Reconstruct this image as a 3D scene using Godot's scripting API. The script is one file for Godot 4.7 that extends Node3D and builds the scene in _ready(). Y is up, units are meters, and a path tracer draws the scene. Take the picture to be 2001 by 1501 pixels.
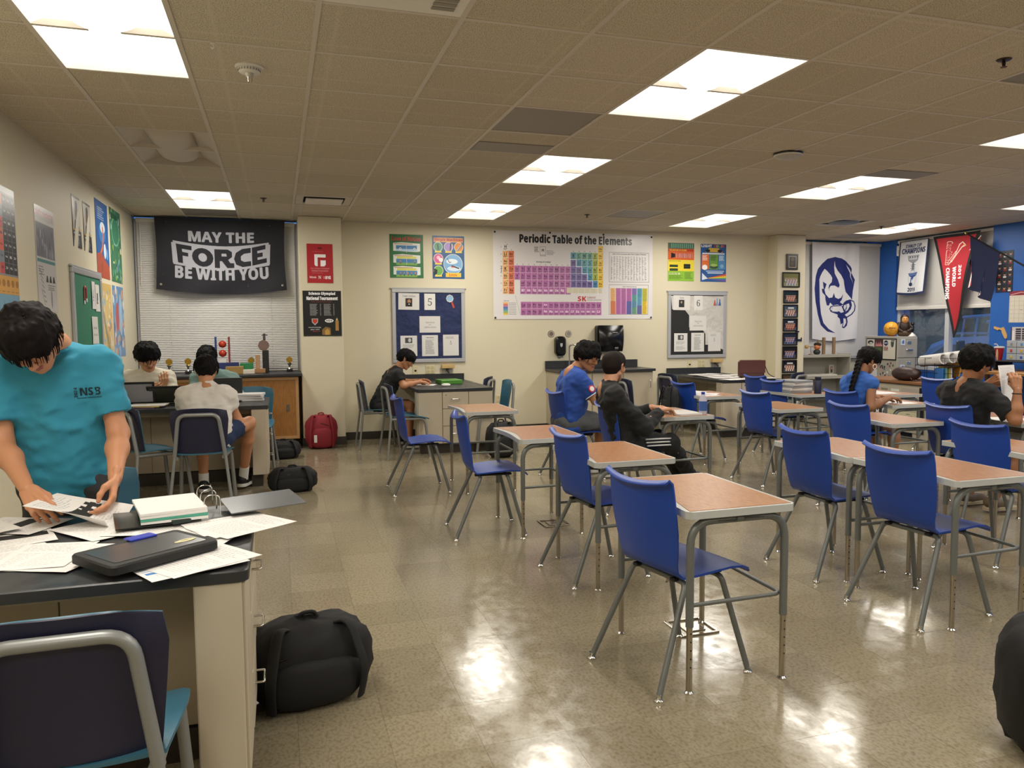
extends Node3D
# A high-school science classroom at dusk. Metres, y up; the camera stands at x = 0, z = 0, looking down -z and a little to the right.

const CEIL := 2.798
const GX := -1.017   # ceiling grid: first line in x, and pitch
const GZ := -4.636
const GP := 0.6096
var M := {}
var count_of := {}
var rng := RandomNumberGenerator.new()

func _ready() -> void:
	rng.seed = 7
	setup_view()
	make_materials()
	build_room()
	build_ceiling()
	build_outside()
	build_wall_things()
	build_islands()
	build_seating()
	build_right_corner()
	build_left_desk_things()
	build_small_things()
	build_people()

func setup_view() -> void:
	var cam := Camera3D.new()
	cam.name = "camera"
	add_child(cam)
	cam.basis = Basis(Vector3.UP, -0.3076) * Basis(Vector3.RIGHT, -0.0737) * Basis(Vector3.BACK, -0.0058)
	cam.position = Vector3(0, 1.445, 0)
	cam.near = 0.05
	cam.far = 200.0
	var f := 1507.275
	cam.set_frustum(0.05 * 1501.0 / f, Vector2(-22.77, 0.325) / f * 0.05, 0.05, 200.0)
	cam.current = true
	var we := WorldEnvironment.new()
	we.name = "world_environment"
	var e := Environment.new()
	e.background_mode = Environment.BG_SKY
	var sky := Sky.new()
	var sm := ProceduralSkyMaterial.new()
	sm.sky_top_color = Color(0.16, 0.34, 0.62)
	sm.sky_horizon_color = Color(0.34, 0.52, 0.78)
	sm.ground_horizon_color = Color(0.16, 0.22, 0.30)
	sm.ground_bottom_color = Color(0.10, 0.13, 0.17)
	sm.sky_energy_multiplier = 1.15
	sky.sky_material = sm
	e.sky = sky
	e.tonemap_mode = Environment.TONE_MAPPER_LINEAR
	e.tonemap_exposure = 1.0
	e.sdfgi_enabled = true
	e.ssao_enabled = true
	e.ssil_enabled = true
	we.environment = e
	add_child(we)

# ---------------------------------------------------------------- naming and tagging
func numbered(n: String) -> String:
	count_of[n] = count_of.get(n, 0) + 1
	return n if count_of[n] == 1 else "%s_%03d" % [n, count_of[n] - 1]

func tag(o: Node, label := "", category := "", group := "", kind := "") -> Node:
	if label: o.set_meta("label", label)
	if category: o.set_meta("category", category)
	if group: o.set_meta("group", group)
	if kind: o.set_meta("kind", kind)
	return o

func thing(called: String, at := Vector3.ZERO, turn := 0.0, label := "", category := "", group := "") -> Node3D:
	var o := Node3D.new()
	o.name = numbered(called)
	add_child(o)
	o.position = at
	o.rotation.y = turn
	tag(o, label, category, group)
	return o

func part(called: String, mesh: Mesh, mat: Material, parent: Node = null, at := Vector3.ZERO, b := Basis()) -> MeshInstance3D:
	var o := MeshInstance3D.new()
	o.mesh = mesh
	o.material_override = mat
	o.transform = Transform3D(b, at)
	if parent == null:
		o.name = numbered(called)
		add_child(o)
	else:
		o.name = called
		parent.add_child(o, true)
	return o

func struct(called: String, mesh: Mesh, mat: Material, at := Vector3.ZERO, b := Basis()) -> MeshInstance3D:
	var o := part(called, mesh, mat, null, at, b)
	o.set_meta("kind", "structure")
	return o

func dup(src: Node3D, at: Vector3, turn: float, label := "", group := "") -> Node3D:
	var r: Node3D = src.duplicate()
	r.name = numbered(String(src.name).rstrip("0123456789").trim_suffix("_"))
	add_child(r)
	r.position = at
	r.rotation.y = turn
	if label: r.set_meta("label", label)
	if group: r.set_meta("group", group)
	return r

func ry(deg: float) -> Basis: return Basis(Vector3.UP, deg_to_rad(deg))
func rx(deg: float) -> Basis: return Basis(Vector3.RIGHT, deg_to_rad(deg))
func rz(deg: float) -> Basis: return Basis(Vector3.BACK, deg_to_rad(deg))
func V(x: float, y: float, z: float) -> Vector3: return Vector3(x, y, z)

# ---------------------------------------------------------------- shapes
class G:
	var st := SurfaceTool.new()
	var group := 1
	var uvs := false
	func _init() -> void:
		st.begin(Mesh.PRIMITIVE_TRIANGLES)
	func flat() -> G:
		st.set_smooth_group(-1)
		return self
	func soft() -> G:
		group += 1
		st.set_smooth_group(group)
		return self
	func v(p: Vector3, uv := Vector2.ZERO) -> void:
		st.set_uv(uv)
		st.add_vertex(p)
	func tri(a: Vector3, b: Vector3, c: Vector3) -> void:   # counter-clockwise seen from outside
		v(a); v(c); v(b)
	func quad(a: Vector3, b: Vector3, c: Vector3, d: Vector3) -> void:
		tri(a, b, c)
		tri(a, c, d)
	func quad_uv(a: Vector3, b: Vector3, c: Vector3, d: Vector3, r := Rect2(0, 0, 1, 1)) -> void:   # a low left, b low right, c top right, d top left
		var ua := Vector2(r.position.x, r.end.y); var ub := r.end; var uc := Vector2(r.end.x, r.position.y); var ud := r.position
		v(a, ua); v(c, uc); v(b, ub)
		v(a, ua); v(d, ud); v(c, uc)
	func out(pts: Array, mid: Vector3) -> void:   # a convex face, turned away from mid
		var n: Vector3 = (pts[1] - pts[0]).cross(pts[2] - pts[0])
		var flip: bool = n.dot((pts[0] + pts[1] + pts[2]) / 3.0 - mid) < 0.0
		for i in range(1, pts.size() - 1):
			if flip: tri(pts[0], pts[i + 1], pts[i])
			else: tri(pts[0], pts[i], pts[i + 1])
	func box(c: Vector3, s: Vector3, bev := 0.0, b := Basis()) -> G:
		flat()
		var h := s * 0.5
		bev = minf(bev, minf(h.x, minf(h.y, h.z)) * 0.95)
		var P := {}
		for i in [-1, 1]:
			for j in [-1, 1]:
				for k in [-1, 1]:
					var q := Vector3(i * h.x, j * h.y, k * h.z)
					var s3 := Vector3(i, j, k) * bev
					P[[i, j, k]] = [c + b * (q - Vector3(0, s3.y, s3.z)), c + b * (q - Vector3(s3.x, 0, s3.z)), c + b * (q - Vector3(s3.x, s3.y, 0))]
		for ax in 3:
			for sgn in [-1, 1]:
				var f := []
				for uv in [[-1, -1], [1, -1], [1, 1], [-1, 1]]:
					var key := [0, 0, 0]
					key[ax] = sgn; key[(ax + 1) % 3] = uv[0]; key[(ax + 2) % 3] = uv[1]
					f.append(P[key][ax])
				out(f, c)
			if bev > 0.0:
				for u in [-1, 1]:
					for w in [-1, 1]:
						var k0 := [0, 0, 0]; var k1 := [0, 0, 0]
						k0[ax] = -1; k1[ax] = 1
						k0[(ax + 1) % 3] = u; k1[(ax + 1) % 3] = u; k0[(ax + 2) % 3] = w; k1[(ax + 2) % 3] = w
						var y := (ax + 1) % 3; var z := (ax + 2) % 3
						out([P[k0][y], P[k1][y], P[k1][z], P[k0][z]], c)
		if bev > 0.0:
			for key in P: out(P[key], c)
		return self
	func tube(path: Array, r, n := 8, cap := true, squash := 1.0, up0 := Vector3.UP) -> G:
		soft()
		var m := path.size()
		var t0: Vector3 = (path[1] - path[0]).normalized()
		var u: Vector3 = up0 - t0 * up0.dot(t0)
		if u.length() < 0.1: u = Vector3.RIGHT - t0 * Vector3.RIGHT.dot(t0)
		u = u.normalized()
		var rings := []
		for i in m:
			var t: Vector3
			if i == 0: t = t0
			elif i == m - 1: t = (path[i] - path[i - 1]).normalized()
			else: t = ((path[i + 1] - path[i]).normalized() + (path[i] - path[i - 1]).normalized()).normalized()
			u = (u - t * u.dot(t)).normalized()
			var w := t.cross(u)
			var rad: float = r[i] if r is Array else r
			var ring := PackedVector3Array()
			for k in n:
				var a := TAU * k / n
				ring.append(path[i] + (u * cos(a) * squash + w * sin(a)) * rad)
			rings.append(ring)
		for i in m - 1:
			for k in n:
				var k2 := (k + 1) % n
				quad(rings[i][k], rings[i][k2], rings[i + 1][k2], rings[i + 1][k])
		if cap:
			flat()
			for k in range(1, n - 1):
				tri(rings[0][0], rings[0][k + 1], rings[0][k])
				tri(rings[m - 1][0], rings[m - 1][k], rings[m - 1][k + 1])
		return self
	func lathe(prof: Array, n := 16, at := Vector3.ZERO, b := Basis()) -> G:   # (radius, height) from the bottom up, seen from outside
		soft()
		for i in prof.size() - 1:
			if i > 0:
				var d0: Vector2 = prof[i] - prof[i - 1]
				var d1: Vector2 = prof[i + 1] - prof[i]
				if absf(d0.angle_to(d1)) > 0.7: soft()
			for k in n:
				var a := TAU * k / n
				var c := TAU * (k + 1) / n
				var p: Vector2 = prof[i]; var q: Vector2 = prof[i + 1]
				var p0 := at + b * Vector3(p.x * cos(a), p.y, -p.x * sin(a))
				var p1 := at + b * Vector3(p.x * cos(c), p.y, -p.x * sin(c))
				var q0 := at + b * Vector3(q.x * cos(a), q.y, -q.x * sin(a))
				var q1 := at + b * Vector3(q.x * cos(c), q.y, -q.x * sin(c))
				if p.x > 1e-5: tri(p0, p1, q1)
				if q.x > 1e-5: tri(p0, q1, q0)
		return self
	func prism(poly: PackedVector2Array, h: float, x := Transform3D(), bev := 0.0) -> G:   # polygon in xy (counter-clockwise), from z = 0 to z = h
		if Geometry2D.is_polygon_clockwise(poly) == false:
			pass
		else:
			poly = poly.duplicate()
			poly.reverse()
		var area := 0.0
		for i in poly.size(): area += poly[i].cross(poly[(i + 1) % poly.size()])
		if area < 0.0:
			poly = poly.duplicate()
			poly.reverse()
		var top := poly
		if bev > 0.0:
			var off := Geometry2D.offset_polygon(poly, -bev, Geometry2D.JOIN_MITER)
			if off.size() and off[0].size() == poly.size():
				top = off[0]
				var best := 0; var bd := 1e9   # the offset may start elsewhere
				for i in top.size():
					if top[i].distance_to(poly[0]) < bd: bd = top[i].distance_to(poly[0]); best = i
				var t2 := PackedVector2Array()
				for i in top.size(): t2.append(top[(i + best) % top.size()])
				top = t2
			else: bev = 0.0
		flat()
		for pass_ in 2:
			var q := top if pass_ == 1 else poly
			var idx := Geometry2D.triangulate_polygon(q)
			var z := h if pass_ == 1 else 0.0
			for i in range(0, idx.size(), 3):
				var a := x * Vector3(q[idx[i]].x, q[idx[i]].y, z); var b := x * Vector3(q[idx[i + 1]].x, q[idx[i + 1]].y, z); var c := x * Vector3(q[idx[i + 2]].x, q[idx[i + 2]].y, z)
				var ccw := (q[idx[i + 1]] - q[idx[i]]).cross(q[idx[i + 2]] - q[idx[i]]) > 0.0
				if ccw == (pass_ == 1): tri(a, b, c)
				else: tri(a, c, b)
		var hz := h - bev
		for layer in (2 if bev > 0.0 else 1):
			soft()
			for i in poly.size():
				var j := (i + 1) % poly.size()
				var d0 := poly[i] - poly[(i + poly.size() - 1) % poly.size()]
				var d1 := poly[j] - poly[i]
				if absf(d0.angle_to(d1)) > 0.6: soft()
				if layer == 0: quad(x * Vector3(poly[i].x, poly[i].y, 0), x * Vector3(poly[j].x, poly[j].y, 0), x * Vector3(poly[j].x, poly[j].y, hz), x * Vector3(poly[i].x, poly[i].y, hz))
				else: quad(x * Vector3(poly[i].x, poly[i].y, hz), x * Vector3(poly[j].x, poly[j].y, hz), x * Vector3(top[j].x, top[j].y, h), x * Vector3(top[i].x, top[i].y, h))
		return self
	func sheet(rows: Array, thick: float, uvr = null) -> G:   # a bent sheet: rows of points, front towards (row step) x (column step)
		var R := rows.size(); var C: int = rows[0].size()
		var nrm := []
		for i in R:
			var line := PackedVector3Array()
			for j in C:
				var du: Vector3 = rows[i][mini(j + 1, C - 1)] - rows[i][maxi(j - 1, 0)]
				var dv: Vector3 = rows[mini(i + 1, R - 1)][j] - rows[maxi(i - 1, 0)][j]
				line.append(dv.cross(du).normalized())
			nrm.append(line)
		for side in (2 if thick > 0.0 else 1):
			soft()
			for i in R - 1:
				for j in C - 1:
					var q := []
					for d in [[1, 0], [1, 1], [0, 1], [0, 0]]:
						var a: int = i + d[0]; var b: int = j + d[1]
						q.append(rows[a][b] - nrm[a][b] * thick * side)
					var rc := Rect2(float(j) / (C - 1), float(i) / (R - 1), 1.0 / (C - 1), 1.0 / (R - 1))
					if side == 0 and uvr != null:
						v(q[0], uvr[i + 1][j]); v(q[2], uvr[i][j + 1]); v(q[1], uvr[i + 1][j + 1])
						v(q[0], uvr[i + 1][j]); v(q[3], uvr[i][j]); v(q[2], uvr[i][j + 1])
					elif side == 0: quad_uv(q[0], q[1], q[2], q[3], rc)
					else: quad(q[3], q[2], q[1], q[0])
		if thick > 0.0:
			var rim := []
			for j in C: rim.append([0, j])
			for i in range(1, R): rim.append([i, C - 1])
			for j in range(C - 2, -1, -1): rim.append([R - 1, j])
			for i in range(R - 2, 0, -1): rim.append([i, 0])
			soft()
			for k in rim.size():
				var a: Array = rim[k]; var b: Array = rim[(k + 1) % rim.size()]
				var p: Vector3 = rows[a[0]][a[1]]; var q: Vector3 = rows[b[0]][b[1]]
				quad(p, q, q - nrm[b[0]][b[1]] * thick, p - nrm[a[0]][a[1]] * thick)
		return self
	func ball(c: Vector3, r, n := 12, b := Basis()) -> G:   # sphere or ellipsoid
		soft()
		var rad: Vector3 = r if r is Vector3 else Vector3.ONE * float(r)
		var m := maxi(n / 2, 4)
		for i in m:
			for k in n:
				var q := []
				for d in [[0, 0], [0, 1], [1, 1], [1, 0]]:
					var ph: float = PI * (i + d[0]) / m - PI / 2
					var th: float = TAU * (k + d[1]) / n
					q.append(c + b * (rad * Vector3(cos(ph) * cos(th), sin(ph), -cos(ph) * sin(th))))
				if i > 0: tri(q[0], q[1], q[2])
				if i < m - 1: tri(q[0], q[2], q[3])
		return self
	func done() -> ArrayMesh:
		st.generate_normals()
		return st.commit()

func bx(s: Vector3, bev := 0.0, c := Vector3.ZERO) -> ArrayMesh:
	return G.new().box(c, s, bev).done()

func bent(pts: Array, r: float, n := 5) -> Array:   # a path with its corners rounded
	var o := [pts[0]]
	for i in range(1, pts.size() - 1):
		var a: Vector3 = (pts[i - 1] - pts[i]); var b: Vector3 = (pts[i + 1] - pts[i])
		var d := minf(r, minf(a.length(), b.length()) * 0.49)
		var p: Vector3 = pts[i] + a.normalized() * d; var q: Vector3 = pts[i] + b.normalized() * d
		for k in n + 1:
			var t := float(k) / n
			o.append(p.lerp(pts[i], t).lerp(pts[i].lerp(q, t), t))
	o.append(pts[pts.size() - 1])
	return o

func rounded(w: float, h: float, r: float, n := 4) -> PackedVector2Array:
	var p := PackedVector2Array()
	for c in [[1, 1, 0], [-1, 1, 1], [-1, -1, 2], [1, -1, 3]]:
		for k in n + 1:
			var a: float = (c[2] + float(k) / n) * PI / 2
			p.append(Vector2(c[0] * (w / 2 - r) + r * cos(a), c[1] * (h / 2 - r) + r * sin(a)))
	return p

# ---------------------------------------------------------------- printed matter: an image painted with flat shapes and lettering
class Pt:
	var im: Image
	var w: int
	var h: int
	static var letters := {}
	static var fonts := {}
	func _init(w_: int, h_: int, c: Color) -> void:
		w = w_; h = h_
		im = Image.create_empty(w, h, false, Image.FORMAT_RGB8)
		im.fill(c)
	func rect(x: float, y: float, ww: float, hh: float, c: Color) -> Pt:
		im.fill_rect(Rect2i(roundi(x), roundi(y), maxi(roundi(x + ww) - roundi(x), 1), maxi(roundi(y + hh) - roundi(y), 1)), c)
		return self
	func poly(pts: Array, c: Color) -> Pt:
		var y0 := h; var y1 := 0
		for p in pts:
			y0 = mini(y0, floori(p.y)); y1 = maxi(y1, ceili(p.y))
		for y in range(maxi(y0, 0), mini(y1 + 1, h)):
			var xs := []
			var yy := y + 0.5
			for i in pts.size():
				var a: Vector2 = pts[i]; var b: Vector2 = pts[(i + 1) % pts.size()]
				if (a.y <= yy) != (b.y <= yy): xs.append(a.x + (yy - a.y) / (b.y - a.y) * (b.x - a.x))
			xs.sort()
			for i in range(0, xs.size() - 1, 2):
				var l := maxi(roundi(xs[i]), 0); var r := mini(roundi(xs[i + 1]), w)
				if r > l: im.fill_rect(Rect2i(l, y, r - l, 1), c)
		return self
	func oval(x: float, y: float, rx_: float, ry_: float, c: Color) -> Pt:
		var p := []
		for i in 28: p.append(Vector2(x + rx_ * cos(TAU * i / 28), y + ry_ * sin(TAU * i / 28)))
		return poly(p, c)
	func line(pts: Array, t: float, c: Color) -> Pt:
		for i in pts.size() - 1:
			var d: Vector2 = (pts[i + 1] - pts[i]).normalized().orthogonal() * t / 2
			poly([pts[i] + d, pts[i + 1] + d, pts[i + 1] - d, pts[i] - d], c)
			if t > 3: oval(pts[i + 1].x, pts[i + 1].y, t / 2, t / 2, c)
		return self
	static func glyphs(s: String, face: String) -> Array:   # triangles of the lettering's front face, one unit high
		var key := ("serif" if "serif" in face else "") + ("b" if "bold" in face or "heavy" in face else "r") + s
		if not letters.has(key):
			if not fonts.has(face):
				var f := SystemFont.new()
				f.font_names = PackedStringArray(["Droid Serif" if "serif" in face else "Droid Sans"])
				var fv := FontVariation.new()
				fv.base_font = f
				if "bold" in face or "heavy" in face: f.font_weight = 700
				fonts[face] = fv
			var tm := TextMesh.new()
			tm.font = fonts[face]
			tm.text = s
			tm.font_size = 32
			tm.pixel_size = 1.0 / 32.0
			tm.depth = 0.0
			tm.curve_step = 2.0
			var ar := tm.get_mesh_arrays()
			var vs: PackedVector3Array = ar[Mesh.ARRAY_VERTEX]
			var ix = ar[Mesh.ARRAY_INDEX]
			var t := PackedVector2Array()
			var n: int = ix.size() if ix != null and ix.size() else vs.size()
			for i in n:
				var p: Vector3 = vs[ix[i]] if ix != null and ix.size() else vs[i]
				t.append(Vector2(p.x, -p.y))
			var lo := Vector2(1e9, 1e9); var hi := -lo
			for p in t:
				lo = lo.min(p); hi = hi.max(p)
			letters[key] = [t, lo, hi]
		return letters[key]
	# the words fill the given box (left, top, width, height); with keep the letters keep their shape and are centred
	func text(s: String, x: float, y: float, ww: float, hh: float, c: Color, face := "sans", keep := false, turn := 0.0) -> Pt:
		var g := glyphs(s, face)
		var t: PackedVector2Array = g[0]
		if t.size() < 3: return self
		var sz: Vector2 = (g[2] - g[1]).max(Vector2(0.01, 0.01))
		var k := Vector2(ww / sz.x, hh / sz.y)
		if keep: k = Vector2.ONE * minf(k.x, k.y)
		var mid := Vector2(x + ww / 2, y + hh / 2)
		var c0: Vector2 = (g[1] + g[2]) / 2
		var e := hh * 0.035
		for d in ([Vector2.ZERO, Vector2(e, 0), Vector2(-e, 0), Vector2(0, e), Vector2(0, -e)] if face == "heavy" else [Vector2.ZERO]):
			var m: Vector2 = mid + d
			for i in range(0, t.size() - 2, 3):
				poly([m + ((t[i] - c0) * k).rotated(turn), m + ((t[i + 1] - c0) * k).rotated(turn), m + ((t[i + 2] - c0) * k).rotated(turn)], c)
		return self
	func para(x: float, y: float, ww: float, hh: float, n: int, c: Color, rng_: RandomNumberGenerator) -> Pt:   # lines of print too small to read
		for i in n:
			var yy := y + hh * i / n
			var xx := x
			var stop := x + ww * rng_.randf_range(0.7, 1.0)
			while xx < stop:
				var l := ww * rng_.randf_range(0.04, 0.12)
				rect(xx, yy, minf(l, stop - xx), maxf(hh / n * 0.45, 1.0), c)
				xx += l + ww * 0.025
		return self
	func tex() -> ImageTexture:
		return ImageTexture.create_from_image(im)

func paper_mat(p: Pt, rough := 0.6) -> StandardMaterial3D:
	var m := StandardMaterial3D.new()
	m.albedo_texture = p.tex()
	m.roughness = rough
	m.texture_repeat = false
	return m

# a printed sheet: on its front face the picture, with plain paper edges; width along +x, height along +y, facing +z
func sheet_mesh(w: float, h: float, t := 0.002, wave := 0.0, nx := 6, ny := 6, sag := 0.0) -> ArrayMesh:
	var rows := []
	for i in ny + 1:
		var l := PackedVector3Array()
		for j in nx + 1:
			var u := float(j) / nx; var q := float(i) / ny
			l.append(Vector3((u - 0.5) * w, (0.5 - q) * h, wave * sin(u * 5.0 + q * 3.0) * (0.3 + q) + sag * sin(u * PI) * q + t))
		rows.append(l)
	return G.new().sheet(rows, t).done()

func C(h: String) -> Color: return Color(h)

func mat(c: Color, rough := 0.6, metal := 0.0, spec := 0.5) -> StandardMaterial3D:
	var m := StandardMaterial3D.new()
	m.albedo_color = c
	m.roughness = rough
	m.metallic = metal
	m.metallic_specular = spec
	return m

func noise_tex(freq: float, ramp: Array, seed_ := 1, size := 256, oct := 3, normal := false, bump := 2.0, kind := FastNoiseLite.TYPE_SIMPLEX_SMOOTH) -> NoiseTexture2D:
	var n := FastNoiseLite.new()
	n.seed = seed_
	n.frequency = freq
	n.noise_type = kind
	n.fractal_octaves = oct
	var t := NoiseTexture2D.new()
	t.width = size; t.height = size
	t.seamless = true
	t.noise = n
	t.as_normal_map = normal
	t.bump_strength = bump
	if ramp.size():
		var g := Gradient.new()
		var off := PackedFloat32Array(); var col := PackedColorArray()
		for r in ramp:
			off.append(r[0]); col.append(r[1])
		g.offsets = off; g.colors = col
		t.color_ramp = g
	return t

func tri(m: StandardMaterial3D, scale: Vector3, world := true) -> StandardMaterial3D:
	m.uv1_triplanar = true
	m.uv1_world_triplanar = world
	m.uv1_scale = scale
	return m

# ---------------------------------------------------------------- materials
func make_materials() -> void:
	M.wall = mat(C("dcd3b8"), 0.55)
	M.wall.normal_enabled = true
	M.wall.normal_texture = noise_tex(0.09, [], 3, 256, 3, true, 1.2)
	M.wall.normal_scale = 0.25
	tri(M.wall, Vector3.ONE * 2.2)
	M.blue_wall = mat(C("1f5fb4"), 0.5)
	M.base = mat(C("3a322a"), 0.45)
	M.tbar = mat(C("cfc6ba"), 0.5)
	M.slab = mat(C("8a8378"), 0.9)
	M.tile = []
	for k in 3:
		var t := mat([C("d6ccb8"), C("d2c8b4"), C("d9cfbc")][k], 0.95, 0.0, 0.2)
		t.albedo_texture = noise_tex(0.16, [[0.0, Color(0.45, 0.42, 0.38)], [0.27, Color(0.62, 0.6, 0.56)], [0.36, Color.WHITE], [1.0, Color(0.95, 0.95, 0.95)]], 11 + k, 512, 2)
		tri(t, Vector3.ONE * 1.9)
		M.tile.append(t)
	M.vct = []
	var speck := noise_tex(0.05, [[0.0, Color(0.80, 0.77, 0.72)], [0.35, Color(0.93, 0.92, 0.89)], [0.62, Color.WHITE], [0.78, Color(1.0, 1.0, 1.0)], [1.0, Color(0.86, 0.83, 0.78)]], 5, 1024, 5)
	var wavy := noise_tex(0.018, [], 8, 512, 4, true, 3.0)
	var gloss := noise_tex(0.02, [[0.0, Color(0.09, 0.09, 0.09)], [0.5, Color(0.16, 0.16, 0.16)], [1.0, Color(0.26, 0.26, 0.26)]], 9, 512, 4)
	for k in 4:
		var f := mat([C("948a74"), C("918771"), C("988e78"), C("8e846f")][k], 1.0, 0.0, 0.55)
		f.albedo_texture = speck
		f.roughness_texture = gloss
		f.normal_enabled = true
		f.normal_texture = wavy
		f.normal_scale = 0.05
		tri(f, Vector3(1.1, 1.1, 0.8))
		M.vct.append(f)
	M.joint = mat(C("4c4233"), 0.6)
	M.lamp_on = mat(Color.WHITE, 0.7)
	M.lamp_on.emission_enabled = true
	M.lamp_on.emission = Color(1.0, 0.985, 0.93)
	M.lamp_on.emission_energy_multiplier = 1.9
	M.basket_on = M.lamp_on.duplicate()
	M.basket_on.emission_energy_multiplier = 1.6
	M.lamp_off = mat(C("c9c0b2"), 0.5)
	M.white_metal = mat(C("e4e0d8"), 0.4)
	M.blind = mat(C("d9d6d0"), 0.5)
	M.blind.backlight_enabled = true
	M.blind.backlight = Color(0.10, 0.11, 0.13)
	M.frame = mat(C("c9ccd0"), 0.4)
	M.pane = mat(Color(0.75, 0.88, 1.0, 0.08), 0.03)
	M.pane.transparency = BaseMaterial3D.TRANSPARENCY_ALPHA
	M.grey_panel = mat(C("8f897e"), 0.5)
	M.chrome = mat(C("d8d6d2"), 0.16, 1.0)
	M.brass = mat(C("c9a44a"), 0.25, 1.0)
	M.black = mat(C("141414"), 0.6)
	M.gloss_black = mat(C("0e0e10"), 0.22)
	M.dark_hole = mat(C("0a0a0a"), 0.9)
	M.white_plastic = mat(C("e2dfd8"), 0.35)
	M.ivory = mat(C("d6caa4"), 0.4)

# ---------------------------------------------------------------- the shell of the room
func build_room() -> void:
	var fl := struct("floor", bx(V(12.0, 0.2, 15.0), 0.0, V(4.0, -0.104, -3.2)), M.joint)
	var tm := bx(V(0.3041, 0.02, 0.3041), 0.0, V(0, -0.01, 0))
	var fw := Basis(Vector3.UP, -0.3076) * Vector3.FORWARD
	var cells := []
	for i in range(-6, 32):
		for j in range(-36, 14):
			var p := V(0.03 + 0.3048 * (i + 0.5), 0, -2.80 + 0.3048 * (j + 0.5))
			if p.x < -1.75 or p.x > 9.5 or p.z < -10.4 or p.z > 3.6: continue
			var d := p.dot(fw)
			var side := p.dot(Basis(Vector3.UP, -0.3076) * Vector3.RIGHT)
			var seen_ := d > 2.1 and absf(side + 0.02 * d) < 0.70 * d + 0.3
			cells.append([d if seen_ else 1000.0 + d, p])
	cells.sort_custom(func(a, b): return a[0] < b[0])
	var rest := [G.new(), G.new(), G.new(), G.new()]
	for k in cells.size():
		var p: Vector3 = cells[k][1]
		var t := rng.randi() % 4
		if k < 300 and cells[k][0] < 900.0:
			part("tile", tm, M.vct[t], fl, p, Basis(V(1, 0, 0), rng.randf_range(-0.0012, 0.0012)) * Basis(V(0, 0, 1), rng.randf_range(-0.0012, 0.0012)))
		else:
			var h := 0.15205
			var dy := rng.randf_range(-0.00025, 0.00025)
			rest[t].flat().quad(p + V(-h, dy, h), p + V(h, -dy, h), p + V(h, dy, -h), p + V(-h, -dy, -h))
	for t in 4:
		var r := part("far_tiles", rest[t].done(), M.vct[t], fl)
		r.set_meta("kind", "stuff")
	struct("wall_left", bx(V(0.25, 3.2, 14.2), 0.0, V(-1.745, 1.5, -3.35)), M.wall)
	struct("wall_back", bx(V(6.42, 3.2, 0.3), 0.0, V(3.97, 1.5, -10.30)), M.wall)
	struct("wall_front", bx(V(12.0, 3.2, 0.25), 0.0, V(4.0, 1.5, 3.7)), M.wall)
	struct("wall_pillar_left", bx(V(0.51, 3.0, 0.66), 0.006, V(0.521, 1.3, -10.12)), M.wall)
	struct("wall_pillar_right", bx(V(0.50, 3.0, 0.72), 0.006, V(7.385, 1.3, -10.28)), M.wall)
	struct("wall_under_window_left", bx(V(1.90, 0.98, 0.25), 0.0, V(-0.67, 0.44, -10.44)), M.wall)
	struct("wall_under_window_back", bx(V(2.0, 0.98, 0.25), 0.0, V(8.60, 0.44, -10.59)), M.wall)
	struct("wall_right", bx(V(0.3, 3.2, 11.9), 0.0, V(9.56, 1.5, -2.31)), M.blue_wall)
	struct("wall_corner_right", bx(V(0.30, 3.2, 0.68), 0.0, V(9.62, 1.5, -10.40)), M.blue_wall)
	struct("wall_under_window_right", bx(V(0.2, 0.80, 1.84), 0.0, V(9.62, 0.35, -9.16)), M.blue_wall)
	# windows with their blinds
	window_unit(1, V(-0.67, 0.93, -10.36), 0.0, 1.88, 1.84, 1.84, 1)
	window_unit(2, V(8.57, 0.93, -10.50), 0.0, 1.86, 1.84, 1.84, 1)
	window_unit(3, V(9.56, 0.75, -9.16), -90.0, 1.80, 2.03, 1.07, 2)
	# cove base
	var bb = M.base
	struct("baseboard_back", bx(V(6.35, 0.1, 0.012), 0.003, V(3.96, 0.05, -10.145)), bb)
	struct("baseboard_pillar_left", bx(V(0.534, 0.1, 0.40), 0.003, V(0.521, 0.05, -9.98)), bb)
	struct("baseboard_pillar_right", bx(V(0.524, 0.1, 0.40), 0.003, V(7.385, 0.05, -10.11)), bb)
	struct("baseboard_left", bx(V(0.012, 0.1, 14.0), 0.003, V(-1.614, 0.05, -3.3)), bb)
	struct("baseboard_right", bx(V(0.012, 0.1, 11.8), 0.003, V(9.404, 0.05, -2.3)), bb)

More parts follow.
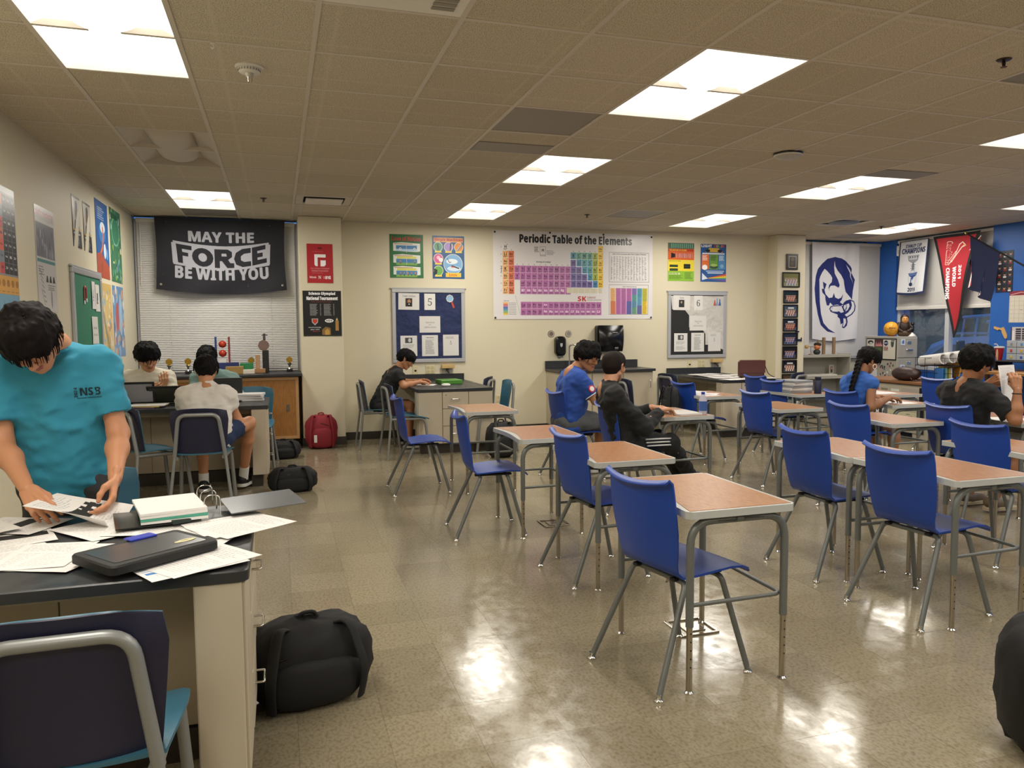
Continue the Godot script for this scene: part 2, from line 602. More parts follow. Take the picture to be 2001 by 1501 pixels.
# a framed window with a slatted blind lowered by `drop`; origin at the middle of the sill, room side towards +z
func window_unit(n: int, at: Vector3, turn: float, w: float, h: float, drop: float, lights: int) -> void:
	var o := Node3D.new()
	o.name = "window_%d" % n
	add_child(o)
	o.position = at
	o.rotation_degrees.y = turn
	o.set_meta("kind", "structure")
	var g := G.new()
	g.box(V(-w / 2 + 0.025, h / 2, 0), V(0.05, h, 0.09), 0.004)
	g.box(V(w / 2 - 0.025, h / 2, 0), V(0.05, h, 0.09), 0.004)
	g.box(V(0, 0.03, 0), V(w - 0.1, 0.06, 0.09), 0.004)
	g.box(V(0, h - 0.025, 0), V(w - 0.1, 0.05, 0.09), 0.004)
	part("window_frame", g.done(), M.frame, o)
	if lights == 2: part("mullion", bx(V(0.08, h - 0.1, 0.085), 0.004, V(0.07, h / 2, 0)), M.frame, o)
	for k in lights:
		var pw := (w - 0.1) / lights
		part("pane", bx(V(pw, h - 0.1, 0.006), 0.0, V(-(w - 0.1) / 2 + pw * (k + 0.5), h / 2, -0.01)), M.pane, o)
	var bl := Node3D.new()
	bl.name = "blind"
	o.add_child(bl)
	part("head_rail", bx(V(w - 0.06, 0.045, 0.05), 0.004, V(0, h - 0.02, 0.085)), M.blind, bl)
	var s := G.new()
	var pitch := 0.0215
	var k := 0
	var top := h - 0.05
	while k * pitch < drop - 0.06:
		s.box(V(0, top - k * pitch, 0.085), V(w - 0.075, 0.0012, 0.0255), 0.0, rx(64.0))
		k += 1
	var sl := part("slats", s.done(), M.blind, bl)
	sl.set_meta("kind", "stuff")
	part("bottom_rail", bx(V(w - 0.07, 0.05 if lights == 2 else 0.02, 0.03), 0.004, V(0, top - k * pitch - 0.012, 0.085)), M.blind, bl)
	for x in [-0.3, 0.32]:
		part("cord", G.new().tube([V(x * w, h - 0.04, 0.10), V(x * w, h - drop + 0.02, 0.10)], 0.0012, 4).done(), M.blind, bl)
	part("wand", G.new().tube([V(-w * 0.46, h - 0.06, 0.105), V(-w * 0.462, h - minf(drop, 0.8), 0.108)], 0.004, 6).done(), M.white_plastic, bl)

# ---------------------------------------------------------------- suspended ceiling
func gx(c: float) -> float: return GX + c * GP
func gz(r: float) -> float: return GZ - r * GP

func build_ceiling() -> void:
	var ce := struct("ceiling", bx(V(11.9, 0.1, 15.2), 0.0, V(4.0, CEIL + 0.30, -3.3)), M.slab)
	var skip := {}
	for c in [0, 5, 10, 15]:
		for r in [-10, -6, -2, 2, 6]:
			skip[[c, r]] = 1; skip[[c, r + 1]] = 1
	for k in [[2, -4], [2, -3], [2, 6], [13, 6], [4, 0], [8, 6], [8, -3], [0, 8], [15, 8]]: skip[k] = 1
	var tm := bx(V(GP - 0.004, 0.016, GP - 0.004), 0.0)
	var rest := G.new()
	for c in range(-1, 18):
		for r in range(-14, 10):
			if skip.has([c, r]): continue
			var x0 := maxf(gx(c), -1.62); var x1 := minf(gx(c + 1), 9.6)
			var z1 := minf(gz(r), 3.58); var z0 := maxf(gz(r + 1), -10.45)
			if x1 - x0 < 0.02 or z1 - z0 < 0.02: continue
			if r == 9: z0 = -10.45
			var mid := V((x0 + x1) / 2, CEIL + 0.0125, (z0 + z1) / 2)
			var s := V(x1 - x0 - 0.004, 0.016, z1 - z0 - 0.004)
			if r < -4: rest.box(mid, s); continue
			var m: Mesh = tm if absf(s.x - GP + 0.004) < 0.001 and absf(s.z - GP + 0.004) < 0.001 else bx(s)
			part("tile", m, M.tile[rng.randi() % 3], ce, mid)
	part("rear_tiles", rest.done(), M.tile[0], ce).set_meta("kind", "stuff")
	# the T-bar grid
	for c in range(0, 18): part("grid_bar", bx(V(0.024, 0.03, 14.0), 0.0, V(gx(c), CEIL + 0.015, -3.43)), M.tbar, ce)
	for r in range(-13, 10): part("cross_bar", bx(V(11.1, 0.029, 0.022), 0.0, V(3.93, CEIL + 0.0155, gz(r))), M.tbar, ce)
	part("wall_angle", bx(V(0.02, 0.02, 14.0), 0.0, V(-1.61, CEIL + 0.008, -3.4)), M.tbar, ce)
	part("wall_angle", bx(V(6.3, 0.02, 0.02), 0.0, V(3.96, CEIL + 0.008, -10.14)), M.tbar, ce)
	# grey filler panels that lie in the grid in place of tiles
	for k in [[4, 0, 1.0, 0.0], [8, 6, 1.0, 0.0], [8, -3, 1.0, 0.0], [0, 8, 1.0, 0.0], [15, 8, 1.0, 0.0], [4, 1, 0.5, 0.5], [10, 1, 0.5, 0.5]]:
		var z0 := gz(k[1] + k[3]); var d: float = GP * k[2]
		part("grey_panel", bx(V(GP - 0.03, 0.012, d - 0.028), 0.0, V(gx(k[0] + 0.5), CEIL + (0.004 if k[2] < 0.9 else 0.012), z0 - d / 2)), M.grey_panel, ce)
	# light fittings
	var on := make_fitting(true)
	var first := true
	for r in [-2, 2, 6, -6, -10]:
		for c in [0, 5, 10, 15]:
			var at := V(gx(c + 0.5), CEIL, gz(r + 1.0))
			if c == 0 and r == 2:
				var off := make_fitting(false)
				off.position = at
				tag(off, "unlit recessed ceiling light fitting, grey and dark, between two lit ones near the left wall", "ceiling light")
				continue
			var o: Node3D = on
			if not first:
				o = on.duplicate()
				o.name = numbered("ceiling_light")
				add_child(o)
			first = false
			o.position = at
			var row: String = {-2: "in the row nearest the camera", 2: "in the middle row of fittings", 6: "in the last row before the back wall", -6: "behind the camera", -10: "at the front end of the room"}[r]
			var col: String = {0: "beside the left wall", 5: "over the aisle", 10: "over the student desks", 15: "beside the blue wall"}[c]
			tag(o, "lit ceiling light %s, %s" % [col, row], "ceiling light", "recessed ceiling lights")
			var l := AreaLight3D.new()
			l.name = "light_%d_%d" % [c, r + 10]
			add_child(l)
			l.position = at + V(0, -0.014, 0)
			l.rotation_degrees.x = -90
			l.area_size = Vector2(0.5, 1.1)
			l.light_color = Color(1.0, 0.975, 0.93)
			l.light_energy = LAMP
			l.area_range = 20.0
			l.shadow_enabled = true
	ceiling_fixtures()

const LAMP := 2.95

func make_fitting(lit: bool) -> Node3D:
	var o := thing("ceiling_light")
	var g := G.new()
	var w := 0.585; var d := 1.195; var h := 0.085
	for s in [-1, 1]:
		g.box(V(s * (w / 2 + 0.006), h / 2, 0), V(0.012, h, d + 0.024))
		g.box(V(0, h / 2, s * (d / 2 + 0.006)), V(w, h, 0.012))
	part("housing", g.done(), M.white_metal if lit else M.lamp_off, o)
	var p := G.new()   # sloping side reflectors and the pan
	p.flat()
	for s in [-1, 1]:
		var a := V(s * w / 2, 0.006, -d / 2); var b := V(s * w / 2, 0.006, d / 2); var c := V(s * 0.16, h - 0.01, d / 2); var e := V(s * 0.16, h - 0.01, -d / 2)
		if s < 0: p.quad(a, b, c, e)
		else: p.quad(b, a, e, c)
	p.quad(V(-0.16, h - 0.01, d / 2), V(0.16, h - 0.01, d / 2), V(0.16, h - 0.01, -d / 2), V(-0.16, h - 0.01, -d / 2))
	part("reflector", p.done(), M.lamp_on if lit else M.lamp_off, o)
	var rows := []
	var n := 16
	for i in n + 1:
		var t := -1.0 + 2.0 * i / n
		var sz := signf(t) * (1.0 - pow(1.0 - absf(t), 2.0))
		var k := sqrt(maxf(1.0 - pow(maxf(absf(sz) * 0.545 - 0.40, 0.0) / 0.145, 2.0), 0.0004))
		var l := PackedVector3Array()
		for j in 13:
			var a := PI * j / 12
			l.append(V(-cos(a) * 0.15 * k, 0.07 - sin(a) * 0.074 * k, sz * 0.545))
		rows.append(l)
	part("diffuser_basket", G.new().sheet(rows, 0.003).done(), M.basket_on if lit else M.lamp_off, o)
	return o

func ceiling_fixtures() -> void:
	# white plastic return grille at the top edge of the picture
	var t := thing("air_return", V(gx(2.5), CEIL, gz(-3.0)), 0, "white flush ceiling panel with a louvred end, cut by the top edge of the picture", "vent")
	part("panel", bx(V(0.59, 0.014, 1.19), 0.003, V(0, 0.007, 0)), M.white_metal, t)
	for k in 5: part("louvre", bx(V(0.10, 0.006, 0.03), 0.002, V(0.2, -0.002, -0.52 + 0.045 * k)), M.grey_panel, t)
	# square supply diffuser, back left
	t = thing("air_diffuser", V(gx(2.5), CEIL, gz(6.5)), 0, "white ceiling air diffuser with a drop plate, above the back left corner pillar", "vent")
	part("frame", G.new().box(V(0, 0.012, -0.25), V(0.58, 0.012, 0.08), 0.002).box(V(0, 0.012, 0.25), V(0.58, 0.012, 0.08), 0.002).box(V(-0.25, 0.012, 0), V(0.08, 0.012, 0.42), 0.002).box(V(0.25, 0.012, 0), V(0.08, 0.012, 0.42), 0.002).done(), M.lamp_off, t)
	part("throat", bx(V(0.44, 0.1, 0.44), 0.0, V(0, 0.08, 0)), M.dark_hole, t)
	part("plate", bx(V(0.38, 0.012, 0.36), 0.004, V(0, -0.006, 0.0)), M.white_metal, t)
	# round-cone diffuser, back right
	t = thing("air_diffuser", V(gx(13.5), CEIL, gz(6.5)), 0, "square ceiling diffuser with a round grey cone, near the blue corner", "vent")
	part("frame", G.new().box(V(0, 0.012, -0.27), V(0.58, 0.012, 0.05), 0.002).box(V(0, 0.012, 0.27), V(0.58, 0.012, 0.05), 0.002).box(V(-0.27, 0.012, 0), V(0.05, 0.012, 0.5), 0.002).box(V(0.27, 0.012, 0), V(0.05, 0.012, 0.5), 0.002).done(), M.white_metal, t)
	part("throat", bx(V(0.5, 0.1, 0.5), 0.0, V(0, 0.085, 0)), M.white_metal, t)
	part("cone", G.new().lathe([Vector2(0.0, -0.008), Vector2(0.17, -0.004), Vector2(0.20, 0.012), Vector2(0.12, 0.03)], 24).done(), mat(C("6f7888"), 0.5), t)
	# smoke alarm with strobe
	t = thing("smoke_alarm", V(gx(1.5), CEIL + 0.004, gz(-0.47)), 0, "white round smoke alarm hanging under the ceiling near the camera", "smoke alarm")
	part("base", G.new().lathe([Vector2(0, -0.012), Vector2(0.066, -0.012), Vector2(0.072, -0.006), Vector2(0.072, 0.0)], 28).done(), M.white_plastic, t)
	part("body", G.new().lathe([Vector2(0, -0.034), Vector2(0.046, -0.034), Vector2(0.054, -0.028), Vector2(0.056, -0.012)], 28).done(), M.white_plastic, t)
	for k in 22:
		var a := TAU * k / 22
		part("slot", bx(V(0.0025, 0.010, 0.006), 0.0, V(0.0545 * cos(a), -0.021, 0.0545 * sin(a))), M.dark_hole, t, Vector3.ZERO, Basis())
	part("sensor_cage", G.new().lathe([Vector2(0, -0.058), Vector2(0.016, -0.056), Vector2(0.020, -0.046), Vector2(0.022, -0.034)], 16).done(), mat(C("b8b2a6"), 0.3), t)
	for k in 3:
		var a := TAU * k / 3
		part("prong", G.new().tube([V(0.014 * cos(a), -0.05, 0.014 * sin(a)), V(0.010 * cos(a), -0.078, 0.010 * sin(a))], 0.003, 6).done(), M.chrome, t)
	# sprinkler heads
	var sp: Node3D = null
	for k in [[7.56, -2.47, "dark sprinkler head in the ceiling at the upper right, nearest the camera"], [1.5, 6.49, "sprinkler head in the ceiling above the black banner"], [7.59, 6.81, "sprinkler head in the ceiling above the periodic table"], [14.73, 6.75, "sprinkler head beside the last light near the blue corner"]]:
		var at := V(gx(k[0]), CEIL + 0.003, gz(k[1]))
		if sp == null:
			sp = thing("sprinkler", at, 0, k[2], "sprinkler", "ceiling sprinklers")
			var dk := mat(C("3a2f28"), 0.35, 0.7)
			part("escutcheon", G.new().lathe([Vector2(0.0, -0.006), Vector2(0.028, -0.006), Vector2(0.037, 0.0)], 20).done(), dk, sp)
			part("frame", G.new().tube(bent([V(-0.006, -0.006, 0), V(-0.011, -0.02, 0), V(-0.004, -0.036, 0)], 0.008), 0.0025, 6).tube(bent([V(0.006, -0.006, 0), V(0.011, -0.02, 0), V(0.004, -0.036, 0)], 0.008), 0.0025, 6).tube([V(0, -0.004, 0), V(0, -0.03, 0)], 0.004, 8).done(), dk, sp)
			part("deflector", G.new().lathe([Vector2(0, -0.040), Vector2(0.016, -0.039), Vector2(0.016, -0.0365), Vector2(0, -0.036)], 16).done(), mat(C("6b4634"), 0.35, 0.7), sp)
		else: dup(sp, at, 0, k[2])
	# wireless access point dome
	t = thing("access_point", V(gx(8.02), CEIL, gz(1.04)), 0, "round grey ceiling dome with a dark rim among the tiles", "access point")
	part("rim", G.new().lathe([Vector2(0.0, -0.014), Vector2(0.108, -0.014), Vector2(0.112, -0.008), Vector2(0.112, 0.0)], 28).done(), M.gloss_black, t)
	part("band", G.new().lathe([Vector2(0.105, -0.022), Vector2(0.110, -0.018), Vector2(0.110, -0.012)], 28).done(), M.white_plastic, t)
	part("dome", G.new().lathe([Vector2(0.0, -0.046), Vector2(0.05, -0.043), Vector2(0.085, -0.034), Vector2(0.105, -0.02)], 28).done(), mat(C("b5b0ac"), 0.4), t)
	# ceiling hooks
	var hk := thing("ceiling_hook", V(gx(0.98), CEIL, gz(4.8)), 0, "small white clip hanging from the ceiling grid before the far left light", "hook", "ceiling clips")
	part("clip", bx(V(0.02, 0.008, 0.012), 0.001, V(0, -0.004, 0)), M.white_plastic, hk)
	part("loop", G.new().tube(bent([V(0, -0.006, 0), V(0.006, -0.02, 0), V(-0.002, -0.032, 0), V(-0.008, -0.022, 0)], 0.008), 0.002, 6).done(), M.white_plastic, hk)
	dup(hk, V(gx(1.25), CEIL, gz(-1.0)), 0, "small clear clip hanging from the ceiling grid beside the smoke alarm")

# ---------------------------------------------------------------- things on the walls
func poster(called: String, p: Pt, w: float, h: float, at: Vector3, turn: float, label: String, group := "", rough := 0.35, wave := 0.0015, cat := "poster") -> MeshInstance3D:
	var o := part(called, sheet_mesh(w, h, 0.0015, wave, 6, 6), paper_mat(p, rough), null, at, ry(turn))
	tag(o, label, cat, group)
	return o

func back_at(x0: float, x1: float, y0: float, y1: float, z := -10.148) -> Vector3: return V((x0 + x1) / 2, (y0 + y1) / 2, z)

func build_wall_things() -> void:
	var W := Color.WHITE
	var K := C("16161a")
	# --- laws of motion
	var p := Pt.new(330, 420, C("1d6b34"))
	for k in 30: p.rect(rng.randi() % 330, rng.randi() % 420, 30, 2, C("2a7f42"))
	p.text("Laws of Motion", 22, 22, 290, 44, C("3a0d0a"), "serif-bold").text("Laws of Motion", 18, 18, 290, 44, C("d8452c"), "serif-bold")
	for k in 3:
		var y := 76.0 + k * 114
		p.poly([Vector2(34, y + 8), Vector2(120, y), Vector2(300, y + 10), Vector2(300, y + 86), Vector2(262, y + 92), Vector2(34, y + 84)], C("e8ebe2"))
		p.rect(44, y + 12, 180, 8, C("c79a7a"))
		if k > 0: p.rect(70, y + 22, 190, 22, C("d9d65a"))
		p.rect(62, y + (30 if k == 0 else 46), 206, 56, C("3f7fb8"))
		p.rect(62, y + (64 if k == 0 else 84), 206, 22, C("b5d0e6") if k == 0 else C("7fb04a"))
		for j in (2 if k < 2 else 5):
			var x := 104.0 + j * (140 if k < 2 else 36)
			if k == 0: p.oval(x, y + 62, 11, 11, W).oval(x, y + 62, 5, 5, K)
			else: p.oval(x, y + 68, 7, 9, C("c98a5a")).rect(x - 4, y + 76, 8, 20, C("24466e") if j % 2 else C("8c3324"))
		p.line([Vector2(164, y + 30), Vector2(166, y + 100)], 3, C("dfe6ea"))
	poster("poster", p, 0.438, 0.562, back_at(1.412, 1.850, 2.096, 2.660), 0, "green glossy poster titled Laws of Motion above the navy board")
	# --- simple machines
	p = Pt.new(330, 420, C("24588c"))
	for k in 40: p.oval(rng.randi() % 330, rng.randi() % 420, 2, 2, C("3f7ab0"))
	p.rect(14, 18, 302, 44, C("f0a860")).text("Simple Machines", 22, 22, 288, 36, C("c23c28"), "heavy")
	for k in [[58, 108, 48, "4f9b86"], [166, 108, 48, "a98fd0"], [272, 108, 48, "e8913a"], [60, 224, 50, "d8589a"], [60, 342, 50, "6fae52"], [212, 276, 100, "7fb2dc"]]:
		p.oval(k[0], k[1], k[2], k[2], C("f3ead0")).oval(k[0], k[1], k[2] - 5, k[2] - 5, C(k[3]))
		p.rect(k[0] - k[2] * 0.7, k[1] + k[2] * 0.86, k[2] * 1.4, 16, C("f0d24a"))
	p.poly([Vector2(46, 80), Vector2(62, 76), Vector2(70, 138), Vector2(50, 140)], C("3a5a30")).poly([Vector2(184, 70), Vector2(198, 68), Vector2(186, 148), Vector2(178, 148)], C("1d2a20"))
	p.line([Vector2(252, 148), Vector2(310, 76)], 16, C("6f7f9a")).line([Vector2(254, 140), Vector2(300, 80)], 8, C("c8ccd2"))
	p.oval(60, 214, 18, 18, C("f4c8d8")).oval(86, 236, 22, 20, C("f4f0ee"))
	p.poly([Vector2(12, 320), Vector2(50, 334), Vector2(44, 372), Vector2(14, 390)], C("1a2418"))
	p.oval(200, 250, 60, 26, C("e6eef4")).oval(220, 320, 70, 24, C("d2e4f2"))
	p.line([Vector2(152, 220), Vector2(176, 262), Vector2(190, 256)], 6, C("20344c")).line([Vector2(196, 292), Vector2(270, 316)], 12, C("3b2a30")).line([Vector2(190, 304), Vector2(220, 306)], 10, C("e86a5a"))
	p.rect(134, 362, 160, 42, C("f2c63c")).text("Levers", 170, 370, 80, 26, C("c23c28"), "serif-bold")
	poster("poster", p, 0.430, 0.562, back_at(1.973, 2.402, 2.094, 2.656), 0, "blue poster titled Simple Machines with round pictures, above the navy board")
	boards(W, K)
	periodic_table(W, K)
	# --- sound and light
	p = Pt.new(330, 430, C("e0662c"))
	p.rect(0, 0, 330, 66, C("5a6a58"))
	for k in 11: p.poly([Vector2(40 + k * 26, 8), Vector2(54 + k * 26, 8), Vector2(52 + k * 26, 58), Vector2(44 + k * 26, 58)], C("6fc0a0"))
	p.rect(4, 70, 322, 24, C("c23c28")).text("THE NATURE OF SOUND", 16, 74, 220, 16, C("f6e24a"), "bold")
	p.poly([Vector2(40, 110), Vector2(90, 124), Vector2(90, 160), Vector2(40, 172)], K)
	for k in 22: p.line([Vector2(94 + k * 10, 116), Vector2(98 + k * 10, 166)], 2 + k % 3, C("e9eef4") if k % 2 else C("3a5a9a"))
	p.rect(0, 190, 330, 126, C("f0d93a")).text("WAVELENGTH OF SOUND", 12, 196, 150, 14, C("5a4a10"))
	for k in [[22, 246, 104, 26], [22, 288, 104, 26], [200, 236, 84, 52]]:
		p.rect(k[0], k[1], k[2], k[3], K)
		p.line([Vector2(k[0] + 8, k[1] + k[3] / 2.0), Vector2(k[0] + k[2] - 8, k[1] + k[3] / 2.0)], 2, C("4fb04a"))
	p.rect(0, 316, 330, 114, C("8fc23a")).rect(12, 338, 140, 18, C("dfe8b0")).text("HEAR AND FEEL", 16, 340, 120, 14, C("3a5a10"), "bold").para(16, 364, 180, 50, 5, C("4a6a1a"), rng).para(214, 330, 100, 80, 8, C("4a6a1a"), rng)
	poster("poster", p, 0.428, 0.552, back_at(5.435, 5.863, 2.105, 2.659), 0, "orange yellow and green poster about sound, above the board with sheet 6")
	p = Pt.new(330, 430, C("22589c"))
	p.rect(0, 0, 330, 34, C("1c4580")).text("LIGHT", 10, 8, 132, 28, W, "heavy")
	var ch := ["C", "O", "L", "O", "R"]
	for k in 5: p.text(ch[k], 172 + k * 29, 8, 24, 28, [C("d8452c"), C("e8b43a"), C("3fa04a"), C("e8913a"), C("c23c88")][k], "heavy")
	p.poly([Vector2(110, 44), Vector2(230, 44), Vector2(290, 92), Vector2(60, 92)], C("d8b43a")).oval(92, 76, 30, 16, K).oval(248, 76, 30, 16, K).rect(20, 100, 290, 16, C("dfe6ee"))
	p.rect(14, 118, 96, 170, C("e8742c")).rect(116, 118, 110, 170, C("6f9f3a")).rect(232, 118, 88, 170, C("4f8fc8"))
	p.oval(54, 266, 34, 30, W).oval(172, 262, 52, 20, C("2f4f3a")).oval(172, 240, 44, 16, C("a8c860")).oval(276, 250, 22, 22, C("86b8dc"))
	p.para(24, 130, 70, 60, 6, W, rng).para(128, 130, 80, 60, 6, C("24401a"), rng).para(240, 130, 70, 60, 6, W, rng)
	p.rect(70, 300, 236, 18, C("9ab4dc")).rect(90, 322, 200, 14, C("c8d6ec"))
	p.poly([Vector2(20, 330), Vector2(96, 394), Vector2(20, 412)], C("e6ecf2"))
	for k in 6: p.poly([Vector2(96, 386 + k * 2), Vector2(330, 336 + k * 15), Vector2(330, 352 + k * 15), Vector2(96, 389 + k * 2)], [C("d8452c"), C("e8913a"), C("f0d93a"), C("5fb04a"), C("3f6fc8"), C("7a4fa0")][k])
	poster("poster", p, 0.430, 0.553, back_at(5.973, 6.403, 2.102, 2.655), 0, "blue poster titled Light with colour swatches, right of the sound poster")
	# --- left corner pillar
	p = Pt.new(320, 496, C("b5242f"))
	p.rect(136, 46, 50, 18, C("5a1218")).para(70, 96, 180, 10, 1, C("d87a80"), rng)
	p.poly([Vector2(92, 132), Vector2(232, 132), Vector2(232, 172), Vector2(132, 172), Vector2(132, 282), Vector2(106, 282), Vector2(92, 264)], W)
	p.poly([Vector2(166, 206), Vector2(232, 206), Vector2(232, 262), Vector2(214, 284), Vector2(166, 284)], W).rect(178, 196, 44, 12, C("b5242f"))
	p.text("31st Science Olympiad", 42, 300, 232, 24, C("eab8bc"), "serif").text("National Tournament", 56, 328, 206, 22, C("eab8bc"), "serif").para(60, 366, 190, 10, 1, C("d87a80"), rng)
	p.text("Nebraska", 26, 408, 84, 26, W, "serif-bold").text("N", 136, 404, 34, 38, W, "serif-bold").rect(198, 408, 30, 34, C("d87a80")).text("B1G", 226, 406, 62, 38, W, "heavy")
	poster("poster", p, 0.305, 0.474, V(0.514, 2.234, -9.788), 0, "red tournament poster with a white emblem, on the left corner pillar")
	p = Pt.new(420, 500, C("141518"))
	p.text("Science Olympiad", 66, 14, 290, 40, W, "heavy").text("National Tournament", 42, 62, 340, 40, W, "heavy").text("35th Anniversary Tour", 92, 112, 220, 20, C("a83a30"), "serif")
	p.para(76, 146, 86, 130, 20, C("c8c8c8"), rng).para(186, 146, 12, 130, 20, C("c8c8c8"), rng).para(228, 146, 86, 130, 20, C("c8c8c8"), rng).para(332, 146, 12, 130, 20, C("c8c8c8"), rng)
	p.poly([Vector2(92, 306), Vector2(162, 306), Vector2(160, 348), Vector2(127, 380), Vector2(94, 348)], C("b8bcc0")).poly([Vector2(100, 312), Vector2(154, 312), Vector2(152, 342), Vector2(127, 366), Vector2(102, 342)], C("c8442c"))
	p.oval(284, 330, 48, 20, W).oval(284, 330, 34, 12, C("2a2c30")).text("SO", 262, 322, 44, 18, W, "heavy")
	p.text("Cornell University", 56, 396, 136, 16, W, "bold").text("June 1, 2019", 78, 420, 96, 14, W, "bold").text("Ithaca, NY", 100, 440, 82, 12, C("d84a3a"), "bold")
	p.poly([Vector2(204, 428), Vector2(244, 396), Vector2(296, 410), Vector2(300, 486), Vector2(204, 486)], C("8a6a3a")).poly([Vector2(236, 440), Vector2(262, 418), Vector2(286, 440), Vector2(286, 486), Vector2(236, 486)], C("c89a4a")).rect(352, 330, 36, 110, C("b08444")).poly([Vector2(354, 330), Vector2(370, 286), Vector2(386, 330)], C("5a6a4a")).rect(360, 306, 16, 20, C("d8c89a")).rect(0, 486, 420, 14, C("1d241a"))
	poster("poster", p, 0.455, 0.554, V(0.527, 1.627, -9.788), 0, "black poster reading Science Olympiad National Tournament, below the red poster")
	left_wall(W, K)
	flags(W, K)
	wall_fittings()
	pillar_frames(W, K)

func pinned(p: Pt, x0: float, x1: float, y0: float, y1: float, z: float, label: String, tilt := 0.0) -> void:
	var o := part("paper_sheet", sheet_mesh(x1 - x0, y1 - y0, 0.0008, 0.0012, 4, 4), paper_mat(p, 0.7), null, back_at(x0, x1, y0, y1, z), rz(tilt))
	tag(o, label, "paper", "sheets pinned on the notice boards")

func framed_board(x0: float, x1: float, y0: float, y1: float, cloth: StandardMaterial3D, label: String, at := Vector3.INF, turn := 0.0) -> Node3D:
	var w := x1 - x0; var h := y1 - y0
	var t := thing("notice_board", V((x0 + x1) / 2, (y0 + y1) / 2, -10.15) if at == Vector3.INF else at, deg_to_rad(turn), label, "notice board")
	part("backing", bx(V(w - 0.02, h - 0.02, 0.012), 0.0, V(0, 0, 0.008)), cloth, t)
	var al := mat(C("b9babc"), 0.35, 0.3)
	for s in [-1, 1]:
		part("frame_rail", bx(V(w, 0.05, 0.028), 0.006, V(0, s * (h / 2 - 0.025), 0.014)), al, t)
		part("frame_stile", bx(V(0.05, h - 0.1, 0.027), 0.006, V(s * (w / 2 - 0.025), 0, 0.014)), al, t)
	part("map_rail", bx(V(w + 0.04, 0.016, 0.022), 0.003, V(0, h / 2 + 0.008, 0.012)), al, t)
	return t

